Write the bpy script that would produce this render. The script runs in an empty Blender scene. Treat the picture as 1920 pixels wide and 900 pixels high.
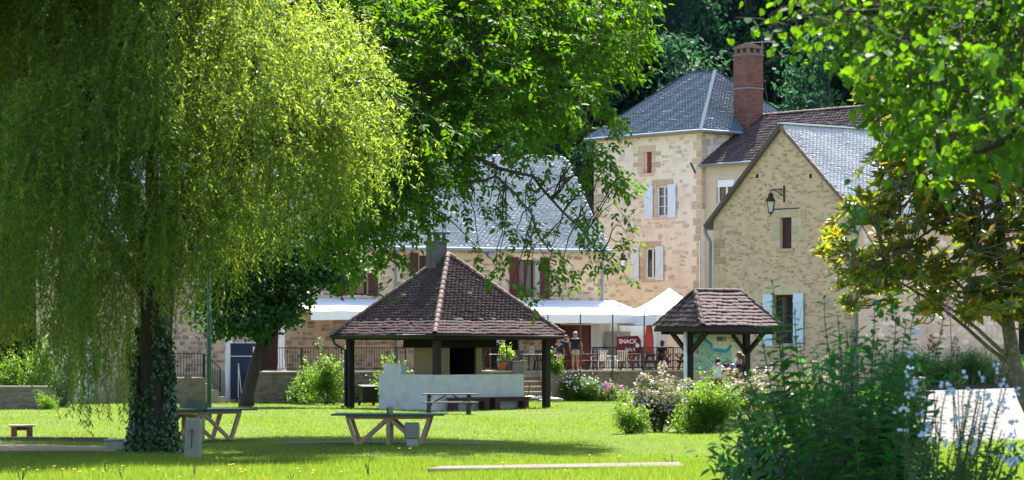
import bpy, bmesh, math, random
import numpy as np
from mathutils import Vector, Matrix

random.seed(11)
rng = np.random.default_rng(11)
scn = bpy.context.scene
col = scn.collection
R = math.radians

# ------------------------------------------------------------------ camera, light, exposure
F, CX, HY, CH = 5500.0, 960.0, 650.0, 2.4          # focal length in photo pixels, optical axis, eye height
cam = bpy.data.cameras.new('camera')
cam.sensor_width = 36.0
cam.lens = 36.0 * F / 1920.0
cam.shift_y = (HY - 450.0) / 1920.0
cam.clip_start, cam.clip_end = 0.5, 2000.0
cam.dof.use_dof = True
cam.dof.focus_distance = 112.0
cam.dof.aperture_fstop = 7.0
co = bpy.data.objects.new('camera', cam)
col.objects.link(co)
co.location = (0, 0, CH)
co.rotation_euler = (R(90), 0, 0)
scn.camera = co

SUN_AZ, SUN_EL = R(12), R(57)
sv = Vector((math.sin(SUN_AZ) * math.cos(SUN_EL), math.cos(SUN_AZ) * math.cos(SUN_EL), math.sin(SUN_EL)))
world = bpy.data.worlds.new('World')
scn.world = world
world.use_nodes = True
wn = world.node_tree
sky = wn.nodes.new('ShaderNodeTexSky')
sky.sky_type = 'NISHITA'
sky.sun_disc = False
sky.sun_elevation = SUN_EL
sky.sun_rotation = SUN_AZ
sky.air_density = 1.0
sky.dust_density = 1.5
wn.links.new(sky.outputs[0], wn.nodes['Background'].inputs[0])
wn.nodes['Background'].inputs[1].default_value = 0.11
sl = bpy.data.lights.new('sun', 'SUN')
sl.energy = 5.0
sl.angle = R(0.5)
sl.color = (1.0, 0.95, 0.86)
so = bpy.data.objects.new('sun', sl)
col.objects.link(so)
so.rotation_euler = sv.to_track_quat('Z', 'Y').to_euler()
scn.view_settings.view_transform = 'Standard'
scn.view_settings.look = 'None'
scn.view_settings.exposure = 1.95
scn.view_settings.gamma = 1.0
try:
    scn.cycles.max_bounces = 8
    scn.cycles.transmission_bounces = 5
    scn.cycles.use_denoising = True
except Exception:
    pass


# ------------------------------------------------------------------ helpers
def W(px, py, ppm):
    return Vector(((px - CX) / ppm, F / ppm, CH - (py - HY) / ppm))


def sstep(t):
    t = np.clip(t, 0, 1)
    return t * t * (3 - 2 * t)


def hgt(X, Y):
    """height of the ground"""
    X = np.asarray(X, float)
    Y = np.asarray(Y, float)
    bx = 4.2 + 0.05 * (Y - 89) + np.clip(85 - Y, 0, 40) * 0.25
    return 0.8 * sstep((X - bx) / 1.8) * sstep((Y - 77) / 11.0) + 0.03 * np.sin(X * .7 + Y * .23) * sstep((125 - Y) / 20)


def gz(x, y):
    return float(hgt(x, y))


def setp(o, label=None, cat=None, group=None, kind=None):
    if label: o['label'] = label
    if cat: o['category'] = cat
    if group: o['group'] = group
    if kind: o['kind'] = kind
    return o


def thing(name, label, cat, loc=(0, 0, 0), rotz=0.0, group=None):
    o = bpy.data.objects.new(name, None)
    col.objects.link(o)
    o.location = loc
    o.rotation_euler = (0, 0, rotz)
    o.empty_display_size = .2
    return setp(o, label, cat, group)


def link(name, me, mat=None, parent=None):
    o = bpy.data.objects.new(name, me)
    col.objects.link(o)
    o.parent = parent
    if mat is not None and not me.materials:
        me.materials.append(mat)
    return o


def copy_tree(o, parent=None):
    c = o.copy()
    col.objects.link(c)
    c.parent = parent
    for ch in list(o.children):
        copy_tree(ch, c)
    return c


class MB:
    def __init__(s):
        s.v, s.f = [], []

    def add(s, vs, fs):
        n = len(s.v)
        s.v += [tuple(v) for v in vs]
        s.f += [tuple(i + n for i in f) for f in fs]
        return s

    def box(s, x0, x1, y0, y1, z0, z1):
        return s.add([(x0, y0, z0), (x1, y0, z0), (x1, y1, z0), (x0, y1, z0), (x0, y0, z1), (x1, y0, z1), (x1, y1, z1), (x0, y1, z1)],
                     [(3, 2, 1, 0), (4, 5, 6, 7), (0, 1, 5, 4), (1, 2, 6, 5), (2, 3, 7, 6), (3, 0, 4, 7)])

    def beam(s, a, b, w, h, up=(0, 0, 1)):
        a, b = Vector(a), Vector(b)
        d = (b - a).normalized()
        u = Vector(up)
        x = d.cross(u)
        if x.length < 1e-4:
            x = d.cross(Vector((0, 1, 0)))
        x.normalize()
        y = x.cross(d)
        x, y = x * (w / 2), y * (h / 2)
        return s.add([a - x - y, a + x - y, a + x + y, a - x + y, b - x - y, b + x - y, b + x + y, b - x + y],
                     [(0, 1, 2, 3), (7, 6, 5, 4), (0, 4, 5, 1), (1, 5, 6, 2), (2, 6, 7, 3), (3, 7, 4, 0)])

    def tube(s, pts, rads, n=8, cap=True):
        pts = [Vector(p) for p in pts]
        if not hasattr(rads, '__len__'):
            rads = [rads] * len(pts)
        rings = []
        ref = None
        for i, p in enumerate(pts):
            d = (pts[min(i + 1, len(pts) - 1)] - pts[max(i - 1, 0)])
            if d.length < 1e-9: d = Vector((0, 0, 1))
            d.normalize()
            if ref is None:
                ref = Vector((1, 0, 0)) if abs(d.x) < .8 else Vector((0, 1, 0))
            x = (ref - d * ref.dot(d))
            if x.length < 1e-6: x = d.orthogonal()
            x.normalize()
            ref = x
            y = d.cross(x)
            rings.append([p + (x * math.cos(2 * math.pi * k / n) + y * math.sin(2 * math.pi * k / n)) * rads[i] for k in range(n)])
        vs = [v for r in rings for v in r]
        fs = []
        for i in range(len(pts) - 1):
            for k in range(n):
                a, b = i * n + k, i * n + (k + 1) % n
                fs.append((a, b, b + n, a + n))
        if cap:
            fs.append(tuple(range(n - 1, -1, -1)))
            fs.append(tuple(range((len(pts) - 1) * n, len(pts) * n)))
        return s.add(vs, fs)

    def lathe(s, prof, n=16, c=(0, 0, 0)):
        vs, fs = [], []
        for r, z in prof:
            for k in range(n):
                a = 2 * math.pi * k / n
                vs.append((c[0] + r * math.cos(a), c[1] + r * math.sin(a), c[2] + z))
        for i in range(len(prof) - 1):
            for k in range(n):
                a, b = i * n + k, i * n + (k + 1) % n
                fs.append((a, b, b + n, a + n))
        fs.append(tuple(range(n - 1, -1, -1)))
        fs.append(tuple(range((len(prof) - 1) * n, len(prof) * n)))
        return s.add(vs, fs)

    def prism(s, poly, ext):
        n = len(poly)
        e = Vector(ext)
        vs = [Vector(p) for p in poly] + [Vector(p) + e for p in poly]
        fs = [tuple(range(n - 1, -1, -1)), tuple(range(n, 2 * n))] + [(i, (i + 1) % n, (i + 1) % n + n, i + n) for i in range(n)]
        return s.add(vs, fs)

    def blob(s, c, r, nu=10, nv=7, jit=0.0):
        vs, fs = [], []
        for j in range(nv + 1):
            t = math.pi * j / nv
            for i in range(nu):
                a = 2 * math.pi * i / nu
                q = 1 + random.uniform(-jit, jit)
                vs.append((c[0] + r[0] * q * math.sin(t) * math.cos(a), c[1] + r[1] * q * math.sin(t) * math.sin(a), c[2] + r[2] * q * math.cos(t)))
        for j in range(nv):
            for i in range(nu):
                a, b = j * nu + i, j * nu + (i + 1) % nu
                fs.append((a, a + nu, b + nu, b))
        return s.add(vs, fs)

    def mesh(s, name, smooth=False):
        me = bpy.data.meshes.new(name)
        me.from_pydata(s.v, [], s.f)
        bm = bmesh.new()
        bm.from_mesh(me)
        bmesh.ops.recalc_face_normals(bm, faces=bm.faces)
        bm.to_mesh(me)
        bm.free()
        if smooth:
            me.polygons.foreach_set('use_smooth', [True] * len(me.polygons))
        return me

    def build(s, name, mat, parent=None, smooth=False, bevel=0.0):
        o = link(name, s.mesh(name, smooth), mat, parent)
        if bevel:
            m = o.modifiers.new('edge', 'BEVEL')
            m.width = bevel
            m.segments = 1
            m.limit_method = 'ANGLE'
        return o


def np_mesh(name, V, faces):
    """V (n,k,3); faces: list of index tuples into k, all of one size"""
    n, k, _ = V.shape
    fa = np.asarray(faces, np.int32)
    m, q = fa.shape
    idx = (fa[None] + (np.arange(n, dtype=np.int32) * k)[:, None, None]).reshape(-1)
    me = bpy.data.meshes.new(name)
    me.vertices.add(n * k)
    me.vertices.foreach_set('co', V.reshape(-1).astype(np.float32))
    me.loops.add(n * m * q)
    me.loops.foreach_set('vertex_index', idx)
    me.polygons.add(n * m)
    me.polygons.foreach_set('loop_start', np.arange(0, n * m * q, q, dtype=np.int32))
    me.update(calc_edges=True)
    me.validate()
    return me


def nrm(a):
    return a / np.maximum(np.linalg.norm(a, axis=-1, keepdims=True), 1e-9)


LEAF_Q = (np.array([(0, 0, 0), (.5, .42, .0), (0, 1, -.06), (-.5, .42, .0)]), [(0, 1, 2, 3)])
LEAF_F = (np.array([(0, 0, 0), (-.42, .25, .05), (-.46, .6, .02), (0, 1, -.14), (.46, .6, .02), (.42, .25, .05)]), [(0, 3, 2, 1), (0, 5, 4, 3)])
LEAF_R = (np.array([(0, 0, 0), (-.46, .12, .03), (-.55, .5, 0), (0, 1, -.1), (.55, .5, 0), (.46, .12, .03)]), [(0, 3, 2, 1), (0, 5, 4, 3)])
TILE = (np.array([(-.5, 0, 0), (.5, 0, 0), (.5, 1, 0), (-.5, 1, 0), (-.5, 0, 1), (.5, 0, 1), (.5, 1, 1), (-.5, 1, 1)]),
        [(4, 5, 6, 7), (0, 1, 5, 4), (1, 2, 6, 5), (3, 0, 4, 7)])
BLADE = (np.array([(-.5, 0, 0), (.5, 0, 0), (0, 1, .0)]), [(0, 1, 2)])


def stone_unit(seed):
    r = np.random.default_rng(seed)
    a = np.array([(-.5, -.34), (-.3, -.5), (.3, -.5), (.5, -.3), (.5, .32), (.28, .5), (-.3, .5), (-.5, .3)]) + r.uniform(-.08, .08, (8, 2))
    v = [(x, y, 0) for x, y in a] + [(x * .84, y * .8, 1) for x, y in a]
    f = [(i, (i + 1) % 8, (i + 1) % 8 + 8, i + 8) for i in range(8)] + [(8, 9, 10, 11), (8, 11, 12, 15), (15, 12, 13, 14)]
    return np.array(v), f


STONES = [stone_unit(i) for i in range(6)]
BRICK = (np.array([(-.5, -.5, 0), (.5, -.5, 0), (.5, .5, 0), (-.5, .5, 0), (-.47, -.42, 1), (.47, -.42, 1), (.47, .42, 1), (-.47, .42, 1)]),
         [(4, 5, 6, 7), (0, 1, 5, 4), (1, 2, 6, 5), (2, 3, 7, 6), (3, 0, 4, 7)])


def scatter(parent, part, stuff, unit, P, X, Y, Z, mat, nparts=0, key=None, smooth=False):
    """pieces given by position and three scaled axes: the first nparts (largest key) become objects, the rest one stuff mesh"""
    n = len(P)
    if n == 0: return None
    uv, uf = unit
    order = np.argsort(-np.asarray(key)) if key is not None else np.arange(n)
    if nparts:
        me = np_mesh(part, uv[None].astype(float), uf)
        me.materials.append(mat)
        for i in order[:nparts]:
            o = bpy.data.objects.new(part, me)
            col.objects.link(o)
            o.parent = parent
            o.matrix_basis = Matrix(((X[i][0], Y[i][0], Z[i][0], P[i][0]), (X[i][1], Y[i][1], Z[i][1], P[i][1]), (X[i][2], Y[i][2], Z[i][2], P[i][2]), (0, 0, 0, 1)))
    r = order[nparts:]
    if len(r) == 0: return None
    V = P[r][:, None] + X[r][:, None] * uv[None, :, 0:1] + Y[r][:, None] * uv[None, :, 1:2] + Z[r][:, None] * uv[None, :, 2:3]
    o = link(stuff, np_mesh(stuff, V, uf), mat, parent)
    o['kind'] = 'stuff'
    return o


def leaves(parent, P, D, N, L, Wd, mat, unit=LEAF_Q, stuff='foliage', nparts=0, key=None, part='leaf'):
    D = nrm(D)
    S = nrm(np.cross(D, N))
    N = np.cross(S, D)
    L = np.broadcast_to(L, (len(P),))[:, None]
    Wd = np.broadcast_to(Wd, (len(P),))[:, None]
    return scatter(parent, part, stuff, unit, P, S * Wd, D * L, N * L, mat, nparts, key)


# ------------------------------------------------------------------ materials
def srgb(r, g, b):
    f = lambda c: (c / 255 / 12.92) if c / 255 <= .04045 else ((c / 255 + .055) / 1.055) ** 2.4
    return (f(r), f(g), f(b))


def mat(name, c1, c2=None, scale=6.0, rough=.8, bump=0.0, bscale=40.0, rnd=0.0, metal=0.0, spec=.3, stretch=None, dirt=None, dscale=1.5, damt=.5):
    m = bpy.data.materials.new(name)
    m.use_nodes = True
    nt = m.node_tree
    N, Lk = nt.nodes, nt.links
    b = N['Principled BSDF']
    b.inputs['Roughness'].default_value = rough
    b.inputs['Metallic'].default_value = metal
    b.inputs['Specular IOR Level'].default_value = spec
    tc = N.new('ShaderNodeTexCoord')
    vec = tc.outputs['Object']
    if stretch:
        mp = N.new('ShaderNodeMapping')
        mp.inputs['Scale'].default_value = stretch
        Lk.new(vec, mp.inputs['Vector'])
        vec = mp.outputs[0]
    if rnd:
        rv = rand_node(nt)
        ml = N.new('ShaderNodeVectorMath')
        ml.operation = 'SCALE'
        ml.inputs[0].default_value = (37.0, 19.0, 53.0)
        Lk.new(rv, ml.inputs['Scale'])
        va = N.new('ShaderNodeVectorMath')
        Lk.new(vec, va.inputs[0])
        Lk.new(ml.outputs[0], va.inputs[1])
        vec = va.outputs[0]
    nz = N.new('ShaderNodeTexNoise')
    nz.inputs['Scale'].default_value = scale
    nz.inputs['Detail'].default_value = 6
    nz.inputs['Roughness'].default_value = .65
    Lk.new(vec, nz.inputs['Vector'])
    c2 = c2 or tuple(x * .75 for x in c1)
    mx = N.new('ShaderNodeMix')
    mx.data_type = 'RGBA'
    rp = N.new('ShaderNodeMapRange')
    rp.inputs[1].default_value, rp.inputs[2].default_value = .3, .7
    Lk.new(nz.outputs['Fac'], rp.inputs[0])
    Lk.new(rp.outputs[0], mx.inputs['Factor'])
    mx.inputs['A'].default_value = (*c1, 1)
    mx.inputs['B'].default_value = (*c2, 1)
    out = mx.outputs['Result']
    if dirt:
        n2 = N.new('ShaderNodeTexNoise')
        n2.inputs['Scale'].default_value = dscale
        n2.inputs['Detail'].default_value = 8
        n2.inputs['Roughness'].default_value = .7
        Lk.new(vec if rnd else tc.outputs['Object'], n2.inputs['Vector'])
        r2 = N.new('ShaderNodeMapRange')
        r2.inputs[1].default_value, r2.inputs[2].default_value = .5, .72
        r2.inputs[4].default_value = damt
        Lk.new(n2.outputs['Fac'], r2.inputs[0])
        m2 = N.new('ShaderNodeMix')
        m2.data_type = 'RGBA'
        Lk.new(r2.outputs[0], m2.inputs['Factor'])
        Lk.new(out, m2.inputs['A'])
        m2.inputs['B'].default_value = (*dirt, 1)
        out = m2.outputs['Result']
    if rnd:
        f = rand_node(nt)
        hs = N.new('ShaderNodeHueSaturation')
        r3 = N.new('ShaderNodeMapRange')
        r3.inputs[3].default_value, r3.inputs[4].default_value = 1 - rnd, 1 + rnd
        Lk.new(f, r3.inputs[0])
        Lk.new(r3.outputs[0], hs.inputs['Value'])
        r4 = N.new('ShaderNodeMapRange')
        r4.inputs[3].default_value, r4.inputs[4].default_value = .5 + rnd * .03, .5 - rnd * .03
        Lk.new(f, r4.inputs[0])
        Lk.new(r4.outputs[0], hs.inputs['Hue'])
        Lk.new(out, hs.inputs['Color'])
        out = hs.outputs[0]
    Lk.new(out, b.inputs['Base Color'])
    if bump:
        nb = N.new('ShaderNodeTexNoise')
        nb.inputs['Scale'].default_value = bscale
        nb.inputs['Detail'].default_value = 5
        Lk.new(vec, nb.inputs['Vector'])
        bp = N.new('ShaderNodeBump')
        bp.inputs['Strength'].default_value = bump
        bp.inputs['Distance'].default_value = .03
        Lk.new(nb.outputs['Fac'], bp.inputs['Height'])
        Lk.new(bp.outputs[0], b.inputs['Normal'])
    return m


def rand_node(nt):
    N, Lk = nt.nodes, nt.links
    oi = N.new('ShaderNodeObjectInfo')
    ge = N.new('ShaderNodeNewGeometry')
    ad = N.new('ShaderNodeMath')
    Lk.new(oi.outputs['Random'], ad.inputs[0])
    Lk.new(ge.outputs['Random Per Island'], ad.inputs[1])
    fr = N.new('ShaderNodeMath')
    fr.operation = 'FRACT'
    Lk.new(ad.outputs[0], fr.inputs[0])
    return fr.outputs[0]


def leafmat(name, stops, trans, tmix=.45, rough=.45, spec=.35, dry=None):
    """stops: list of (position, colour) over the per-leaf random value; trans: colour of light passing through"""
    m = bpy.data.materials.new(name)
    m.use_nodes = True
    nt = m.node_tree
    N, Lk = nt.nodes, nt.links
    b = N['Principled BSDF']
    b.inputs['Roughness'].default_value = rough
    b.inputs['Specular IOR Level'].default_value = spec
    f = rand_node(nt)
    cr = N.new('ShaderNodeValToRGB')
    el = cr.color_ramp.elements
    while len(el) > len(stops): el.remove(el[-1])
    while len(el) < len(stops): el.new(.5)
    for e, (p, c) in zip(el, stops):
        e.position = p
        e.color = (*c, 1)
    Lk.new(f, cr.inputs[0])
    colour = cr.outputs[0]
    if dry:
        tc = N.new('ShaderNodeTexCoord')
        nz = N.new('ShaderNodeTexNoise')
        nz.inputs['Scale'].default_value = .42
        nz.inputs['Detail'].default_value = 7
        nz.inputs['Roughness'].default_value = .68
        Lk.new(tc.outputs['Object'], nz.inputs['Vector'])
        mr = N.new('ShaderNodeMapRange')
        mr.inputs[1].default_value, mr.inputs[2].default_value = .5, .68
        mr.inputs[4].default_value = .95
        Lk.new(nz.outputs['Fac'], mr.inputs[0])
        mxd = N.new('ShaderNodeMix')
        mxd.data_type = 'RGBA'
        Lk.new(mr.outputs[0], mxd.inputs['Factor'])
        Lk.new(cr.outputs[0], mxd.inputs['A'])
        mxd.inputs['B'].default_value = (*dry, 1)
        colour = mxd.outputs['Result']
    Lk.new(colour, b.inputs['Base Color'])
    t = N.new('ShaderNodeBsdfTranslucent')
    mm = N.new('ShaderNodeMix')
    mm.data_type = 'RGBA'
    mm.blend_type = 'MULTIPLY'
    mm.inputs['Factor'].default_value = .55
    mm.inputs['A'].default_value = (*trans, 1)
    sc = N.new('ShaderNodeMix')
    sc.data_type = 'RGBA'
    sc.blend_type = 'MULTIPLY'
    sc.inputs['Factor'].default_value = 1
    k = 1.0 / max(stops[len(stops) // 2][1])
    sc.inputs['B'].default_value = (k, k, k, 1)
    Lk.new(colour, sc.inputs['A'])
    Lk.new(sc.outputs['Result'], mm.inputs['B'])
    Lk.new(mm.outputs['Result'], t.inputs['Color'])
    ms = N.new('ShaderNodeMixShader')
    ms.inputs[0].default_value = tmix
    Lk.new(b.outputs[0], ms.inputs[1])
    Lk.new(t.outputs[0], ms.inputs[2])
    Lk.new(ms.outputs[0], N['Material Output'].inputs['Surface'])
    return m


M = {}
M['mortar_pale'] = mat('mortar_pale', (.81, .695, .57), (.75, .635, .51), 3, .95, .6, 14, dirt=(.36, .27, .19), dscale=.9, damt=.45)
M['mortar_barn'] = mat('mortar_barn', (.72, .485, .325), (.64, .425, .28), 2.5, .95, .8, 10, dirt=(.25, .2, .14), dscale=1.3, damt=.5)
M['mortar_house'] = mat('mortar_house', (.58, .43, .29), (.50, .365, .24), 3, .95, .6, 12, dirt=(.28, .2, .14), dscale=1.1, damt=.4)
M['stone_pale'] = mat('stone_pale', (.73, .605, .48), (.65, .52, .395), 7, .9, .5, 25, rnd=.26, dirt=(.46, .28, .14), dscale=2.5, damt=.5)
M['stone_barn'] = mat('stone_barn', (.66, .445, .29), (.52, .35, .225), 9, .9, .7, 25, rnd=.24, dirt=(.24, .185, .135), dscale=3.5, damt=.6)
M['stone_house'] = mat('stone_house', (.36, .27, .18), (.28, .2, .13), 8, .9, .6, 25, rnd=.25)
M['quoin'] = mat('quoin', (.60, .46, .33), (.52, .385, .25), 4, .9, .35, 25, rnd=.16, dirt=(.4, .27, .15), dscale=2, damt=.4)
M['dressed_grey'] = mat('dressed_grey', (.36, .33, .28), (.26, .25, .22), 6, .9, .5, 25)
M['flue_grey'] = mat('flue_grey', (.14, .13, .115), (.09, .085, .08), 4, .95, .4, 20, dirt=(.035, .033, .03), dscale=2.2, damt=.8)
M['plaster'] = mat('plaster', (.55, .45, .34), (.5, .4, .29), 2, .95, .15, 30, dirt=(.4, .32, .24), damt=.25)
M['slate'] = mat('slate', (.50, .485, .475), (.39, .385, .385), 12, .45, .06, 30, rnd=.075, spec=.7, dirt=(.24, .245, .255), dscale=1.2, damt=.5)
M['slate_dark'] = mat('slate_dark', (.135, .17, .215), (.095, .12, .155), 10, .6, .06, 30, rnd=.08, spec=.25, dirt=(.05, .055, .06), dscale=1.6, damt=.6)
M['zinc'] = mat('zinc', (.22, .255, .29), (.17, .2, .23), 5, .6, 0, 40, spec=.35)
M['hip_lead'] = mat('hip_lead', (.10, .12, .15), (.08, .10, .125), 5, .95, .1, 40, spec=.04)
M['brown_tile'] = mat('brown_tile', (.072, .042, .04), (.044, .029, .03), 9, .8, .1, 30, rnd=.2, spec=.15, dirt=(.03, .028, .028), dscale=2.2, damt=.6)
M['kiosk_tile'] = mat('kiosk_tile', (.095, .058, .056), (.058, .038, .039), 12, .75, .12, 30, rnd=.16, spec=.2, dirt=(.04, .036, .035), dscale=5, damt=.6)
M['ridge_tile'] = mat('ridge_tile', (.20, .115, .09), (.12, .075, .065), 9, .7, .4, 30, rnd=.3, spec=.35, dirt=(.06, .05, .05), dscale=4, damt=.5)
M['annex_tile'] = mat('annex_tile', (.10, .062, .058), (.06, .042, .042), 9, .75, .4, 30, rnd=.3)
M['stone_dark'] = mat('stone_dark', (.24, .195, .14), (.16, .13, .095), 8, .95, .6, 25, rnd=.25, dirt=(.08, .075, .05), dscale=3, damt=.6)
M['brick'] = mat('brick', (.28, .115, .09), (.2, .085, .07), 10, .9, .5, 30, rnd=.3, dirt=(.09, .05, .045), dscale=3, damt=.5)
M['brick_mortar'] = mat('brick_mortar', (.24, .16, .13), (.18, .12, .1), 9, .95, .4, 30)
M['dark_wood'] = mat('dark_wood', (.022, .016, .013), (.013, .010, .009), 5, .75, .3, 30, stretch=(6, 6, 1))
M['black'] = mat('black', (.007, .007, .007), (.012, .011, .010), 5, .9, .2, 30)
M['iron'] = mat('iron', (.014, .014, .016), (.02, .018, .017), 9, .5, 0, 30, metal=.2, spec=.4)
M['rust'] = mat('rust', (.13, .085, .065), (.08, .055, .045), 9, .8, .2, 30)
M['white_wall'] = mat('white_wall', (.50, .49, .47), (.44, .43, .41), 2, .95, .35, 60, dirt=(.25, .255, .24), dscale=1.6, damt=.55)
M['ochre_plaster'] = mat('ochre_plaster', (.30, .23, .12), (.25, .19, .1), 3, .9, .2, 40)
M['white_paint'] = mat('white_paint', (.78, .79, .82), (.7, .71, .74), 6, .6, .1, 30)
M['shutter_white'] = mat('shutter_white', (.68, .74, .85), (.6, .67, .78), 4, .6, .1, 20)  # white paint with the blue of the skylight put into its colour
M['burgundy'] = mat('burgundy', (.085, .016, .016), (.06, .013, .013), 5, .6, .1, 20)
M['red_shutter'] = mat('red_shutter', (.20, .03, .028), (.15, .025, .022), 5, .6, .1, 20)
M['brown_shutter'] = mat('brown_shutter', (.07, .022, .018), (.05, .018, .014), 5, .6, .1, 20)
M['glass'] = mat('glass', (.02, .025, .028), (.03, .035, .04), 2, .06, 0, 30, spec=.8)
M['curtain'] = mat('curtain', (.16, .12, .085), (.1, .08, .06), 3, .8)
M['tarp'] = mat('tarp', (.82, .83, .85), (.78, .79, .81), 2, .55, .05, 8)
M['tarp_grey'] = mat('tarp_grey', (.62, .63, .65), (.56, .57, .6), 2, .6, .05, 8)
M['clear_plastic'] = mat('clear_plastic', (.30, .29, .27), (.24, .23, .21), 3, .15, .1, 8, spec=.5)
M['bark'] = mat('bark', (.065, .05, .037), (.035, .027, .022), 6, .95, 1.0, 18, stretch=(3, 3, .6), dirt=(.03, .028, .024), dscale=3)
M['bark_grey'] = mat('bark_grey', (.10, .09, .08), (.06, .055, .05), 6, .95, .9, 18, stretch=(3, 3, .7), dirt=(.16, .155, .14), dscale=6, damt=.5)
M['bark_lichen'] = mat('bark_lichen', (.13, .11, .08), (.07, .06, .045), 14, .95, .9, 25, dirt=(.28, .26, .2), dscale=12, damt=.7)
M['twig'] = mat('twig', (.075, .055, .035), (.05, .04, .026), 9, .9)
M['stem_green'] = mat('stem_green', (.05, .06, .025), (.035, .035, .02), 9, .8)
M['concrete'] = mat('concrete', (.38, .355, .31), (.3, .28, .245), 8, .9, .3, 60, dirt=(.2, .19, .16), dscale=5, damt=.4)
M['concrete_green'] = mat('concrete_green', (.25, .235, .18), (.2, .19, .15), 9, .9, .3, 60)
M['terracotta_paint'] = mat('terracotta_paint', (.26, .075, .045), (.2, .06, .04), 5, .8, .1, 30)
M['leg_wood'] = mat('leg_wood', (.44, .30, .20), (.34, .23, .15), 5, .85, .2, 40, stretch=(2, 2, 2), dirt=(.2, .15, .11), dscale=4, damt=.4)
M['table_green'] = mat('table_green', (.012, .075, .05), (.01, .06, .04), 5, .45, 0, spec=.4)
M['table_top'] = mat('table_top', (.16, .22, .19), (.12, .17, .15), 5, .5, .1, 30, spec=.5)
M['green_metal'] = mat('green_metal', (.008, .065, .05), (.006, .05, .04), 5, .45, 0, spec=.4)
M['picnic_wood'] = mat('picnic_wood', (.085, .075, .062), (.055, .05, .042), 6, .7, .3, 30, stretch=(1, 8, 8), spec=.4)
M['brown_bench'] = mat('brown_bench', (.07, .032, .026), (.05, .024, .02), 6, .7, .1, 30)
M['orange_wood'] = mat('orange_wood', (.26, .095, .055), (.2, .07, .04), 6, .6, .1, 30, spec=.4)
M['terrace_stone'] = mat('terrace_stone', (.44, .37, .28), (.35, .29, .22), 4, .9, .5, 20, dirt=(.25, .2, .15))
M['terrace_wall'] = mat('terrace_wall', (.25, .2, .145), (.17, .14, .10), 3, .95, .8, 12, dirt=(.1, .09, .06), dscale=2, damt=.7)
M['gravel'] = mat('gravel', (.16, .155, .15), (.115, .11, .106), 20, .95, .4, 90, dirt=(.2, .185, .165), dscale=.4, damt=.5)
M['sand'] = mat('sand', (.36, .27, .17), (.28, .21, .13), 5, .95, .5, 60, dirt=(.2, .15, .09), dscale=.8, damt=.5)
M['path'] = mat('path', (.145, .118, .103), (.11, .092, .08), 6, .95, .4, 60, dirt=(.24, .21, .14), dscale=1.5, damt=.5)
M['soil'] = mat('soil', (.07, .05, .035), (.045, .035, .025), 6, .95, .6, 30)
M['hill'] = mat('hill', (.022, .042, .026), (.015, .03, .02), 1, .95, .5, 4)
M['blue_panel'] = mat('blue_panel', (.010, .022, .075), (.008, .018, .06), 3, .5, 0, spec=.4)
M['red_cloth'] = mat('red_cloth', (.62, .085, .065), (.54, .07, .055), 4, .8, .2, 12)
M['sign_red'] = mat('sign_red', (.16, .008, .018), (.13, .008, .015), 4, .6)
M['white_print'] = mat('white_print', (.8, .8, .8), (.75, .75, .75), 4, .7)
M['plastic_white'] = mat('plastic_white', (.72, .7, .64), (.66, .64, .58), 4, .4, spec=.5)
M['plastic_dark'] = mat('plastic_dark', (.02, .024, .03), (.03, .033, .04), 4, .5, spec=.4)
M['planter_grey'] = mat('planter_grey', (.16, .13, .125), (.13, .105, .1), 4, .7)
M['planter_green'] = mat('planter_green', (.2, .42, .05), (.17, .36, .04), 4, .6)
M['pot'] = mat('pot', (.42, .11, .05), (.34, .09, .04), 6, .8)
M['lamp_glass'] = mat('lamp_glass', (.6, .6, .56), (.5, .5, .47), 6, .3, spec=.5)
M['lamp_brown'] = mat('lamp_brown', (.04, .018, .016), (.03, .014, .013), 6, .5)
M['skin'] = mat('skin', (.50, .27, .19), (.46, .24, .165), 5, .55)
M['skin_tan'] = mat('skin_tan', (.36, .18, .115), (.32, .155, .10), 5, .55)
M['hair_blond'] = mat('hair_blond', (.30, .18, .09), (.2, .115, .055), 25, .6, .6, 60)
M['hair_grey'] = mat('hair_grey', (.42, .37, .34), (.3, .25, .22), 25, .6, .6, 60)
M['hair_dark'] = mat('hair_dark', (.012, .010, .009), (.02, .016, .013), 25, .5, .6, 60)
M['hair_brown'] = mat('hair_brown', (.12, .065, .035), (.07, .038, .022), 25, .5, .6, 60)
M['navy'] = mat('navy', (.010, .016, .042), (.008, .012, .032), 8, .85, .3, 20)
M['navy2'] = mat('navy2', (.014, .035, .085), (.011, .026, .06), 8, .85, .3, 20)
M['lilac_cloth'] = mat('lilac_cloth', (.58, .47, .49), (.5, .4, .42), 8, .85, .3, 20)
M['pale_cloth'] = mat('pale_cloth', (.66, .64, .68), (.58, .56, .6), 8, .85, .3, 20)
M['helmet_blue'] = mat('helmet_blue', (.01, .13, .55), (.01, .11, .45), 8, .3, spec=.5)
M['rubber'] = mat('rubber', (.012, .012, .013), (.018, .018, .018), 8, .8)
M['steel'] = mat('steel', (.5, .5, .52), (.4, .4, .42), 8, .3, metal=.8)
M['bin_black'] = mat('bin_black', (.012, .013, .015), (.018, .019, .02), 5, .45, spec=.45)

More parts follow.
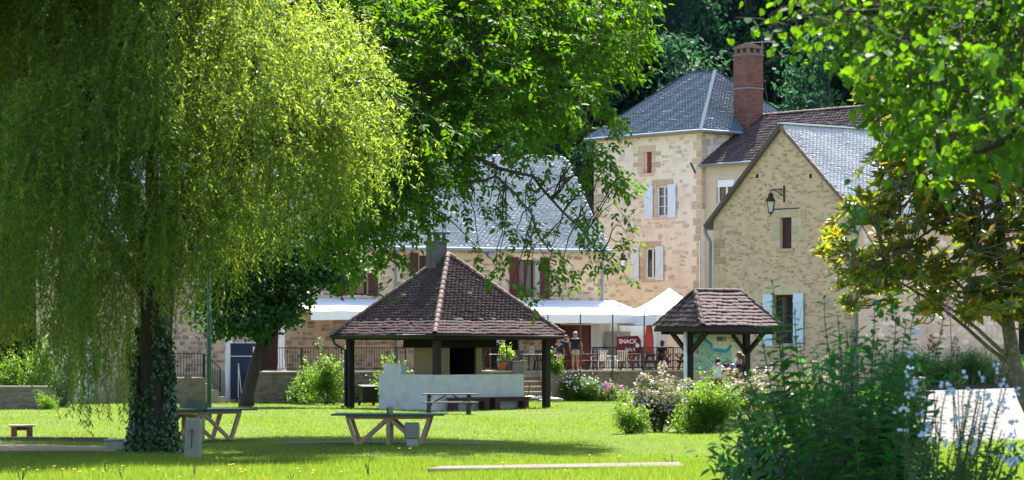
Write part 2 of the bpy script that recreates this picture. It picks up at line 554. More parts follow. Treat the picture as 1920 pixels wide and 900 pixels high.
M['lf_willow'] = leafmat('willow_leaf', [(0, (.009, .036, .016)), (.5, (.017, .054, .020)), (.93, (.036, .072, .02)), (1, (.15, .11, .02))], (.74, .74, .09), .41, .45, .2)
M['lf_willow_shade'] = leafmat('willow_shade_leaf', [(0, (.02, .055, .016)), (.5, (.03, .075, .02)), (1, (.05, .09, .022))], (.2, .3, .03), .2, .5, .3)  # lets little light through, made to deepen the shade under the added crown
M['lf_walnut'] = leafmat('walnut_leaf', [(0, (.016, .055, .010)), (.5, (.027, .08, .012)), (1, (.045, .105, .016))], (.30, .44, .012), .31, .55, .12)
M['lf_maple'] = leafmat('maple_leaf', [(0, (.018, .05, .018)), (.5, (.028, .07, .022)), (1, (.045, .09, .025))], (.12, .24, .02), .33, .5, .2)
M['lf_near'] = leafmat('near_leaf', [(0, (.016, .06, .012)), (.5, (.03, .09, .014)), (1, (.05, .115, .018))], (.30, .42, .01), .34, .5, .1)
M['lf_magnolia'] = leafmat('magnolia_leaf', [(0, (.022, .055, .014)), (.5, (.04, .08, .016)), (.74, (.072, .092, .018)), (.8, (.13, .07, .02)), (1, (.16, .085, .025))], (.47, .46, .03), .39, .25, .45)
M['lf_forest'] = leafmat('forest_leaf', [(0, (.018, .048, .034)), (.5, (.028, .068, .046)), (1, (.045, .095, .058))], (.10, .24, .09), .25, .7, .12)
M['lf_forest_pale'] = leafmat('forest_pale_leaf', [(0, (.07, .12, .09)), (.5, (.12, .17, .13)), (1, (.2, .25, .2))], (.35, .45, .2), .35, .5, .3)  # pale copy of the forest leaf; sunlight on one hillside tree is coloured in
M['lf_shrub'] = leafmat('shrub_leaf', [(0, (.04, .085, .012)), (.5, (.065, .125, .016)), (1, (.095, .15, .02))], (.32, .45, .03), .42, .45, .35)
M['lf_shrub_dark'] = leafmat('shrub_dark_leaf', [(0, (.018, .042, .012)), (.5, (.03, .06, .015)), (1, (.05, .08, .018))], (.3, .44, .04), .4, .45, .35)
M['lf_abelia'] = leafmat('abelia_leaf', [(0, (.03, .055, .014)), (.5, (.05, .085, .018)), (1, (.085, .11, .03))], (.26, .33, .04), .38, .45, .35)
M['lf_oleander'] = leafmat('oleander_leaf', [(0, (.018, .05, .022)), (.5, (.03, .075, .03)), (1, (.05, .10, .036))], (.22, .4, .06), .35, .45, .35)
M['lf_buddleia'] = leafmat('buddleia_leaf', [(0, (.010, .038, .024)), (.5, (.017, .056, .030)), (1, (.032, .082, .036))], (.13, .34, .06), .32, .6, .15)
M['lf_ivy'] = leafmat('ivy_leaf', [(0, (.012, .035, .012)), (.5, (.02, .05, .015)), (1, (.035, .07, .02))], (.15, .3, .03), .25, .3, .5)
M['lf_sage'] = leafmat('sage_leaf', [(0, (.13, .17, .11)), (.5, (.18, .22, .15)), (1, (.24, .28, .2))], (.3, .38, .2), .3, .6, .3)
M['lf_laurel'] = leafmat('laurel_leaf', [(0, (.05, .11, .012)), (.5, (.09, .16, .015)), (1, (.2, .24, .02))], (.55, .68, .04), .45, .35, .45)
M['lf_grass'] = leafmat('grass_blade', [(0, (.035, .075, .014)), (.5, (.068, .115, .02)), (.85, (.105, .145, .03)), (1, (.19, .18, .06))], (.40, .50, .06), .42, .6, .12, dry=(.15, .135, .05))
M['fl_pink'] = leafmat('pale_pink_petal', [(0, (.62, .40, .40)), (.5, (.72, .55, .52)), (1, (.8, .72, .7))], (.7, .5, .48), .3, .6, .2)
M['fl_white'] = leafmat('white_petal', [(0, (.7, .6, .66)), (.5, (.8, .76, .8)), (1, (.8, .8, .82))], (.7, .65, .68), .3, .6, .2)
M['fl_blue'] = leafmat('pale_blue_petal', [(0, (.38, .48, .66)), (.5, (.44, .54, .7)), (1, (.54, .62, .74))], (.42, .52, .66), .3, .6, .2)
M['fl_lilac'] = leafmat('lilac_petal', [(0, (.38, .2, .5)), (.5, (.48, .28, .56)), (1, (.55, .4, .6))], (.5, .3, .55), .3, .6, .2)
M['fl_magenta'] = leafmat('magenta_petal', [(0, (.42, .10, .38)), (.5, (.5, .15, .42)), (1, (.58, .24, .48))], (.5, .15, .4), .3, .6, .2)
M['fl_yellow'] = leafmat('yellow_petal', [(0, (.75, .42, .02)), (.5, (.8, .55, .02)), (1, (.8, .66, .04))], (.7, .5, .02), .3, .6, .2)
M['fl_brown'] = leafmat('dry_bloom', [(0, (.10, .045, .025)), (.5, (.14, .06, .03)), (1, (.18, .08, .04))], (.15, .07, .03), .2, .8, .1)


def lawn_mat():
    m = mat('lawn', (.07, .115, .022), (.10, .145, .03), 1.6, .95, .8, 50, dirt=(.13, .12, .05), dscale=.35, damt=.6, spec=.1)
    return m


M['lawn'] = lawn_mat()


# ------------------------------------------------------------------ the setting
def patch(name, xs, ys, mat_, dz=0.0, fn=None):
    X, Y = np.meshgrid(xs, ys)
    if fn is not None:
        X, Y = fn(X, Y)
    Z = hgt(X, Y) + dz
    nx, ny = len(xs), len(ys)
    V = np.stack([X, Y, Z], -1).reshape(-1, 3)
    i = np.arange(nx * ny).reshape(ny, nx)
    fs = np.stack([i[:-1, :-1], i[:-1, 1:], i[1:, 1:], i[1:, :-1]], -1).reshape(-1, 4)
    me = bpy.data.meshes.new(name)
    me.from_pydata(V.tolist(), [], fs.tolist())
    me.polygons.foreach_set('use_smooth', [True] * len(me.polygons))
    return setp(link(name, me, mat_), kind='structure')


patch('ground', np.concatenate([np.linspace(-400, -45, 8), np.arange(-40, 45, .6), np.linspace(50, 400, 8)]),
      np.concatenate([np.linspace(-60, 30, 6), np.arange(34, 140, .8), np.linspace(145, 900, 12)]), M['lawn'])


def bil(c00, c10, c11, c01):
    def fn(U, V):
        X = c00[0] * (1 - U) * (1 - V) + c10[0] * U * (1 - V) + c11[0] * U * V + c01[0] * (1 - U) * V
        Y = c00[1] * (1 - U) * (1 - V) + c10[1] * U * (1 - V) + c11[1] * U * V + c01[1] * (1 - U) * V
        return X, Y
    return fn


un = np.linspace(0, 1, 40)
patch('road', un, un, M['gravel'], .012, bil((10.5, 74), (50, 74), (50, 138), (14.6, 109.4)))
patch('sand_court', un, un, M['sand'], .012, bil((-22, 66.8), (-8.9, 66.2), (-9.6, 70.5), (-22, 73.5)))
patch('table_pad', un, un[:20], M['path'], .012, bil((-5.7, 72.2), (-.7, 72.2), (-.9, 74.6), (-5.6, 74.6)))
patch('lawn_path', un, un[:8], M['path'], .012, bil((0.6, 103.3), (4.6, 108.4), (4.6, 109.0), (0.6, 104.1)))
patch('lawn_path', un, un[:8], M['path'], .012, bil((1.9, 119.5), (4.6, 119), (4.6, 120.4), (1.9, 120.6)))
patch('lawn_path', un, un[:8], M['path'], .012, bil((2.9, 60.0), (6.8, 60.6), (6.8, 61.4), (2.9, 60.9)))
# raised concrete path in the foreground
mb = MB()
mb.prism([(-1.6, 55.4, -.05), (3.35, 56.6, -.05), (3.35, 58.6, -.05), (-1.4, 56.6, -.05)], (0, 0, .15))
setp(mb.build('footpath', M['path'], bevel=.02), kind='structure')

# wooded hill
hx = np.linspace(-90, 90, 30)
prof = [(154, 0), (160, 1.5), (166, 6), (173, 16), (180, 30), (188, 46), (196, 60), (210, 68), (270, 74)]
V, fs = [], []
for j, (yy, zz) in enumerate(prof):
    for i, x in enumerate(hx):
        V.append((x, yy + 3 * math.sin(x * .11) - x * .12, zz + (1.5 * math.sin(x * .23 + j) if j > 1 else -.3)))
for j in range(len(prof) - 1):
    for i in range(len(hx) - 1):
        a = j * len(hx) + i
        fs.append((a, a + 1, a + 1 + len(hx), a + len(hx)))
me = bpy.data.meshes.new('hillside')
me.from_pydata(V, [], fs)
setp(link('hillside', me, M['hill']), kind='structure')


def hill_z(x, y):
    y0 = y - (3 * math.sin(x * .11) - x * .12)
    return float(np.interp(y0, [p[0] for p in prof], [p[1] for p in prof]))


# ------------------------------------------------------------------ building helpers
class Fac:
    """a vertical plane through O (x,y) along unit d; uv() finds where a photo pixel lands on it"""
    def __init__(s, O, ang):
        s.O = O
        s.a = ang
        s.d = (math.cos(ang), math.sin(ang))
        s.n = (-s.d[1], s.d[0])

    def u(s, px, off=0.0):
        k = (px - CX) / F
        ox, oy = s.O[0] + s.n[0] * off, s.O[1] + s.n[1] * off
        return (k * oy - ox) / (s.d[0] - k * s.d[1])

    def depth(s, u, off=0.0):
        return s.O[1] + s.d[1] * u + s.n[1] * off

    def z(s, px, py, off=0.0):
        return CH - (py - HY) * s.depth(s.u(px, off), off) / F

    def uz(s, px, py, off=0.0):
        return s.u(px, off), s.z(px, py, off)

    def rect(s, x0, x1, y0, y1, off=0.0):
        xm, ym = (x0 + x1) / 2, (y0 + y1) / 2
        return (s.u(x0, off), s.u(x1, off), s.z(xm, y1, off), s.z(xm, y0, off))

    def world(s, u, y=0.0, z=0.0):
        return Vector((s.O[0] + s.d[0] * u + s.n[0] * y, s.O[1] + s.d[1] * u + s.n[1] * y, z))


def facade(mb, u0, u1, z0, z1, ops, y=0.0, depth=.28):
    us = sorted({u0, u1, *[v for o in ops for v in o[:2]]})
    zs = sorted({z0, z1, *[v for o in ops for v in o[2:4]]})
    for a, b in zip(us, us[1:]):
        for c, d in zip(zs, zs[1:]):
            um, zm = (a + b) / 2, (c + d) / 2
            if any(o[0] < um < o[1] and o[2] < zm < o[3] for o in ops): continue
            mb.add([(a, y, c), (b, y, c), (b, y, d), (a, y, d)], [(0, 1, 2, 3)])
    for a, b, c, d in [o[:4] for o in ops]:
        e = y + depth
        mb.add([(a, y, c), (b, y, c), (b, y, d), (a, y, d), (a, e, c), (b, e, c), (b, e, d), (a, e, d)],
               [(0, 1, 5, 4), (1, 2, 6, 5), (2, 3, 7, 6), (3, 0, 4, 7)])


def stone_field(parent, u0, u1, z0, z1, ops, mat_, size=(.14, .42, .11, .24), cover=.7, proud=.02, nparts=0, y=0.0, inside=None, seed=1, axis=0):
    """irregular rubble laid over a wall plane (local x / z, facing -y); axis 1 lays it on the plane x = y-arg, facing +x"""
    r = np.random.default_rng(seed)
    rows = []
    z = z0
    while z < z1 - .06:
        h = r.uniform(size[2], size[3])
        u = u0 + r.uniform(0, .15)
        while u < u1 - .06:
            w = r.uniform(size[0], size[1]) * (.7 + .6 * r.random())
            cu, cz, hh = u + w / 2, z + h / 2 + r.uniform(-.03, .03), h * r.uniform(.72, .98)
            ok = u + w < u1 - .01 and not any(o[0] - w * .55 < cu < o[1] + w * .55 and o[2] - hh * .6 < cz < o[3] + hh * .6 for o in ops)
            if ok and inside and not inside(cu, cz, w): ok = False
            if ok and r.random() < cover:
                rows.append((cu, cz, w * .95, hh, r.normal() * .09))
            u += w + r.uniform(.0, .03)
        z += h + .01
    if not rows: return
    A = np.array(rows)
    A = A[np.argsort(-(A[:, 2] * A[:, 3]))]
    ca, sa = np.cos(A[:, 4]), np.sin(A[:, 4])
    zero = np.zeros(len(A))
    pr = proud * r.uniform(.5, 1.3, len(A))
    if axis == 0:
        P = np.stack([A[:, 0], zero + y, A[:, 1]], 1)
        X = np.stack([ca * A[:, 2], zero, sa * A[:, 2]], 1)
        Y = np.stack([-sa * A[:, 3], zero, ca * A[:, 3]], 1)
        Z = np.stack([zero, -pr, zero], 1)
    else:
        P = np.stack([zero + y, A[:, 0], A[:, 1]], 1)
        X = np.stack([zero, ca * A[:, 2], sa * A[:, 2]], 1)
        Y = np.stack([zero, -sa * A[:, 3], ca * A[:, 3]], 1)
        Z = np.stack([pr, zero, zero], 1)
    k = r.integers(0, 6, len(A))
    for j in range(6):
        m = np.where(k == j)[0]
        if len(m):
            np_ = int(round(nparts * len(m) / len(A)))
            scatter(parent, 'stone', 'rubble', STONES[j], P[m], X[m], Y[m], Z[m], mat_, min(np_, len(m)))


def quoins(parent, u, z0, z1, side, mat_, seed, y=0.0, axis=0, hh=(.3, .42)):
    """dressed corner blocks, one object each, alternating long and short; side -1 extends to lower u"""
    r = random.Random(seed)
    z, k = z0, 0
    me = np_mesh('corner_stone', BRICK[0][None].astype(float), BRICK[1])
    me.materials.append(mat_)
    while z < z1 - .15:
        h = min(r.uniform(*hh), z1 - z)
        w = (r.uniform(.5, .7) if k % 2 else r.uniform(.28, .4))
        cu = u + side * w / 2
        o = link('corner_stone', me, None, parent)
        if axis == 0:
            o.matrix_basis = Matrix(((w - .02, 0, 0, cu), (0, 0, -.03, y), (0, h - .025, 0, z + h / 2), (0, 0, 0, 1)))
        else:
            o.matrix_basis = Matrix(((0, 0, .03, y), (w - .02, 0, 0, cu), (0, h - .025, 0, z + h / 2), (0, 0, 0, 1)))
        z += h
        k += 1


def surround(parent, o, mat_, seed, both=True, lintel=.3, sill=True):
    """dressed stones round an opening (u0,u1,z0,z1)"""
    u0, u1, z0, z1 = o[:4]
    quoins(parent, u0 - .005, z0, z1, -1, mat_, seed, hh=(.24, .4))
    if both: quoins(parent, u1 + .005, z0, z1, 1, mat_, seed + 1, hh=(.24, .4))
    mb = MB()
    mb.box(u0 - .28, u1 + .28, -.035, .05, z1 + .006, z1 + lintel)
    mb.build('lintel', mat_, parent, bevel=.012)
    if sill:
        mb = MB()
        mb.box(u0 - .15, u1 + .15, -.08, .2, z0 - .13, z0 - .004)
        mb.build('sill', mat_, parent, bevel=.012)


def window(parent, o, mat_, y=.16, cols=2, rows=1, fw=.06, bars=.025, name='window', curtain=False):
    u0, u1, z0, z1 = o[:4]
    u0, u1, z0, z1 = u0 + .004, u1 - .004, z0 + .004, z1 - .004
    mb = MB()
    mb.box(u0, u0 + fw, y, y + .06, z0, z1).box(u1 - fw, u1, y, y + .06, z0, z1)
    mb.box(u0 + fw, u1 - fw, y + .002, y + .058, z0, z0 + fw).box(u0 + fw, u1 - fw, y + .002, y + .058, z1 - fw, z1)
    for i in range(1, cols):
        c = u0 + (u1 - u0) * i / cols
        mb.box(c - fw * .6, c + fw * .6, y - .004, y + .056, z0 + fw, z1 - fw)
    for i in range(1, rows):
        c = z0 + (z1 - z0) * i / rows
        mb.box(u0 + fw, u1 - fw, y + .012, y + .045, c - bars / 2, c + bars / 2)
    w = mb.build(name, mat_, parent)
    for i in range(cols):
        a = u0 + fw + (u1 - u0 - 2 * fw) * i / cols
        b = u0 + fw + (u1 - u0 - 2 * fw) * (i + 1) / cols
        g = MB()
        g.box(a + .003, b - .003, y + .025, y + .033, z0 + fw, z1 - fw)
        g.build('pane', M['glass'], w)
    if curtain:
        g = MB()
        for k in range(8):
            a = u1 - fw - (u1 - u0) * .45 * (k + 1) / 8
            g.tube([(a + .03, y + .1, z0 + .05), (a + .03, y + .1, z1 - .05)], .04, 6)
        g.build('curtain', M['curtain'], w)
    return w


def shutter(parent, u0, u1, z0, z1, mat_, y=-.06, boards=4, diag=True):
    mb = MB()
    w = (u1 - u0) / boards
    for i in range(boards):
        mb.box(u0 + i * w + .006, u0 + (i + 1) * w - .006, y, y + .03, z0, z1)
    mb.box(u0 + .002, u1 - .002, y + .006, y + .028, z0 + .01, z1 - .01)
    for f in (.14, .86):
        c = z0 + (z1 - z0) * f
        mb.box(u0 + .01, u1 - .01, y - .025, y - .001, c - .05, c + .05)
    if diag:
        mb.beam((u0 + .06, y - .012, z0 + (z1 - z0) * .19), (u1 - .06, y - .012, z0 + (z1 - z0) * .81), .022, .08, (0, 0, 1))
    return mb.build('shutter', mat_, parent)


def poly_in(U, V, poly):
    ins = np.zeros(U.shape, bool)
    n = len(poly)
    for i in range(n):
        x0, y0 = poly[i]
        x1, y1 = poly[(i + 1) % n]
        if y0 == y1: continue
        c = ((y0 > V) != (y1 > V)) & (U < (x1 - x0) * (V - y0) / (y1 - y0) + x0)
        ins ^= c
    return ins


def tile_plane(parent, o, eu, ev, poly, w, expo, th, mat_, nparts=0, part='tile', stuff='tile_courses', jit=.01, slip=.01, seed=3, over=1.3):
    """overlapping tiles laid in courses on the plane o + u*eu + v*ev; poly in (u,v)"""
    r = np.random.default_rng(seed)
    eu, ev, o = np.array(eu, float), np.array(ev, float), np.array(o, float)
    eu /= np.linalg.norm(eu)
    ev /= np.linalg.norm(ev)
    n = np.cross(eu, ev)
    if n[2] < 0: n = -n
    pu, pv = [p[0] for p in poly], [p[1] for p in poly]
    Us, Vs = [], []
    v, j = min(pv), 0
    while v < max(pv):
        us = np.arange(min(pu) - w, max(pu) + w, w) + (w / 2 if j % 2 else 0) + w * .02 * r.normal()
        Us.append(us)
        Vs.append(np.full(len(us), v))
        v += expo
        j += 1
    U, V = np.concatenate(Us), np.concatenate(Vs)
    m = poly_in(U, V + expo * .5, poly)
    U, V = U[m], V[m]
    k = len(U)
    wob = .012 * np.sin(U * 2.1 + V * 1.3) + .008 * np.sin(U * 5.3 - V * 3.1)
    tilt = th / expo * r.uniform(.8, 1.3, k)
    V2 = V + r.normal(0, jit, k) - (r.random(k) < slip) * r.uniform(.2, .6, k) * expo
    P = o + eu * U[:, None] + ev * V2[:, None] + n * (th * 1.25 + wob + r.normal(0, th * .12, k))[:, None]
    ang = r.normal(0, .018, k)
    X = (eu * np.cos(ang)[:, None] + ev * np.sin(ang)[:, None])
    Yd = nrm(ev * np.cos(ang)[:, None] - eu * np.sin(ang)[:, None] - n * tilt[:, None] * .8)
    Z = np.cross(X, Yd)
    Z *= np.sign(Z @ n)[:, None]
    scatter(parent, part, stuff, TILE, P, X * w * .96, Yd * expo * over, Z * th, mat_, nparts, -V2)


def ridge_tiles(parent, a, b, mat_, r=.11, step=.36, name='ridge_tile'):
    a, b = Vector(a), Vector(b)
    L = (b - a).length
    n = max(1, int(round(L / step)))
    d = (b - a) / n
    dd = d.normalized()
    x = dd.cross(Vector((0, 0, 1))).normalized()
    z = x.cross(dd)
    mb = MB()
    ring = []
    for t, rr in ((0, 1.0), (.9, .86), (1.12, .82)):
        for k in range(7):
            an = math.pi * k / 6
            ring.append((math.cos(an) * rr, t, math.sin(an) * rr))
    fs = [(j * 7 + k, j * 7 + k + 1, (j + 1) * 7 + k + 1, (j + 1) * 7 + k) for j in range(2) for k in range(6)]
    n0 = len(ring)
    ring += [(p[0] * .8, p[1], p[2] * .8 - .02) for p in ring[:7]]
    fs += [(k, k + 1, n0 + k + 1, n0 + k) for k in range(6)]
    mb.add(ring, fs)
    me = mb.mesh(name, True)
    me.materials.append(mat_)
    for i in range(n):
        p = a + d * i + z * random.uniform(-.008, .008)
        o = link(name, me, None, parent)
        Lx = d.length
        o.matrix_basis = Matrix(((x.x * r, dd.x * Lx, z.x * r, p.x), (x.y * r, dd.y * Lx, z.y * r, p.y), (x.z * r, dd.z * Lx, z.z * r, p.z), (0, 0, 0, 1)))


def slab(mb, pts, t):
    """a roof plane with thickness t below it"""
    p = [Vector(q) for q in pts]
    n = (p[1] - p[0]).cross(p[2] - p[0]).normalized()
    if n.z < 0: n = -n
    mb.prism([q - n * t for q in p], n * t)
    return mb


def frame_uv(o, eu, ev, pts):
    o, eu, ev = Vector(o), Vector(eu).normalized(), Vector(ev).normalized()
    return [((Vector(p) - o).dot(eu), (Vector(p) - o).dot(ev)) for p in pts]


def roof_face(parent, pts, w, expo, th, mat_, **kw):
    """pts: eave-left, eave-right, then upper points; tiles follow the eave"""
    o, eu = Vector(pts[0]), (Vector(pts[1]) - Vector(pts[0])).normalized()
    n = eu.cross(Vector(pts[2]) - o).normalized()
    if n.z < 0: n = -n
    ev = n.cross(eu).normalized()
    if ev.z < 0: ev = -ev
    tile_plane(parent, o, eu, ev, frame_uv(o, eu, ev, pts), w, expo, th, mat_, **kw)


# ------------------------------------------------------------------ long house on the left
HA = R(24)
HL = 24.6
hC = (4.28, 136.5)
HF = Fac((hC[0] - HL * math.cos(HA), hC[1] - HL * math.sin(HA)), HA)
house = thing('stone_house', 'long stone house with slate roof and burgundy shutters behind the terrace', 'house', (*HF.O, 0), HA)
hz1 = HF.z(1100, 467)
wins = [HF.rect(973, 1003, 487, 557), HF.rect(650, 690, 484, 553), HF.rect(786, 812, 479, 545)]
door_l = HF.rect(1050, 1112, 612, 692)
doors = [HF.rect(920, 975, 632, 698), door_l, HF.rect(490, 530, 640, 710)]
doors = [(a, b, 1.36, max(d, 3.4)) for a, b, c, d in doors]
mb = MB()
facade(mb, 0, HL, -.2, hz1, wins + doors)
mb.add([(0, 0, -.2), (0, 9, -.2), (0, 9, hz1), (0, 0, hz1), (0, 4.5, hz1 + 4.4)], [(0, 3, 4, 2, 1)])
mb.add([(HL, 0, -.2), (HL, 9, -.2), (HL, 9, hz1), (HL, 0, hz1), (HL, 4.5, hz1 + 4.4)], [(0, 1, 2, 4, 3)])
mb.add([(0, 9, -.2), (HL, 9, -.2), (HL, 9, hz1), (0, 9, hz1)], [(0, 1, 2, 3)])
wall = mb.build('wall', M['mortar_house'], house)
stone_field(wall, .3, HL - .1, 1.3, hz1 - .15, wins + doors, M['stone_house'], (.16, .42, .11, .22), .5, .014, 250, seed=5)
rise = 4.55
mb = MB()
slab(mb, [(-.25, -.4, hz1 - .05), (HL + .12, -.4, hz1 - .05), (HL + .12, 4.5, hz1 + rise), (-.25, 4.5, hz1 + rise)], .1)
slab(mb, [(HL + .12, 9.4, hz1 - .05), (-.25, 9.4, hz1 - .05), (-.25, 4.5, hz1 + rise), (HL + .12, 4.5, hz1 + rise)], .1)
roof = mb.build('roof', M['slate_dark'], house)
roof_face(roof, [(-.25, -.4, hz1 - .05), (HL + .12, -.4, hz1 - .05), (HL + .12, 4.5, hz1 + rise), (-.25, 4.5, hz1 + rise)], .22, .13, .014, M['slate'], part='slate', stuff='slate_courses', slip=.03, seed=21, nparts=0)
mb = MB()
mb.tube([(-.3, -.47, hz1 - .1), (HL + .16, -.47, hz1 - .1)], .085, 8)
mb.build('gutter', M['zinc'], house, True)
mb = MB()
mb.tube([(HL - .1, -.45, hz1 - .15), (HL - .1, -.12, hz1 - .55), (HL - .1, -.12, 1.4)], .055, 8)
mb.build('downpipe', M['zinc'], house, True)
ud = HF.u(741)
mb = MB()
mb.tube([(ud, -.45, hz1 - .15), (ud, -.1, hz1 - .5), (ud, -.1, 1.4)], .05, 8)
mb.build('downpipe', M['zinc'], house, True)
for k, w in enumerate(wins):
    window(house, w, M['burgundy'], .2, 2, 1, .07, curtain=(k == 0))
    mb = MB()
    mb.box(w[0] - .3, w[1] + .3, -.03, .1, w[3] + .004, w[3] + .3)
    mb.build('lintel', M['quoin'], house)
    mb = MB()
    mb.box(w[0] - .2, w[1] + .2, -.07, .2, w[2] - .14, w[2] - .003)
    mb.build('sill', M['quoin'], house)
    mb = MB()
    mb.box(w[1] + .003, w[1] + .3, -.02, .1, w[2], w[3])
    mb.build('jamb', M['dressed_grey'], house)
u = HF.u
for w, l, r_ in ((wins[0], (955, 973), (1012, 1030)), (wins[1], (627, 648), (690, 708)), (wins[2], (768, 784), (814, 830))):
    shutter(house, u(l[0]), u(l[1]), w[2] - .06, w[3] + .1, M['burgundy'], -.07, 5)
    shutter(house, u(r_[0]), u(r_[1]), w[2] - .06, w[3] + .1, M['burgundy'], -.07, 5)
for k, d in enumerate(doors):
    mb = MB()
    a, b, c, e = d
    n = 6
    for i in range(n):
        mb.box(a + (b - a) * i / n + .01, a + (b - a) * (i + 1) / n - .01, .2, .24, c + .01, e - .01)
    mb.box(a + .01, b - .01, .21, .235, c + .02, e - .02)
    mb.build('door', M['black'] if k == 0 else M['burgundy'], house)
for px0, px1, k in ((893, 918, 0), (1030, 1050, 1)):
    shutter(house, u(px0), u(px1), 1.45, 3.45, M['burgundy'], -.07, 5)
quoins(house, .02, 0, hz1 - .2, 1, M['quoin'], 8)
# white service door at the far left end
a, b, z0, z1 = HF.rect(158, 176, 635, 768)
mb = MB()
mb.box(a, b, -.09, -.03, .02, z1)
dr = mb.build('service_door', M['white_paint'], house)
mb = MB()
mb.box(a + .12, b - .12, -.1, -.092, z0 + 1.2, z1 - .25).box(a + .12, b - .12, -.1, -.092, .25, 1.05)
mb.build('door_panel', M['tarp_grey'], dr)
# flood lamp on the wall
lo = HF.world(HF.u(912), -.3, HF.z(912, 478))
fl = thing('flood_lamp', 'round metal flood lamp on the stone house wall under its gutter', 'lamp', lo, HA)
mb = MB()
mb.lathe([(.03, .0), (.15, .03), (.17, .16), (.13, .2)], 14)
o = mb.build('lamp_head', M['zinc'], fl, True)
o.rotation_euler = (R(100), 0, R(10))
mb = MB()
mb.beam((0, .28, .12), (0, .0, .0), .04, .04)
mb.build('bracket', M['iron'], fl)

# ------------------------------------------------------------------ square tower
TA = R(-50)
TW, TD = 7.74, 7.5
tK = (9.08, 140.8)
TF = Fac((tK[0] - TW * math.cos(TA), tK[1] - TW * math.sin(TA)), TA)
tower = thing('tower_house', 'tall square stone tower house with dark hipped slate roof and white shutters', 'house', (*TF.O, 0), TA)
tz = TF.z(1250, 247) - .05
wt = [TF.rect(1204, 1222, 285, 325), TF.rect(1230, 1255, 348, 406), TF.rect(1208, 1233, 464, 523)]
mb = MB()
facade(mb, 0, TW, .2, tz, wt)
mb.add([(TW, 0, .2), (TW, TD, .2), (TW, TD, tz), (TW, 0, tz)], [(0, 1, 2, 3)])
mb.add([(0, TD, .2), (0, 0, .2), (0, 0, tz), (0, TD, tz)], [(0, 1, 2, 3)])
mb.add([(TW, TD, .2), (0, TD, .2), (0, TD, tz), (TW, TD, tz)], [(0, 1, 2, 3)])
wall = mb.build('wall', M['mortar_pale'], tower)
ext = [(w[0] - .65, w[1] + .65, w[2] - .2, w[3] + .35) for w in wt]
stone_field(wall, .65, TW - .7, 3.2, tz - .25, ext, M['stone_pale'], (.16, .5, .11, .25), .62, .016, 300, seed=9)
stone_field(wall, .7, TD - .3, 9, tz - .25, [], M['stone_pale'], (.18, .5, .12, .28), .75, .016, 0, y=TW, seed=10, axis=1)
quoins(tower, TW, 2.0, tz - .2, -1, M['quoin'], 4)
quoins(tower, 0, 2.0, tz - .2, 1, M['quoin'], 6)
quoins(tower, 0.02, 9.0, tz - .2, 1, M['quoin'], 7, y=TW, axis=1)
for k, w in enumerate(wt):
    surround(tower, w, M['quoin'], 30 + k * 3, True, .3)
mb = MB()
w = wt[0]
mb.box(w[0] + .25, w[1] - .01, .1, .14, w[2] + .01, w[3] - .01)
mb.build('shutter', M['red_shutter'], tower)
mb = MB()
mb.box(w[0] + .01, w[0] + .25, .14, .18, w[2] + .01, w[3] - .01)
mb.build('jamb', M['quoin'], tower)
window(tower, wt[1], M['white_paint'], .14, 2, 3, .07)
window(tower, wt[2], M['white_paint'], .14, 2, 1, .09)
for w, l, r_ in ((wt[1], (1211, 1226), (1254, 1269)), (wt[2], (1185, 1200), (1231, 1246))):
    shutter(tower, TF.u(l[0]), TF.u(l[1]), w[2] - .08, w[3] + .04, M['shutter_white'], -.09, 3)
    shutter(tower, TF.u(r_[0]), TF.u(r_[1]), w[2] - .08, w[3] + .04, M['shutter_white'], -.09, 3)
# cornice of small tiles under the eave
mb = MB()
mb.box(-.1, TW + .1, -.1, -.002, tz - .16, tz - .08)
mb.box(TW + .002, TW + .1, -.002, TD, tz - .16, tz - .08)
for k in range(int(TW / .22)):
    mb.tube([(.1 + k * .22, -.22, tz - .03), (.1 + k * .22, 0, tz - .03)], .075, 6)
mb.build('cornice', M['quoin'], tower)
ov = .38
rz = 16.1
e0, e1 = tz - .02, rz
A, B, C_, D_ = (-ov, -ov, e0), (TW + ov, -ov, e0), (TW + ov, TD + ov, e0), (-ov, TD + ov, e0)
ra, rb = (TW / 2 - .95, TD / 2, e1), (TW / 2 + .95, TD / 2, e1)
mb = MB()
for f in ([A, B, rb, ra], [B, C_, rb], [C_, D_, ra, rb], [D_, A, ra]):
    slab(mb, f, .07)
roof = mb.build('roof', M['slate_dark'], tower)
roof_face(roof, [A, B, rb, ra], .21, .125, .014, M['slate_dark'], part='slate', stuff='slate_courses', slip=.05, seed=31)
roof_face(roof, [B, C_, rb], .21, .125, .014, M['slate_dark'], part='slate', stuff='slate_courses', slip=.05, seed=32)
mb = MB()
for p, q in ((A, ra), (B, rb), (C_, rb), (D_, ra), (ra, rb)):
    a_, b_ = Vector(p) + Vector((0, 0, .05)), Vector(q) + Vector((0, 0, .05))
    mb.beam(a_, b_, .17, .03)
mb.build('ridge_flashing', M['hip_lead'], roof)
mb = MB()
mb.tube([(-ov - .05, -ov - .06, e0 - .04), (TW + ov + .06, -ov - .06, e0 - .04), (TW + ov + .06, TD, e0 - .04)], .07, 8)
mb.build('gutter', M['zinc'], tower, True)
mb = MB()
p = (TF.u(1301), -.06, TF.z(1301, 315))
mb.beam((p[0] - .18, p[1], p[2] + .25), (p[0] + .16, p[1], p[2] - .25), .05, .06)
mb.build('wall_anchor', M['iron'], tower)
mb = MB()
mb.tube([(TW - .06, -.05, .3), (TW - .06, -.05, TF.z(1313, 450))], .03, 6)
mb.build('cable_pipe', M['white_paint'], tower)

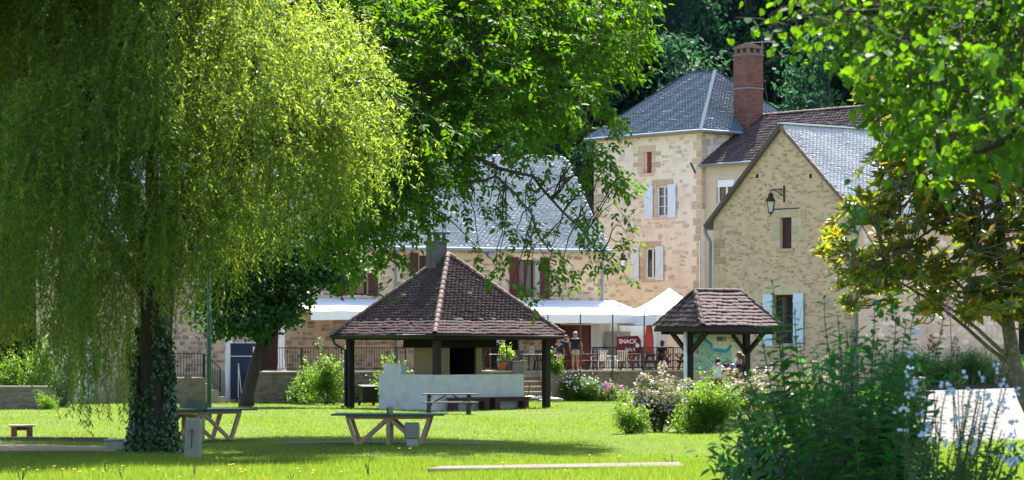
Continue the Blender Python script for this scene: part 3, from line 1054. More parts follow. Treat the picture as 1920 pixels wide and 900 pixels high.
# red brick chimney on the tower's right hand slope
chx = W(1403, 230, 38.5)
ch = thing('brick_chimney', 'tall red brick chimney rising beside the dark hipped roof', 'chimney', (chx.x, chx.y, 0), TA)
cw = .51
cz0, cz1 = 11.2, CH - (106 - HY) / 38.5
mb = MB()
mb.box(-cw + .012, cw - .012, -cw + .012, cw - .012, cz0, cz1)
core = mb.build('shaft', M['brick_mortar'], ch)
P, X, Y, Z = [], [], [], []
bh, bw = .075, .235
nz_ = int((cz1 - cz0) / bh)
for j in range(nz_):
    z = cz0 + (j + .5) * bh
    for fc in range(4):
        n_ = 4
        step = 2 * cw / n_
        for i in range(n_ + (j % 2)):
            a0, a1 = -cw + (i - (.5 if j % 2 else 0)) * step, -cw + (i + 1 - (.5 if j % 2 else 0)) * step
            a0, a1 = max(a0, -cw + .003), min(a1, cw - .003)
            c, wd = (a0 + a1) / 2, a1 - a0 - .012
            if fc == 0: p, x, zz = (c, -cw + .008, z), (wd, 0, 0), (0, -.02, 0)
            elif fc == 1: p, x, zz = (cw - .008, c, z), (0, wd, 0), (.02, 0, 0)
            elif fc == 2: p, x, zz = (c, cw - .008, z), (wd, 0, 0), (0, .02, 0)
            else: p, x, zz = (-cw + .008, c, z), (0, wd, 0), (-.02, 0, 0)
            P.append(p); X.append(x); Y.append((0, 0, bh - .012)); Z.append(tuple(v * random.uniform(.6, 1.3) for v in zz))
P, X, Y, Z = map(np.array, (P, X, Y, Z))
vis = np.array([1.0 if abs(z[1]) > 0 and z[1] < 0 or z[0] > 0 else 0.0 for z in Z]) * 100 + P[:, 2]
scatter(core, 'brick', 'brick_courses', BRICK, P, X, Y, Z, M['brick'], 300, vis)
mb = MB()
mb.box(-cw - .05, cw + .05, -cw - .05, cw + .05, cz1, cz1 + .08)
mb.box(-cw, cw, -cw, cw, cz1 + .08, cz1 + .15)
for i in (-1, 0, 1):
    for j in (-1, 0, 1):
        if i or j: mb.box(i * .4 - .07, i * .4 + .07, j * .4 - .07, j * .4 + .07, cz1 + .15, cz1 + .36)
mb.box(-cw - .03, cw + .03, -cw - .03, cw + .03, cz1 + .36, cz1 + .43)
for k in range(4):
    q = cw - .02 - k * .11
    mb.box(-q, q, -q, q, cz1 + .43 + k * .06, cz1 + .49 + k * .06)
mb.build('chimney_cap', M['brick_mortar'], ch)
mb = MB()
zb = CH - (168 - HY) / 38.5
for s in (-1, 1):
    mb.box(-cw - .03, cw + .03, s * (cw + .028) - .006, s * (cw + .028) + .006, zb, zb + .06)
    mb.box(s * (cw + .036) - .006, s * (cw + .036) + .006, -cw - .02, cw + .02, zb, zb + .06)
mb.build('strap_band', M['zinc'], ch)
an = thing('antenna', 'thin metal television antenna mast beside the red brick chimney', 'antenna', W(1429, 230, 38))
mb = MB()
mb.tube([(0, 0, -.3), (0, 0, 4.05)], .028, 6)
mb.build('mast', M['zinc'], an)
mb = MB()
mb.tube([(-.6, 0, 3.95), (.6, 0, 4.0)], .014, 5)
for k in range(7):
    x = -.55 + k * .18
    mb.tube([(x, -.25, 3.96), (x, .25, 3.98)], .008, 4)
mb.build('aerial', M['zinc'], an)

# ------------------------------------------------------------------ plastered annex behind the barn
AO = (tK[0] + .25 * TF.n[0], tK[1] + .25 * TF.n[1])
AF = Fac(AO, TA)
annex = thing('plastered_house', 'cream plastered house with brown tiled roof between tower and stone barn', 'house', (*AO, 0), TA)
AL, AD = 8.2, 6.9
az = AF.z(1318, 308)
wa = AF.rect(1343, 1376, 336, 380)
mb = MB()
facade(mb, 0.004, AL, .4, az, [wa])
mb.add([(AL, 0, .4), (AL, AD, .4), (AL, AD, az), (AL, AD / 2, az + 2.15), (AL, 0, az)], [(0, 1, 2, 3, 4)])
mb.add([(.004, AD, .4), (AL, AD, .4), (AL, AD, az), (.004, AD, az)], [(0, 1, 2, 3)])
mb.build('wall', M['plaster'], annex)
ar = 2.45
mb = MB()
slab(mb, [(-.05, -.3, az - .02), (AL + .2, -.3, az - .02), (AL + .2, AD / 2, az + ar), (-.05, AD / 2, az + ar)], .1)
slab(mb, [(AL + .2, AD + .3, az - .02), (-.05, AD + .3, az - .02), (-.05, AD / 2, az + ar), (AL + .2, AD / 2, az + ar)], .1)
roof = mb.build('roof', M['annex_tile'], annex)
roof_face(roof, [(-.05, -.3, az - .02), (AL + .2, -.3, az - .02), (AL + .2, AD / 2, az + ar), (-.05, AD / 2, az + ar)], .24, .26, .03, M['annex_tile'], stuff='tile_courses', seed=41)
ridge_tiles(roof, (-.05, AD / 2, az + ar + .02), (AL + .2, AD / 2, az + ar + .02), M['annex_tile'], .13, .4)
mb = MB()
mb.tube([(-.05, -.36, az - .08), (AL + .2, -.36, az - .08)], .07, 8)
mb.build('gutter', M['zinc'], annex, True)
window(annex, wa, M['white_paint'], .12, 2, 1, .09)
mb = MB()
mb.box(wa[0] + .005, wa[1] - .005, .06, .11, wa[3] - .36, wa[3] - .01)
mb.build('roller_box', M['white_paint'], annex)

# ------------------------------------------------------------------ stone barn with gable
BA = math.atan2(-.772, .635)
BW, BD = 7.77, 9.2
BF = Fac((7.97, 116.0), BA)
barn = thing('stone_barn', 'stone barn with rubble gable and steep slate roof on the right', 'barn', (*BF.O, 0), BA)
bz = BF.z(1340, 403) - .1
bp = BF.z(1468, 236)
wb1 = BF.rect(1463, 1484, 408, 466)
wb2 = BF.rect(1450, 1490, 553, 644)
mb = MB()
facade(mb, 0, BW, .3, bz, [wb1, wb2])
mb.add([(0, 0, bz), (BW, 0, bz), (BW / 2, 0, bp)], [(0, 1, 2)])
mb.add([(BW, 0, .3), (BW, BD, .3), (BW, BD, bz), (BW, 0, bz)], [(0, 1, 2, 3)])
mb.add([(0, BD, .3), (0, 0, .3), (0, 0, bz), (0, BD, bz)], [(0, 1, 2, 3)])
mb.add([(BW, BD, .3), (0, BD, .3), (0, BD, bz), (BW / 2, BD, bp), (BW, BD, bz)], [(0, 1, 2, 3, 4)])
wall = mb.build('wall', M['mortar_barn'], barn)
ext = [(w[0] - .4, w[1] + .4, w[2] - .2, w[3] + .4) for w in (wb1, wb2)]
slope = (bp - bz) / (BW / 2)
stone_field(wall, .4, BW - .4, 1.2, bp - .3, ext, M['stone_barn'], (.09, .26, .05, .12), .45, .02, 300, seed=15,
            inside=lambda u_, z_, w_: z_ + .2 < bz + slope * (BW / 2 - abs(u_ - BW / 2)))
stone_field(wall, .3, BD - .1, 1.0, bz - .1, [], M['stone_pale'], (.18, .42, .13, .26), .55, .02, 0, y=BW, seed=16, axis=1)
quoins(barn, .02, 1.0, bz - .05, 1, M['stone_barn'], 18)
quoins(barn, BW - .02, 1.0, bz - .05, -1, M['stone_barn'], 19)
for k, w in enumerate((wb1, wb2)):
    surround(barn, w, M['quoin'], 50 + k * 4, True, .32)
w = wb1
mb = MB()
mb.box(w[0] - .42, w[1] + .45, -.05, .02, w[3] + .33, w[3] + .36)
for k in range(5):
    mb.box(w[0] + .012 + (w[1] - w[0] - .02) * k / 5, w[0] + (w[1] - w[0] - .012) * (k + 1) / 5, .12, .16, w[2] + .02, w[3] - .02)
mb.build('shutter', M['brown_shutter'], barn)
window(barn, wb2, M['brown_shutter'], .16, 2, 3, .08)
shutter(barn, BF.u(1433), BF.u(1451), wb2[2] - .1, wb2[3] + .05, M['shutter_white'], -.1, 4)
shutter(barn, BF.u(1490), BF.u(1509), wb2[2] - .1, wb2[3] + .05, M['shutter_white'], -.1, 4)
bo = .14
ez = bz - slope * .35
E = [(-.35, -bo, ez), (BW / 2, -bo, bp + .04), (BW + .35, -bo, ez), (BW + .35, BD + .1, ez), (BW / 2, BD + .1, bp + .04), (-.35, BD + .1, ez)]
mb = MB()
slab(mb, [E[2], E[3], E[4], E[1]], .09)
slab(mb, [E[5], E[0], E[1], E[4]], .09)
roof = mb.build('roof', M['slate_dark'], barn)
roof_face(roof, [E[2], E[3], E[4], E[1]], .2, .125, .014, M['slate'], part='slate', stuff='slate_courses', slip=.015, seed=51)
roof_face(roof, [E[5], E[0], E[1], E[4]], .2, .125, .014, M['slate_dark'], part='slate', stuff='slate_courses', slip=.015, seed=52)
mb = MB()
mb.beam(Vector(E[1]) + Vector((0, 0, .06)), Vector(E[4]) + Vector((0, 0, .06)), .3, .05)
mb.build('ridge_flashing', M['white_paint'], roof)
mb = MB()
for a_, b_ in ((E[0], E[1]), (E[2], E[1])):
    mb.beam(Vector(a_) + Vector((0, -.027, -.055)), Vector(b_) + Vector((0, -.027, -.055)), .05, .15)
mb.build('verge_tiles', M['ridge_tile'], roof)
mb = MB()
mb.tube([(-.4, -.1, ez - .1), (-.4, BD, ez - .1)], .08, 8)
mb.tube([(-.4, -.06, ez - .14), (-.4, -.06, ez - .3), (-.12, -.06, ez - .65), (-.12, -.06, 1.0)], .065, 8)
mb.build('downpipe', M['zinc'], barn, True)
mb = MB()
mb.tube([(BW + .42, -.05, ez - .1), (BW + .42, BD, ez - .1)], .08, 8)
mb.tube([(BW + .42, -.02, ez - .14), (BW + .1, -.06, ez - .6), (BW + .1, -.06, .9)], .055, 8)
mb.build('gutter', M['zinc'], barn, True)
for k, (ux, py) in enumerate(((1420, 330), (1520, 330), (1530, 312))):
    mb = MB()
    uu, zz = BF.uz(ux, py)
    mb.box(uu - .06, uu + .06, -.012, .02, zz - .08, zz + .08)
    mb.build('vent_hole', M['black'], barn)


def lantern(name, label, root, rotz, dirx, arm=.62, s=1.0):
    t = thing(name, label, 'lantern', root, rotz, None)
    mb = MB()
    mb.box(-.025, .025, -.05, -.005, -.35 * s, .3 * s)
    mb.beam((0, -.04, .16 * s), (dirx * arm, -.04, .16 * s), .03, .03)
    pts = [(dirx * arm * f, -.04, (.16 - .3 * (1 - f) ** 2 - .02) * s) for f in (0, .2, .4, .6, .8)]
    mb.tube(pts, .014, 5)
    pts = [(dirx * (.2 + .1 * math.cos(a)), -.04, (.02 + .1 * math.sin(a)) * s) for a in np.linspace(0, 5.5, 10)]
    mb.tube(pts, .011, 5)
    mb.tube([(dirx * arm, -.04, .16 * s), (dirx * arm, -.04, .03 * s)], .015, 5)
    mb.build('bracket', M['iron'], t)
    mb = MB()
    c = (dirx * arm, -.04, -.72 * s)
    mb.lathe([(.10 * s, 0), (.185 * s, .42 * s), (.0, .42 * s)], 4, c)
    mb.build('lamp_glass', M['lamp_glass'], t)
    mb = MB()
    mb.lathe([(.215 * s, .421 * s), (.19 * s, .5 * s), (.1 * s, .6 * s), (.09 * s, .64 * s), (.11 * s, .68 * s), (.02 * s, .77 * s)], 8, c)
    mb.build('lamp_cap', M['lamp_brown'], t)
    mb = MB()
    for k in range(4):
        a = math.pi / 2 * k
        mb.beam((c[0] + .103 * s * math.cos(a), c[1] + .103 * s * math.sin(a), c[2]), (c[0] + .19 * s * math.cos(a), c[1] + .19 * s * math.sin(a), c[2] + .42 * s), .022, .022)
    mb.lathe([(.115 * s, -.02 * s), (.115 * s, .012 * s)], 8, c)
    mb.lathe([(.02 * s, -.1 * s), (.03 * s, -.02 * s)], 6, c)
    mb.build('lamp_frame', M['lamp_brown'], t)
    return t


lantern('wall_lantern', 'brown lantern on scrolled iron bracket high on the barn gable', BF.world(BF.u(1471), 0, BF.z(1471, 362)), BA, -1, .72, 1.0)
lantern('wall_lantern', 'white glazed lantern on bracket at the corner of the long house', HF.world(HF.u(1134), -.2, HF.z(1134, 476)), HA, 1, .85, 1.0)

# ------------------------------------------------------------------ terrace
TO = (HF.O[0] - 6.5 * HF.n[0], HF.O[1] - 6.5 * HF.n[1])
EF = Fac(TO, HA)
TZ = 1.35
tu0, tu1 = EF.u(478), EF.u(1292)
st0, st1 = EF.u(968), EF.u(1034)
terr = bpy.data.objects.new('terrace_floor', None)
mb = MB()
mb.box(tu0 + .25, st0, .22, 6.48, .02, TZ)
mb.box(st0, st1, 1.55, 6.48, .02, TZ)
mb.box(st1, tu1 + 1.2, .22, 6.48, .02, TZ)
o = mb.build('terrace_floor', M['terrace_stone'])
o.location = (*TO, 0)
o.rotation_euler = (0, 0, HA)
setp(o, kind='structure')


def at_terrace(o):
    o.location = (*TO, 0)
    o.rotation_euler = (0, 0, HA)
    return o


for k, (a, b, lab) in enumerate(((tu0, st0, 'low rubble retaining wall of the terrace, left of the stone steps'), (st1, tu1, 'low rubble retaining wall of the terrace behind the white flowers'))):
    t = thing('retaining_wall', lab, 'wall', (*TO, 0), HA)
    mb = MB()
    mb.box(a, b, 0, .219, -.1, TZ - .06)
    wall = mb.build('core', M['terrace_wall'], t)
    stone_field(wall, a + .05, b - .05, .02, TZ - .1, [], M['stone_dark'], (.18, .45, .11, .2), .8, .03, 120, seed=60 + k)
    n = max(1, int((b - a) / .8))
    for i in range(n):
        mb = MB()
        c0, c1 = a + (b - a) * i / n, a + (b - a) * (i + 1) / n
        mb.box(c0 + .006, c1 - .006, -.05, .3, TZ - .058, TZ + .012)
        mb.build('coping_stone', M['terrace_stone'], wall, bevel=.01)
stp = thing('stone_steps', 'short flight of stone steps up to the terrace beside the pavilion', 'steps', (*TO, 0), HA)
for k in range(5):
    mb = MB()
    zz = TZ / 6 * (k + 1)
    y0 = -.15 + k * .34
    mb.box(st0 + .01, st1 - .01, y0, 1.54, zz - TZ / 6 + (.0 if k else -.1), zz - .05)
    riser = mb.build('riser', M['terrace_wall'], stp)
    mb = MB()
    mb.box(st0 + .01, st1 - .01, y0 - .04, min(y0 + .36, 1.54), zz - .048, zz - .001)
    mb.build('tread', M['terrace_stone'], stp, bevel=.008)


def railing(label, fac, a, b, y, z0, h=1.0, posts=2.2, z0b=None, thick=.035):
    """iron railing along a facade line; z0b lets it run down a slope"""
    t = thing('iron_railing', label, 'railing', (*fac.O, 0), fac.a)
    z0b = z0 if z0b is None else z0b
    zf = lambda u_: z0 + (z0b - z0) * (u_ - a) / (b - a)
    mb = MB()
    mb.beam((a, y, z0 + h), (b, y, z0b + h), .05, thick)
    mb.build('top_rail', M['iron'], t)
    mb = MB()
    mb.beam((a, y, z0 + .11), (b, y, z0b + .11), .04, .03)
    mb.build('bottom_rail', M['iron'], t)
    n = max(1, int(round((b - a) / posts)))
    me = MB().box(-.025, .025, -.025, .025, 0, h - .018).mesh('post')
    me.materials.append(M['iron'])
    for i in range(n + 1):
        c = a + (b - a) * i / n
        o = link('post', me, None, t)
        o.location = (c, y, zf(c))
    m_ = int((b - a) / .115)
    me = MB().box(-.009, .009, -.009, .009, .125, h - .02).mesh('picket')
    me.materials.append(M['iron'])
    for i in range(1, m_):
        c = a + (b - a) * i / m_
        o = link('picket', me, None, t)
        o.location = (c, y, zf(c))
    return t


railing('black iron railing in front of the two women on the terrace', EF, st1 + .05, tu1 - .05, .12, TZ)
railing('black iron railing behind the barbecue, left of the terracotta pot', EF, EF.u(845), EF.u(952), .12, TZ)
railing('black iron railing behind the leafy bush, left of the white stepped wall', EF, EF.u(660), EF.u(762), .12, TZ)
railing('black iron railing right of the white cloth tent leg behind the bush', EF, EF.u(492), EF.u(642), .12, TZ)
railing('black iron railing set back beside the snack sign, farther than the other railings', EF, EF.u(1112, 3.6), EF.u(1262, 3.6), 3.6, TZ, 1.02)
railing('black iron railing with level top behind the willow trunk, by the house stairs', EF, EF.u(338), EF.u(402), 1.5, TZ - .25, 1.0)
railing('short sloping iron railing going down the steps by the green post', EF, EF.u(402) + .05, EF.u(434), 1.5, TZ - .25, 1.0, z0b=.5)
t = thing('stair_block', 'low rubble stair landing behind the willow trunk', 'steps', (*TO, 0), HA)
mb = MB()
mb.box(EF.u(300), EF.u(404), 1.35, 6.4, -.1, TZ - .26)
o = mb.build('landing', M['terrace_wall'], t)
stone_field(o, EF.u(302), EF.u(402), .05, TZ - .3, [], M['stone_dark'], (.2, .5, .14, .26), .75, .03, 60, y=1.35, seed=77)
for k in range(3):
    mb = MB()
    mb.box(EF.u(404) + .3 * k, EF.u(404) + .3 * (k + 1) - .002, 1.36, 3.2, -.1, TZ - .5 - .28 * k)
    mb.build('step', M['terrace_stone'], t)
patch('terrace_apron', un, un[:10], M['path'], .014, bil((-13.5, 120.6), (-9.4, 122.5), (-10, 124.0), (-14.2, 122.5)))

# rusty poles along the railing
for k, px in enumerate((1026, 1087, 1147.5, 1206.5)):
    labs = ('thin rusty pole beside the pavilion post, next to the woman in the lettered shirt', 'thin rusty pole in front of the woman in sunglasses', 'thin rusty pole left of the gazebo leg', 'thin rusty pole just left of the closed red parasol')
    u_ = EF.u(px)
    o = thing('rusty_pole', labs[k], 'pole', EF.world(u_, -.07, TZ), 0, 'poles along the terrace railing')
    ztop = EF.z(px, (590, 588, 586, 581)[k]) - TZ
    MB().tube([(0, 0, -.5), (0, 0, ztop)], [.035, .03], 7).build('shaft', M['rust'], o)
    MB().lathe([(.05, 0), (.05, .03), (.02, .05)], 7, (0, 0, ztop * .55)).build('collar', M['rust'], o)


# white awning along the house
def awning(label, pxa, pxb, ztop, zfront, depth, leg_px):
    t = thing('white_awning', label, 'awning', (*HF.O, 0), HA)
    a, b = HF.u(pxa), HF.u(pxb)
    n, m_ = 24, 8
    V, fs = [], []
    for j in range(m_ + 1):
        f = j / m_
        for i in range(n + 1):
            g = i / n
            sag = -.05 * math.sin(math.pi * f) * (1 - abs(math.cos(math.pi * g * 3)) * .7) + .012 * math.sin(g * 23 + f * 3) * f
            V.append((a + (b - a) * g, -.03 - depth * f, ztop + (zfront - ztop) * f + sag))
    for j in range(m_):
        for i in range(n):
            q = j * (n + 1) + i
            fs.append((q, q + 1, q + n + 2, q + n + 1))
    mb = MB().add(V, fs)
    mb.build('canopy', M['tarp'], t, True)
    mb = MB()
    V, fs = [], []
    for j in (0, 1):
        for i in range(n * 2 + 1):
            g = i / (n * 2)
            V.append((a + (b - a) * g, -.034 - depth + (.02 * math.sin(i * 1.7) if j else 0), zfront - .01 + .012 * math.sin(g * 23 + 3) - j * (.38 + .006 * math.sin(i * .9))))
    for i in range(n * 2):
        fs.append((i, i + 1, i + n * 2 + 2, i + n * 2 + 1))
    mb.add(V, fs)
    mb.build('valance', M['tarp'], t, True)
    for p in leg_px:
        mb = MB()
        u_ = HF.u(p, -depth)
        k = 10
        V, fs = [], []
        zb = 1.36 if p > 470 else .05
        for j in range(9):
            zz = zfront - .2 + (zb - zfront + .2) * j / 8
            for i in range(k):
                an_ = 2 * math.pi * i / k
                rr = .14 + .02 * math.sin(an_ * 3 + j) + (.05 if j == 8 else 0)
                V.append((u_ + rr * math.cos(an_), -depth + .1 + rr * .8 * math.sin(an_), zz))
        for j in range(8):
            for i in range(k):
                q, w_ = j * k + i, j * k + (i + 1) % k
                fs.append((q, w_, w_ + k, q + k))
        mb.add(V, fs).build('cloth_leg', M['tarp_grey'], t, True)
    return t


awning('long white awning along the house front, left part behind the pavilion roof', 530, 790, 4.55, 3.95, 3.6, (430, 529))
awning('long white awning along the house front, right part above the two women', 900, 1150, 4.55, 3.85, 3.8, ())

# white gazebo of the snack bar
ga = thing('white_gazebo', 'white pop-up gazebo with pointed roof beside the kiosk', 'gazebo', EF.world(EF.u(1255, 2.6), 2.6, TZ), HA + R(2))
gw, gh = 1.74, 2.5
pk = 3.72
V, fs = [], []
nn = 12
for j in range(nn + 1):
    f = j / nn
    rr = gw * (1 - f)
    zz = gh + (pk - gh) * (f ** 1.15) - .1 * math.sin(math.pi * f)
    ring = []
    for s in range(4):
        c0 = [(-1, -1), (1, -1), (1, 1), (-1, 1)][s]
        c1 = [(-1, -1), (1, -1), (1, 1), (-1, 1)][(s + 1) % 4]
        for q in range(4):
            g = q / 4
            ring.append((rr * (c0[0] + (c1[0] - c0[0]) * g), rr * (c0[1] + (c1[1] - c0[1]) * g), zz - .05 * math.sin(math.pi * g) * (1 - f)))
    V += ring
for j in range(nn):
    for k in range(16):
        a_, b_ = j * 16 + k, j * 16 + (k + 1) % 16
        fs.append((a_, b_, b_ + 16, a_ + 16))
MB().add(V, fs).build('canopy', M['tarp'], ga, True)
V, fs = [], []
for j in (0, 1):
    for k in range(64):
        s, g = k // 16, (k % 16) / 16
        c0 = [(-1, -1), (1, -1), (1, 1), (-1, 1)][s]
        c1 = [(-1, -1), (1, -1), (1, 1), (-1, 1)][(s + 1) % 4]
        V.append((gw * (c0[0] + (c1[0] - c0[0]) * g), gw * (c0[1] + (c1[1] - c0[1]) * g), gh - .05 * math.sin(math.pi * g) - j * (.46 + .012 * (k % 2))))
for k in range(64):
    fs.append((k, (k + 1) % 64, (k + 1) % 64 + 64, k + 64))
MB().add(V, fs).build('valance', M['tarp'], ga, True)
for sx in (-1, 1):
    for sy in (-1, 1):
        MB().box(sx * (gw - .03) - .025, sx * (gw - .03) + .025, sy * (gw - .03) - .025, sy * (gw - .03) + .025, 0, gh - .04).build('leg', M['white_paint'], ga)
mb = MB()
for sx in (-1, 1):
    mb.beam((sx * gw * .97, -gw * .97, gh - .55), (0, -gw * .97, gh - .1), .02, .03)
    mb.beam((sx * gw * .97, -gw * .97, gh - .1), (0, -gw * .97, gh - .55), .02, .03)
mb.build('truss', M['white_paint'], ga)
# side cloth with a clear window
sc_ = thing('canvas_screen', 'white canvas side wall with clear plastic window behind the snack sign', 'screen', (*EF.O, 0), HA)
a, b = EF.u(1108, 5.2), EF.u(1250, 5.2)
V, fs = [], []
for j in (0, 1):
    for k in range(41):
        V.append((a + (b - a) * k / 40, 5.2 + .035 * math.sin(k * 1.1), 3.75 if j else TZ + .03))
for k in range(40): fs.append((k, k + 1, k + 42, k + 41))
MB().add(V, fs).build('canvas', M['tarp'], sc_, True)
mb = MB()
mb.box(EF.u(1135, 5.1), EF.u(1182, 5.1), 5.1, 5.11, 2.0, 3.1)
mb.build('clear_window', M['clear_plastic'], sc_)

# red snack board
sb = thing('snack_board', 'dark red board lettered SNACK BAR on the terrace railing', 'sign', EF.world(EF.u(1179, 1.9), 1.9, TZ + .68), HA)
bw_, bh_ = (EF.u(1202, 1.9) - EF.u(1157, 1.9)), .86
mb = MB()
pts = [(-bw_ / 2, -.02, 0), (bw_ / 2, -.02, 0), (bw_ / 2, -.02, bh_ - .2), (bw_ / 2 - .15, -.02, bh_), (-bw_ / 2, -.02, bh_ - .03)]
mb.prism(pts, (0, .04, 0)).build('board', M['sign_red'], sb)


def text(body, size, loc, parent, mat_, name='lettering', rx=R(90), ry=0, rz=0, ext=.003, sx=1.0):
    cu = bpy.data.curves.new(name, 'FONT')
    cu.body = body
    cu.size = size
    cu.align_x = 'CENTER'
    cu.align_y = 'CENTER'
    cu.extrude = ext
    cu.offset = .004 * size / .3
    tmp = link('tmp_text', cu)
    bpy.context.view_layer.update()
    me = bpy.data.meshes.new_from_object(tmp.evaluated_get(bpy.context.evaluated_depsgraph_get()))
    bpy.data.objects.remove(tmp)
    me.name = name
    me.materials.clear()
    o = link(name, me, mat_, parent)
    o.location = loc
    o.rotation_euler = (rx, ry, rz)
    o.scale = (sx, 1, 1)
    return o


text('SNACK', .27, (-.06, -.028, .60), sb, M['white_print'], sx=1.02)
text('BAR', .27, (.06, -.028, .24), sb, M['white_print'], sx=1.1)
o = MB().lathe([(.1, 0), (.1, .006)], 16).build('ball_drawing', M['white_print'], sb)
o.rotation_euler = (R(90), 0, 0)
o.location = (.42, -.022, .42)
mb = MB()
for s in (-1, 1): mb.box(s * bw_ * .4 - .025, s * bw_ * .4 + .025, .022, .06, -.55, .5)
mb.build('stand', M['dark_wood'], sb)

# closed red parasol
pr = thing('closed_parasol', 'closed red parasol standing on the terrace right of the snack board', 'parasol', EF.world(EF.u(1217, 1.8), 1.8, TZ))
mb = MB()
V, fs = [], []
prof_ = [(.06, 2.62), (.13, 2.58), (.2, 2.0), (.27, 1.4), (.33, .95), (.3, .9)]
k = 16
for r0, zz in prof_:
    for i in range(k):
        a_ = 2 * math.pi * i / k
        rr = r0 * (1 + (.2 if i % 2 else -.12))
        V.append((rr * math.cos(a_), rr * math.sin(a_), zz + (.05 if i % 2 and zz < 1 else 0)))
for j in range(len(prof_) - 1):
    for i in range(k):
        a_, b_ = j * k + i, j * k + (i + 1) % k
        fs.append((a_, b_, b_ + k, a_ + k))
fs.append(tuple(range(k)))
mb.add(V, fs).build('canopy', M['red_cloth'], pr, True)
MB().tube([(0, 0, 0), (0, 0, 2.7)], .025, 8).build('pole', M['plastic_white'], pr)
pr.scale = (.8, .8, .8)
MB().lathe([(.28, 0), (.28, .06), (.05, .1)], 14).build('base', M['planter_grey'], pr)
o = MB().lathe([(.035, 0), (.05, .02), (.0, .03)], 8).build('button', M['fl_yellow'], pr)
o.rotation_euler = (R(90), 0, 0)
o.location = (-.13, -.3, 1.15)


# ------------------------------------------------------------------ terrace furniture
def picnic(name, label, loc, rz, mat_, L=1.8, group=None, h=.74):
    t = thing(name, label, 'picnic table', loc, rz, group)
    for k in range(5):
        y = -.32 + k * .16
        MB().box(-L / 2, L / 2, y - .074, y + .074, h - .04, h).build('top_plank', mat_, t, bevel=.006)
    for s in (-1, 1):
        for q in (0, 1):
            y = s * (.62 + q * .15)
            MB().box(-L / 2, L / 2, y - .07, y + .07, .41, .45).build('seat_plank', mat_, t, bevel=.006)
    for s in (-1, 1):
        x = s * (L / 2 - .28)
        mb = MB()
        mb.beam((x - .03, -.2, h - .05), (x - .03, -.58, 0), .045, .1, (1, 0, 0))
        mb.beam((x - .03, .2, h - .05), (x - .03, .58, 0), .045, .1, (1, 0, 0))
        mb.beam((x + .02, -.8, .36), (x + .02, .8, .36), .045, .095)
        mb.beam((x + .02, -.36, h - .09), (x + .02, .36, h - .09), .045, .09)
        mb.build('leg_frame', mat_, t)
    mb = MB()
    for s in (-1, 1):
        mb.beam((s * .12, 0, h - .06), (s * (L / 2 - .32), 0, .38), .07, .045)
    mb.build('brace', mat_, t)
    return t


pt = picnic('picnic_table', 'dark weathered wooden picnic table on the lawn before the white wall', W(843, 767, 52.5), R(5), M['picnic_wood'], 1.98)
pt.location.z = gz(pt.location.x, pt.location.y)
tabs = [(1198, 1.0, 4, 'reddish wooden picnic table in front of the snack board'), (1262, 1.2, 0, 'reddish wooden picnic table where the man in black sits'),
        (1095, 1.7, 8, 'reddish wooden picnic table behind the woman in sunglasses'), (1050, 2.6, -5, 'reddish wooden picnic table behind the woman in the lettered shirt')]
for k, (px, y, rz, lab) in enumerate(tabs):
    picnic('terrace_picnic_table', lab, EF.world(EF.u(px, y), y, TZ), HA + R(rz), M['orange_wood'], 1.75, 'reddish picnic tables on the terrace')


def plastic_chair(label, loc, rz, mat_, group):
    t = thing('garden_chair', label, 'chair', loc, rz, group)
    MB().prism([(-.22, -.22, .4), (.22, -.22, .42), (.21, .22, .4), (-.21, .22, .4)], (0, 0, .025)).build('seat', mat_, t)
    mb = MB()
    for k in range(5):
        x = -.17 + k * .085
        mb.beam((x, .22, .42), (x * 1.15, .33, .84), .055, .02, (0, 1, 0))
    mb.beam((-.24, .335, .86), (.24, .335, .86), .03, .07)
    mb.build('backrest', mat_, t)
    for sx in (-1, 1):
        mb = MB()
        mb.beam((sx * .25, -.2, .62), (sx * .25, .28, .66), .05, .025)
        mb.beam((sx * .25, -.2, .62), (sx * .23, -.21, .42), .045, .03)
        mb.build('armrest', mat_, t)
        for sy in (-1, 1):
            MB().beam((sx * .21, sy * .2, .41), (sx * .26, sy * .25, 0), .05, .045).build('leg', mat_, t)
    return t


for px, y, rz, lab in ((1122, .9, 200, 'white plastic garden chair right of the woman in sunglasses'), (1141, 1.1, 30, 'white plastic garden chair between the two other white chairs'),
                       (1166, .9, 160, 'white plastic garden chair left of the table before the snack board')):
    plastic_chair(lab, EF.world(EF.u(px, y), y, TZ), HA + R(rz), M['plastic_white'], 'white garden chairs')
for px, y, rz, lab in ((897, .9, 250, 'dark chair beside the bistro table just right of the barbecue'), (978, 1.3, 100, 'dark chair by the grey planter at the steps'),
                       (965, 2.3, 200, 'dark chair behind the round tables, nearest the house door'), (1012, 2.4, 160, 'dark chair half behind the right pavilion post')):
    plastic_chair(lab, EF.world(EF.u(px, y), y, TZ), HA + R(rz), M['plastic_dark'], 'dark terrace chairs')
for px, y, lab in ((934, 1.2, 'white round bistro table behind the terracotta pot'), (992, 2.0, 'white round bistro table above the stone steps'), (1008, 1.9, 'small white round table beside the right pavilion post')):
    t = thing('bistro_table', lab, 'table', EF.world(EF.u(px, y), y, TZ), 0, 'round bistro tables')
    MB().lathe([(.40, .70), (.41, .715), (.4, .73)], 20).build('table_top', M['plastic_white'], t)
    MB().tube([(0, 0, .03), (0, 0, .7)], .03, 8).build('stem', M['plastic_dark'], t)
    MB().lathe([(.26, 0), (.24, .03), (.04, .05)], 12).build('base', M['plastic_dark'], t)

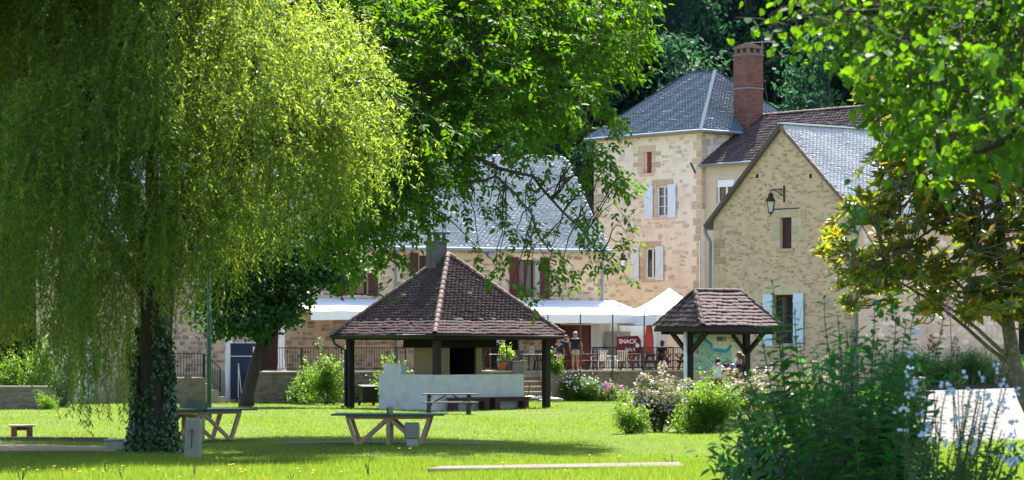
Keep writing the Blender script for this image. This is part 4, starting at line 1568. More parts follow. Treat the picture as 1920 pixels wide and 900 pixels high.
# notices and the small flags on the wall
for px, py, y, lab, mt, wd, hh in ((955, 655, -.12, 'white notice sheet on the house wall left of the dark doorway', 'white_paint', .2, .3), (997, 655, -.02, 'white notice sheet inside the dark doorway', 'white_paint', .2, .3),
                                 (944, 651, -.12, 'small pale card pinned on the burgundy shutter', 'plastic_white', .2, .15)):
    t = thing('notice', lab, 'notice', HF.world(HF.u(px, y), y, HF.z(px, py, y)), HA)
    MB().box(-wd / 2, wd / 2, -.012, .0, -hh / 2, hh / 2).build('sheet', M[mt], t)
    mb = MB()
    for k in range(4): mb.box(-wd * .36, wd * (.1 + .06 * k), -.0135, -.0122, hh * (.3 - .16 * k) - .006, hh * (.3 - .16 * k) + .006)
    mb.build('print', M['plastic_dark'], t)
for px, py, lab, rot in ((939, 640, 'small red, white and green pennant under the pavilion eave', 12), (1060, 637, 'small red, white and green pennant left of the woman in sunglasses', 16)):
    t = thing('pennant', lab, 'flag', HF.world(HF.u(px, -.4), -.4, HF.z(px, py, -.4)), HA)
    t.rotation_euler = (0, R(rot), HA)
    MB().box(-.2, .2, -.01, .01, -.1, .12).build('white_band', M['white_paint'], t)
    MB().box(-.2, .2, -.012, .012, .121, .2).build('red_band', M['red_cloth'], t)
    MB().box(-.2, .2, -.012, .012, -.2, -.101).build('green_band', M['green_metal'], t)
    MB().prism([(-.1, -.013, -.05), (.1, -.013, -.05), (.06, -.013, .06), (0, -.013, .02), (-.06, -.013, .06)], (0, .002, 0)).build('emblem', M['red_cloth'], t)

# blue folded table and cloth by the door
t = thing('folded_table', 'blue folded table tennis board leaning by the burgundy door', 'folded table', EF.world(EF.u(461, 1.0), 1.0, .1), HA)
MB().box(-.68, .68, -.03, .03, .1, 2.45).build('panel', M['blue_panel'], t)
mb = MB()
mb.beam((-.35, -.05, 1.6), (-.2, -.05, .2), .03, .03).beam((-.35, -.05, 1.6), (-.35, -.05, .15), .03, .03).beam((.45, -.05, 1.8), (.6, -.05, .8), .03, .03)
mb.beam((-.69, -.035, 1.9), (.69, -.035, 1.9), .02, .03).beam((-.69, -.035, 2.46), (.69, -.035, 2.46), .02, .03)
mb.build('frame', M['white_paint'], t)
for s in (-1, 1): MB().tube([(s * .4, 0, .09), (s * .4, 0, 0)], .04, 8).build('caster', M['rubber'], t)
mb = MB()
mb.box(.3, .62, -.036, -.031, 2.0, 2.3)
mb.build('paper_label', M['white_paint'], t)

# green post
gp = W(392, 789, 58)
t = thing('green_post', 'tall dark green metal post standing on the lawn left of the maple', 'post', (gp.x, gp.y, gz(gp.x, gp.y)))
MB().tube([(0, 0, -.1), (0, 0, 5.4)], [.075, .06], 10).build('shaft', M['green_metal'], t, True)
MB().lathe([(.14, 0), (.14, .04), (.09, .08), (.085, .5), (.075, .52)], 10).build('foot', M['green_metal'], t)
MB().blob((0, 0, 5.45), (.1, .1, .1)).build('finial', M['green_metal'], t, True)

# ------------------------------------------------------------------ barbecue pavilion
PQ = R(40)
pC = (-2.5, 114.5)
pav = thing('barbecue_pavilion', 'square open pavilion with tall brown tiled roof over a barbecue', 'pavilion', (*pC, 0), PQ)
PE, pez, paz = 3.2, 2.86, 5.98
cs = [(-PE, -PE, pez), (PE, -PE, pez), (PE, PE, pez), (-PE, PE, pez)]
ap = (0, 0, paz)
mb = MB()
for i in range(4): slab(mb, [cs[i], cs[(i + 1) % 4], ap], .06)
proof = mb.build('roof', M['brown_tile'], pav)
for i in (0, 3):
    roof_face(proof, [cs[i], cs[(i + 1) % 4], ap], .2, .15, .034, M['brown_tile'], nparts=150, seed=70 + i, slip=.02)
for i in (1, 2):
    roof_face(proof, [cs[i], cs[(i + 1) % 4], ap], .2, .15, .034, M['brown_tile'], seed=70 + i)
for i in range(4):
    up = Vector((0, 0, .03))
    ridge_tiles(proof, Vector(cs[i]) + up, Vector(ap) + up, M['ridge_tile'], .12, .33)
for i, f in ((0, (.2, .5)), (3, (-.5, .5))):
    pass
for fx, fy in ((-.3, -1.7), (-1.75, .55)):
    zz = paz - max(abs(fx), abs(fy)) / PE * (paz - pez)
    mb = MB()
    dx, dy = (0, -1) if abs(fy) > abs(fx) else (-1, 0)
    mb.lathe([(.11, 0), (.1, .15), (.06, .2)], 8, (fx, fy, zz - .02))
    mb.build('vent_tile', M['ridge_tile'], proof)
mb = MB()
for i in range(4):
    a_, b_ = Vector(cs[i]), Vector(cs[(i + 1) % 4])
    mb.beam(a_ + Vector((0, 0, -.1)), b_ + Vector((0, 0, -.1)), .03, .14)
mb.build('fascia', M['dark_wood'], pav)
mb = MB()
g = PE + .07
mb.tube([(-g, g, pez - .06), (-g, -g, pez - .06), (g, -g, pez - .06), (g, g, pez - .06)], .065, 8)
mb.build('gutter', M['iron'], pav, True)
pp = 2.72
for sx, sy in ((-1, -1), (1, -1), (1, 1), (-1, 1)):
    MB().box(sx * pp - .125, sx * pp + .125, sy * pp - .125, sy * pp + .125, -.1, pez - .2).build('post', M['dark_wood'], pav, bevel=.012)
mb = MB()
for s in (-1, 1):
    mb.box(-pp - .12, pp + .12, s * pp - .09, s * pp + .09, pez - .199, pez - .02)
    mb.box(s * pp - .09, s * pp + .09, -pp + .1, pp - .1, pez - .197, pez - .022)
mb.build('wall_plate', M['dark_wood'], pav)
for k in range(9):
    for s in (-1, 1):
        x = -2.6 + k * .65
        mb = MB()
        sc2 = (paz - pez) / PE
        mb.beam((x, s * (PE - .04), pez - .1), (x * .3, s * .9, pez - .1 + sc2 * (PE - .94)), .06, .1)
        mb.build('rafter', M['leg_wood'], pav)
# downpipe by the left post
mb = MB()
mb.tube([(-g, g - .1, pez - .1), (-g + .1, g - .15, pez - .35), (-pp - .17, pp + .1, pez - .6), (-pp - .17, pp + .1, .08), (-pp - .35, pp + .1, .05)], .045, 8)
mb.build('downpipe', M['iron'], pav, True)
# low white wall in an L
wl = thing('white_counter', 'low white rendered L-shaped wall with raised end under the pavilion', 'wall', (*pC, 0), PQ)
q = 2.88
mb = MB()
wt_ = 1.34
poly = [(-q, -q), (1.44, -q), (1.44, -q + .28), (-q + .28, -q + .28), (-q + .28, .68), (-q, .68)]
mb.prism([(x, y, -.1) for x, y in poly], (0, 0, wt_ + .1))
ww = mb.build('counter_wall', M['white_wall'], wl, bevel=.012)
mb = MB()
mb.box(-q + .003, -q + .277, -.72, .36, wt_ + .001, 1.72)
mb.build('raised_end', M['white_wall'], wl, bevel=.012)
mb = MB()
mb.box(-q + .29, 1.2, -q + .29, -1.0, 1.0, 1.1)
mb.box(-q + .29, -1.0, -1.0, .6, 1.0, 1.1)
mb.build('worktop', M['concrete'], wl)
# hearth
he = thing('barbecue_hearth', 'ochre barbecue hearth with black hood and dark firebox under the pavilion', 'barbecue', (*pC, 0), PQ)
mb = MB()
mb.box(-1.0, .9, -1.0, .9, 0, 1.1)
mb.build('base', M['ochre_plaster'], he)
mb = MB()
mb.box(-1.0, -.8, -.8, .9, 1.1, 2.4).box(-.8, .9, .7, .9, 1.1, 2.4)
mb.box(.62, .9, -.999, .7, 1.1, 2.4).box(-1.0, -.72, -1.0, -.8, 1.1, 2.4)
mb.build('pillars', M['ochre_plaster'], he)
mb = MB()
mb.box(-.79, .61, -.9, .69, 1.101, 1.13).box(-.795, -.775, -.8, .69, 1.13, 2.4).box(.595, .615, -.9, .69, 1.13, 2.4).box(-.775, .595, .67, .695, 1.13, 2.4)
mb.build('firebox', M['black'], he)
mb = MB()
mb.prism([(-1.3, -1.3, 2.36), (1.2, -1.3, 2.36), (1.2, 1.2, 2.36), (-1.3, 1.2, 2.36)], (0, 0, .02))
V = [(-1.3, -1.3, 2.38), (1.2, -1.3, 2.38), (1.2, 1.2, 2.38), (-1.3, 1.2, 2.38), (-1.25, -1.25, 2.95), (1.15, -1.25, 2.95), (1.15, 1.15, 2.95), (-1.25, 1.15, 2.95), (-.5, -.3, 4.6), (.3, -.3, 4.6), (.3, .7, 4.6), (-.5, .7, 4.6)]
fs = [(i + j * 4, (i + 1) % 4 + j * 4, (i + 1) % 4 + (j + 1) * 4, i + (j + 1) * 4) for j in range(2) for i in range(4)]
mb.add(V, fs)
mb.build('hood', M['black'], he)
mb = MB()
mb.box(-.62, -.04, .02, .60, 4.5, 6.45)
mb.build('flue', M['flue_grey'], he)
mb = MB()
mb.box(-.68, .02, -.04, .66, 6.45, 6.53)
for x in (-.6, -.17):
    for y in (.05, .46): mb.box(x, x + .1, y, y + .1, 6.53, 6.78)
mb.box(-.72, .06, -.08, .70, 6.78, 6.86)
mb.build('flue_cap', M['flue_grey'], he)
# brown benches along the white wall
for k, (x0, x1, lab) in enumerate(((-2.5, -.55, 'brown wooden bench by the white wall, behind the picnic table'), (-.45, 1.4, 'brown wooden bench by the white wall, nearest the right pavilion post'))):
    t = thing('wall_bench', lab, 'bench', (*pC, 0), PQ, 'brown benches by the white wall')
    MB().box(x0, x1, -q - .5, -q - .1, .42, .48).build('seat', M['brown_bench'], t, bevel=.008)
    MB().box(x0 + .1, x1 - .1, -q - .46, -q - .42, .32, .419).build('apron', M['brown_bench'], t)
    for x in (x0 + .08, x1 - .34):
        MB().box(x, x + .24, -q - .47, -q - .13, -.05, .418).build('leg', M['brown_bench'], t)
# bin on the left
bn = W(690, 748, 46)
t = thing('litter_bin', 'black litter bin between pavilion post and white wall', 'bin', (bn.x, bn.y, .0), R(20))
MB().prism([(-.28, -.25, .12), (.28, -.25, .12), (.28, .25, .12), (-.28, .25, .12)], (0, 0, .02)).build('floor_plate', M['bin_black'], t)
V = [(-.27, -.24, .14), (.27, -.24, .14), (.27, .24, .14), (-.27, .24, .14), (-.34, -.3, .74), (.34, -.3, .74), (.34, .3, .74), (-.34, .3, .74)]
MB().add(V, [(0, 1, 5, 4), (1, 2, 6, 5), (2, 3, 7, 6), (3, 0, 4, 7)]).build('body', M['bin_black'], t)
MB().prism([(-.37, -.33, .742), (.37, -.33, .742), (.37, .33, .80), (-.37, .33, .80)], (0, 0, .05)).build('lid', M['bin_black'], t, bevel=.015)
for s in (-1, 1):
    o = MB().lathe([(.1, -.03), (.1, .03)], 10).build('wheel', M['rubber'], t)
    o.rotation_euler = (0, R(90), 0)
    o.location = (s * .3, .22, .1)

# ------------------------------------------------------------------ information kiosk
KQ = R(30)
kC = (6.24, 89.0)
kg = gz(*kC)
ki = thing('map_kiosk', 'small timber kiosk with brown hipped tile roof and bracketed posts', 'kiosk', (*kC, kg), KQ)
ka, kb = 1.43, 1.32
kez = CH - (614 - HY) / 62.0 - kg
krz = CH - (548 - HY) / 61.8 - kg
cs = [(-ka, -kb, kez), (ka, -kb, kez), (ka, kb, kez), (-ka, kb, kez)]
r0, r1 = (-.82, 0, krz), (.82, 0, krz)
mb = MB()
for f in ([cs[0], cs[1], r1, r0], [cs[1], cs[2], r1], [cs[2], cs[3], r0, r1], [cs[3], cs[0], r0]): slab(mb, f, .05)
kr = mb.build('roof', M['kiosk_tile'], ki)
roof_face(kr, [cs[0], cs[1], r1, r0], .19, .165, .042, M['kiosk_tile'], nparts=180, seed=81, jit=.006, slip=0)
roof_face(kr, [cs[3], cs[0], r0], .19, .165, .042, M['kiosk_tile'], nparts=80, seed=82, jit=.006, slip=0)
roof_face(kr, [cs[1], cs[2], r1], .19, .165, .042, M['kiosk_tile'], nparts=0, seed=83)
roof_face(kr, [cs[2], cs[3], r0, r1], .19, .165, .042, M['kiosk_tile'], nparts=0, seed=84)
up = Vector((0, 0, .035))
for a_, b_ in ((cs[0], r0), (cs[1], r1), (cs[2], r1), (cs[3], r0), (r0, r1)):
    ridge_tiles(kr, Vector(a_) + up, Vector(b_) + up, M['kiosk_tile'], .095, .31)
mb = MB()
for i in range(4): mb.beam(Vector(cs[i]) + Vector((0, 0, -.075)), Vector(cs[(i + 1) % 4]) + Vector((0, 0, -.075)), .03, .1)
mb.build('fascia', M['dark_wood'], ki)
px_ = 1.04
for s in (-1, 1):
    MB().box(s * px_ - .1, s * px_ + .1, -.1, .1, -.3, kez - .08).build('post', M['dark_wood'], ki, bevel=.01)
    mb = MB()
    mb.beam((s * px_, -.1, kez - .75), (s * px_, -1.0, kez - .12), .1, .12)
    mb.build('brace', M['dark_wood'], ki)
    mb = MB()
    mb.beam((s * px_, .1, kez - .75), (s * px_, 1.0, kez - .12), .1, .12)
    mb.build('brace', M['dark_wood'], ki)
    mb = MB()
    mb.box(s * px_ - .08, s * px_ + .08, -1.15, 1.15, kez - .2, kez - .08)
    mb.build('cross_beam', M['dark_wood'], ki)
mb = MB()
mb.beam((-px_ + .1, 0, kez - .66), (-px_ + .5, 0, kez - .22), .1, .1).beam((px_ - .1, 0, kez - .66), (px_ - .5, 0, kez - .22), .1, .1)
mb.build('brace', M['dark_wood'], ki)
mb = MB()
for s in (-1, 1): mb.box(-ka + .1, ka - .1, s * 1.05 - .06, s * 1.05 + .06, kez - .21, kez - .075)
mb.box(-px_ + .1, px_ - .1, -.06, .06, kez - .215, kez - .09)
mb.build('purlin', M['dark_wood'], ki)
MB().tube([(-px_ - .16, -.05, -.2), (-px_ - .16, -.05, kez - .1)], .055, 8).build('white_pipe', M['white_paint'], ki, True)
# map board: flat print on a panel
bd = MB()
bw2 = px_ - .12
bz0, bz1 = CH - (697 - HY) / 62 - kg, CH - (627 - HY) / 62 - kg
bd.box(-bw2, bw2, .01, .05, bz0, bz1)
M['map_beige'] = mat('map_beige', (.62, .56, .42), (.58, .52, .39), 3, .6)
M['map_green'] = mat('map_green', (.34, .46, .33), (.26, .4, .27), 9, .6)
M['map_blue'] = mat('map_blue', (.03, .26, .42), (.03, .24, .38), 3, .6)
M['map_dark'] = mat('map_dark', (.07, .2, .11), (.06, .16, .09), 3, .6)
M['map_teal'] = mat('map_teal', (.02, .14, .22), (.02, .12, .19), 3, .6)
M['map_tan'] = mat('map_tan', (.32, .22, .12), (.28, .19, .1), 3, .6)
board = bd.build('map_board', M['map_beige'], ki)
mw, mh = 2 * bw2, bz1 - bz0


def mp(x, y, d): return (-bw2 + x * mw, .01 - d, bz0 + y * mh)


def flat(pts, d, m_, name):
    MB().add([mp(x, y, d) for x, y in pts], [tuple(range(len(pts)))]).build(name, m_, board)


flat([(.0, .02), (.62, .02), (.8, .3), (.77, .6), (.68, .52), (.6, .56), (.42, .56), (.36, .62), (.3, .78), (.18, .88), (.0, .93)], .003, M['map_green'], 'map_print')
riv = [(0, .96), (.12, .93), (.26, .86), (.37, .74), (.4, .6), (.5, .58), (.6, .56), (.67, .55), (.73, .62), (.77, .72)]
rq = []
for i, (x, y) in enumerate(riv):
    (xa, ya), (xb, yb) = riv[max(i - 1, 0)], riv[min(i + 1, len(riv) - 1)]
    l = math.hypot(xb - xa, yb - ya)
    rq.append((x, y, -(yb - ya) / l * .028, (xb - xa) / l * .05))
mb = MB()
mb.add([mp(x + s_ * nx, y + s_ * ny, .006) for x, y, nx, ny in rq for s_ in (-1, 1)], [(2 * i, 2 * i + 1, 2 * i + 3, 2 * i + 2) for i in range(len(rq) - 1)])
mb.build('river_print', M['map_blue'], board)
mb = MB()
for k in range(260):
    x, y = random.uniform(.03, .7), random.uniform(.05, .8)
    if y > .9 - x * .62 or (x > .4 and y > .5): continue
    s = random.uniform(.006, .013)
    mb.add([mp(x - s, y - s, .0055), mp(x + s, y - s * .6, .0055), mp(x + s * .6, y + s, .0055), mp(x - s, y + s, .0055)], [(0, 1, 2, 3)])
mb.build('tree_print', M['map_dark'], board)['kind'] = 'stuff'
mb = MB()
for k in range(40):
    x, y = random.uniform(.03, .7), random.uniform(.05, .6)
    if y > .85 - x * .62: continue
    a_ = random.uniform(0, 3.1)
    l = random.uniform(.04, .1)
    dx, dy = math.cos(a_) * l, math.sin(a_) * l * 1.3
    mb.add([mp(x, y, .0062), mp(x + dx, y + dy, .0062), mp(x + dx, y + dy + .014, .0062), mp(x, y + .014, .0062)], [(0, 1, 2, 3)])
mb.build('path_print', M['white_print'], board)['kind'] = 'stuff'
flat([(.48, .82), (.6, .82), (.6, .94), (.48, .94)], .004, M['map_teal'], 'title_block')
flat([(.602, .82), (.68, .82), (.68, .94), (.602, .94)], .004, M['map_tan'], 'title_block')
flat([(.09, .48), (.12, .48), (.12, .62), (.09, .62)], .007, M['orange_wood'], 'building_print')
mb = MB()
mb.box(-bw2 + .72 * mw, -bw2 + .94 * mw, .006, .009, bz0 + .9 * mh, bz0 + .92 * mh)
mb.box(-bw2 + .76 * mw, -bw2 + .9 * mw, .006, .009, bz0 + .84 * mh, bz0 + .85 * mh).box(-bw2 + .76 * mw, -bw2 + .88 * mw, .006, .009, bz0 + .8 * mh, bz0 + .81 * mh)
mb.build('text_line', M['plastic_dark'], board)
flat([(.82, .05), (.95, .05), (.95, .36), (.82, .36)], .004, M['white_print'], 'notice_sheet')


# ------------------------------------------------------------------ table tennis tables
def pong(label, loc, rz, s=1.0):
    t = thing('table_tennis_table', label, 'ping-pong table', loc, rz, 'outdoor table tennis tables')
    t.scale = (s, s, s)
    for q in (-1, 1):
        MB().box(*(sorted((q * .015, q * 1.37))), -.7625, .7625, .735, .765).build('half_top', M['table_top'], t, bevel=.006)
    mb = MB()
    for y in (-.764, .764): mb.box(-1.37, 1.37, min(y, y + .012 * (1 if y > 0 else -1)), max(y, y + .012 * (1 if y > 0 else -1)), .725, .768)
    mb.build('edge_band', M['table_green'], t)
    MB().box(-.02, .02, -.8, .8, .7, .92).build('net_plate', M['table_green'], t)
    for y in (-.55, .55):
        mb = MB()
        for q in (-1, 1):
            mb.beam((0, y, .685), (q * 1.03, y, .685), .09, .09)
            mb.beam((q * .98, y, .64), (q * .76, y, .0), .085, .1, (0, 1, 0))
            mb.beam((q * .72, y, .03), (q * .06, y, .63), .08, .09, (0, 1, 0))
        mb.build('leg_frame', M['leg_wood'], t)
        MB().box(-.045, .045, y - .05, y + .05, -.02, .639).build('centre_post', M['leg_wood'], t)
    MB().box(-.045, .045, -.5, .5, .55, .62).build('tie_beam', M['leg_wood'], t)
    return t


p1 = W(731, 831, 77)
pong('table tennis table seen side on in the middle of the lawn', (p1.x, p1.y, gz(p1.x, p1.y) - .02), R(-2), 1.0)
p2 = W(362, 823, 73)
pong('table tennis table with green net plate, right of the ivy-covered willow trunk', (p2.x, p2.y, gz(p2.x, p2.y) + .03), R(30), 1.05)
q1 = W(776, 829, 77.5)
t = thing('concrete_stand', 'grey-green concrete stand with square head in front of the middle table', 'bollard', (q1.x, q1.y - 1.3, 0))
MB().box(-.13, .13, -.1, .1, -.05, .22).build('foot', M['concrete'], t, bevel=.015)
MB().prism([(-.18, -.13, .221), (.18, -.13, .221), (.18, .13, .221), (-.18, .13, .221)], (0, 0, .36)).build('head', M['concrete_green'], t, bevel=.02)
MB().prism([(-.165, -.12, .581), (.165, -.12, .581), (.165, .12, .581), (-.165, .12, .581)], (0, 0, .02)).build('cap', M['concrete_green'], t, bevel=.008)
q2 = W(361, 861, 88)
t = thing('stone_tap_pillar', 'grey concrete tap pillar leaning slightly beside the willow trunk', 'pillar', (q2.x, q2.y, gz(q2.x, q2.y)), R(-12))
t.rotation_euler = (0, R(2.5), R(-14))
MB().prism([(-.165, -.1, -.1), (.165, -.1, -.1), (.165, .1, -.1), (-.165, .1, -.1)], (0, 0, .98)).build('shaft', M['concrete_green'], t, bevel=.025)
mb = MB()
mb.tube([(0, -.1, .62), (0, -.16, .62), (0, -.17, .56)], .02, 8).tube([(.0, -.115, .25), (.0, -.115, .6)], .012, 6)
mb.lathe([(.03, 0), (.03, .015)], 8, (0, -.14, .64))
mb.build('tap', M['rust'], t)
# low stone trough beside the trunk
q3 = W(222, 842, 80)
t = thing('stone_trough', 'low mossy stone block beside the foot of the willow', 'stone block', (q3.x, q3.y, 0), R(6))
MB().box(-.32, .32, -.25, .25, -.05, .2).build('block', M['dressed_grey'], t, bevel=.03)
MB().box(-.34, .34, -.27, .27, .2, .235).build('top_slab', M['concrete'], t, bevel=.012)
# small red bench at left
q4 = W(41, 823, 72)
t = thing('small_bench', 'small terracotta painted bench with pale top near the sand court', 'bench', (q4.x, q4.y, gz(q4.x, q4.y)), R(8))
MB().box(-.34, .34, -.2, .2, .3, .345).build('seat', M['concrete'], t, bevel=.01)
for s in (-1, 1): MB().box(s * .2 - .075, s * .2 + .075, -.17, .17, -.05, .299).build('leg', M['terracotta_paint'], t, bevel=.008)
MB().box(-.124, .124, -.03, .03, .2, .298).build('stretcher', M['terracotta_paint'], t)
for k in range(6):
    o = MB().box(-.42, .42, -.08, .08, -.03, .1).build('kerb_stone', M['path'], bevel=.015)
    pk_ = W(-20 + k * 19, 826.5, 73.2)
    o.location = (pk_.x * 1.0 - 1.6 + k * .62, 74.3 - k * .12, gz(pk_.x, 74))
    o.rotation_euler = (0, 0, R(-8))
    setp(o, ('first', 'second', 'third', 'fourth', 'fifth', 'last')[k] + ' pale stone block from the left in the row edging the sand court', 'kerb stone', 'kerb stones edging the sand court')

q6 = W(1724, 780, 66.3)
t = thing('stone_post', 'grey stone gate post at the edge of the bright gravel road', 'post', (q6.x, q6.y, gz(q6.x, q6.y)), R(14))
MB().box(-.13, .13, -.13, .13, -.1, 1.0).build('shaft', M['dressed_grey'], t, bevel=.02)
MB().prism([(-.15, -.15, 1.001), (.15, -.15, 1.001), (.15, .15, 1.001), (-.15, .15, 1.001)], (0, 0, .07)).build('cap', M['dressed_grey'], t, bevel=.02)
# low wall far left
q5 = W(45, 767, 49)
t = thing('garden_wall', 'low old rubble garden wall in front of the pale shrubs at far left', 'wall', (q5.x, q5.y, 0), R(-3))
c = MB().box(-2.6, 1.0, -.15, .15, -.1, .84).build('core', M['terrace_wall'], t)
stone_field(c, -2.55, .95, .02, .82, [], M['stone_dark'], (.18, .38, .1, .18), .8, .03, 80, y=-.15, seed=91)
MB().box(-2.65, 1.05, -.2, .2, .841, .9).build('coping', M['concrete'], t, bevel=.01)


# ------------------------------------------------------------------ bicycle lying on the grass
def bicycle():
    b = W(1018, 745, 44)
    t = thing('bicycle', 'bicycle lying on the grass behind the right pavilion post', 'bicycle', (b.x, b.y, .13), R(4))
    t.rotation_euler = (R(-80), R(4), R(-3))

    def wheel(x):
        mb = MB()
        V = []
        pts = [(x + .33 * math.cos(a), 0, .33 + .33 * math.sin(a)) for a in np.linspace(0, 2 * math.pi, 29)]
        mb.tube(pts, .022, 6, False)
        w = mb.build('wheel', M['rubber'], t, True)
        m2 = MB()
        m2.tube([(x + .3 * math.cos(a), 0, .33 + .3 * math.sin(a)) for a in np.linspace(0, 2 * math.pi, 25)], .012, 5, False)
        for k in range(12):
            a = math.pi * 2 * k / 12
            m2.tube([(x, 0, .33), (x + .3 * math.cos(a), 0, .33 + .3 * math.sin(a))], .004, 4)
        m2.build('rim', M['steel'], w)
    wheel(-.52)
    wheel(.52)
    mb = MB()
    for a_, b_ in (((-.1, 0, .3), (-.2, 0, .8)), ((-.1, 0, .3), (.34, 0, .75)), ((-.19, 0, .75), (.32, 0, .82)), ((-.52, 0, .33), (-.1, 0, .3)), ((-.52, 0, .33), (-.19, 0, .75)), ((.52, 0, .33), (.31, 0, .9))):
        mb.tube([a_, b_], .018, 6)
    mb.build('frame', M['plastic_dark'], t)
    mb = MB()
    mb.tube([(.31, 0, .9), (.29, 0, 1.0)], .014, 6).tube([(.22, -.3, 1.0), (.3, -.1, 1.02), (.3, .1, 1.02), (.22, .3, 1.0)], .014, 6)
    mb.build('handlebar', M['steel'], t)
    MB().blob((-.24, 0, .86), (.14, .07, .035)).build('saddle', M['rubber'], t, True)
    mb = MB()
    mb.lathe([(.1, -.006), (.1, .006)], 14)
    o = mb.build('chainring', M['steel'], t)
    o.rotation_euler = (R(90), 0, 0)
    o.location = (-.1, .05, .3)
    MB().beam((-.1, .07, .3), (.06, .07, .2), .02, .02).beam((-.1, -.07, .3), (-.26, -.07, .4), .02, .02).build('crank', M['steel'], t)


bicycle()
t = thing('fallen_scooter', 'dark upright handle of a kick scooter leaning at the foot of the steps', 'scooter', (W(990, 748, 44).x, W(990, 748, 44).y, .02), R(20))
MB().tube([(-.05, 0, .08), (.12, .05, .85)], .022, 6).build('stem', M['plastic_dark'], t)
MB().tube([(-.03, -.2, .86), (.12, .05, .87), (.27, .28, .86)], .018, 6).build('handlebar', M['plastic_dark'], t)
MB().box(-.5, -.05, -.06, .06, .07, .1).build('deck', M['plastic_dark'], t)
for x in (-.5, -.03):
    o = MB().lathe([(.06, -.015), (.06, .015)], 12).build('wheel', M['rubber'], t)
    o.rotation_euler = (R(90), 0, 0)
    o.location = (x, 0, .06)


# ------------------------------------------------------------------ people
def skin_mesh(name, chains, mat_, parent, sub=2):
    """chains: list of lists of (x,y,z,rx,ry); a point named by an earlier index is given as an int"""
    me = bpy.data.meshes.new(name)
    vs, es, rad = [], [], []
    roots = []
    for ch_ in chains:
        prev = None
        for p in ch_:
            if isinstance(p, int):
                i = p
            else:
                i = len(vs)
                vs.append(p[:3])
                rad.append((p[3], p[4] if len(p) > 4 else p[3]))
                if prev is None: roots.append(i)
            if prev is not None: es.append((prev, i))
            prev = i
    me.from_pydata(vs, es, [])
    o = link(name, me, mat_, parent)
    sk = o.modifiers.new('skin', 'SKIN')
    sk.use_smooth_shade = True
    sk.branch_smoothing = .4
    dat = me.skin_vertices[0].data if me.skin_vertices else None
    if dat is None:
        bm = bmesh.new()
        bm.from_mesh(me)
        bm.verts.layers.skin.verify()
        bm.to_mesh(me)
        bm.free()
        dat = me.skin_vertices[0].data
    for i, r_ in enumerate(rad):
        dat[i].radius = r_
        dat[i].use_root = i in roots
    ss = o.modifiers.new('sub', 'SUBSURF')
    ss.levels = ss.render_levels = sub
    return o


def hand_chains(w, d):
    """five finger chains from the wrist w pointing along d"""
    w, d = Vector(w), Vector(d).normalized()
    s = d.cross(Vector((0, 1, 0)))
    if s.length < .1: s = d.cross(Vector((1, 0, 0)))
    s.normalize()
    out = []
    for k, (o_, l) in enumerate(((-.028, .075), (-.009, .085), (.01, .08), (.028, .065))):
        a = w + d * .07 + s * o_
        b = a + d * l * .5
        c = a + d * l * .85 + Vector((0, -.018, .004))
        out.append([(*a, .011), (*b, .0095), (*c, .008)])
    a = w + d * .02 - s * .025
    b = a + d * .03 - s * .028
    out.append([(*a, .012), (*b, .0105), (*(b + d * .035), .009)])
    return out


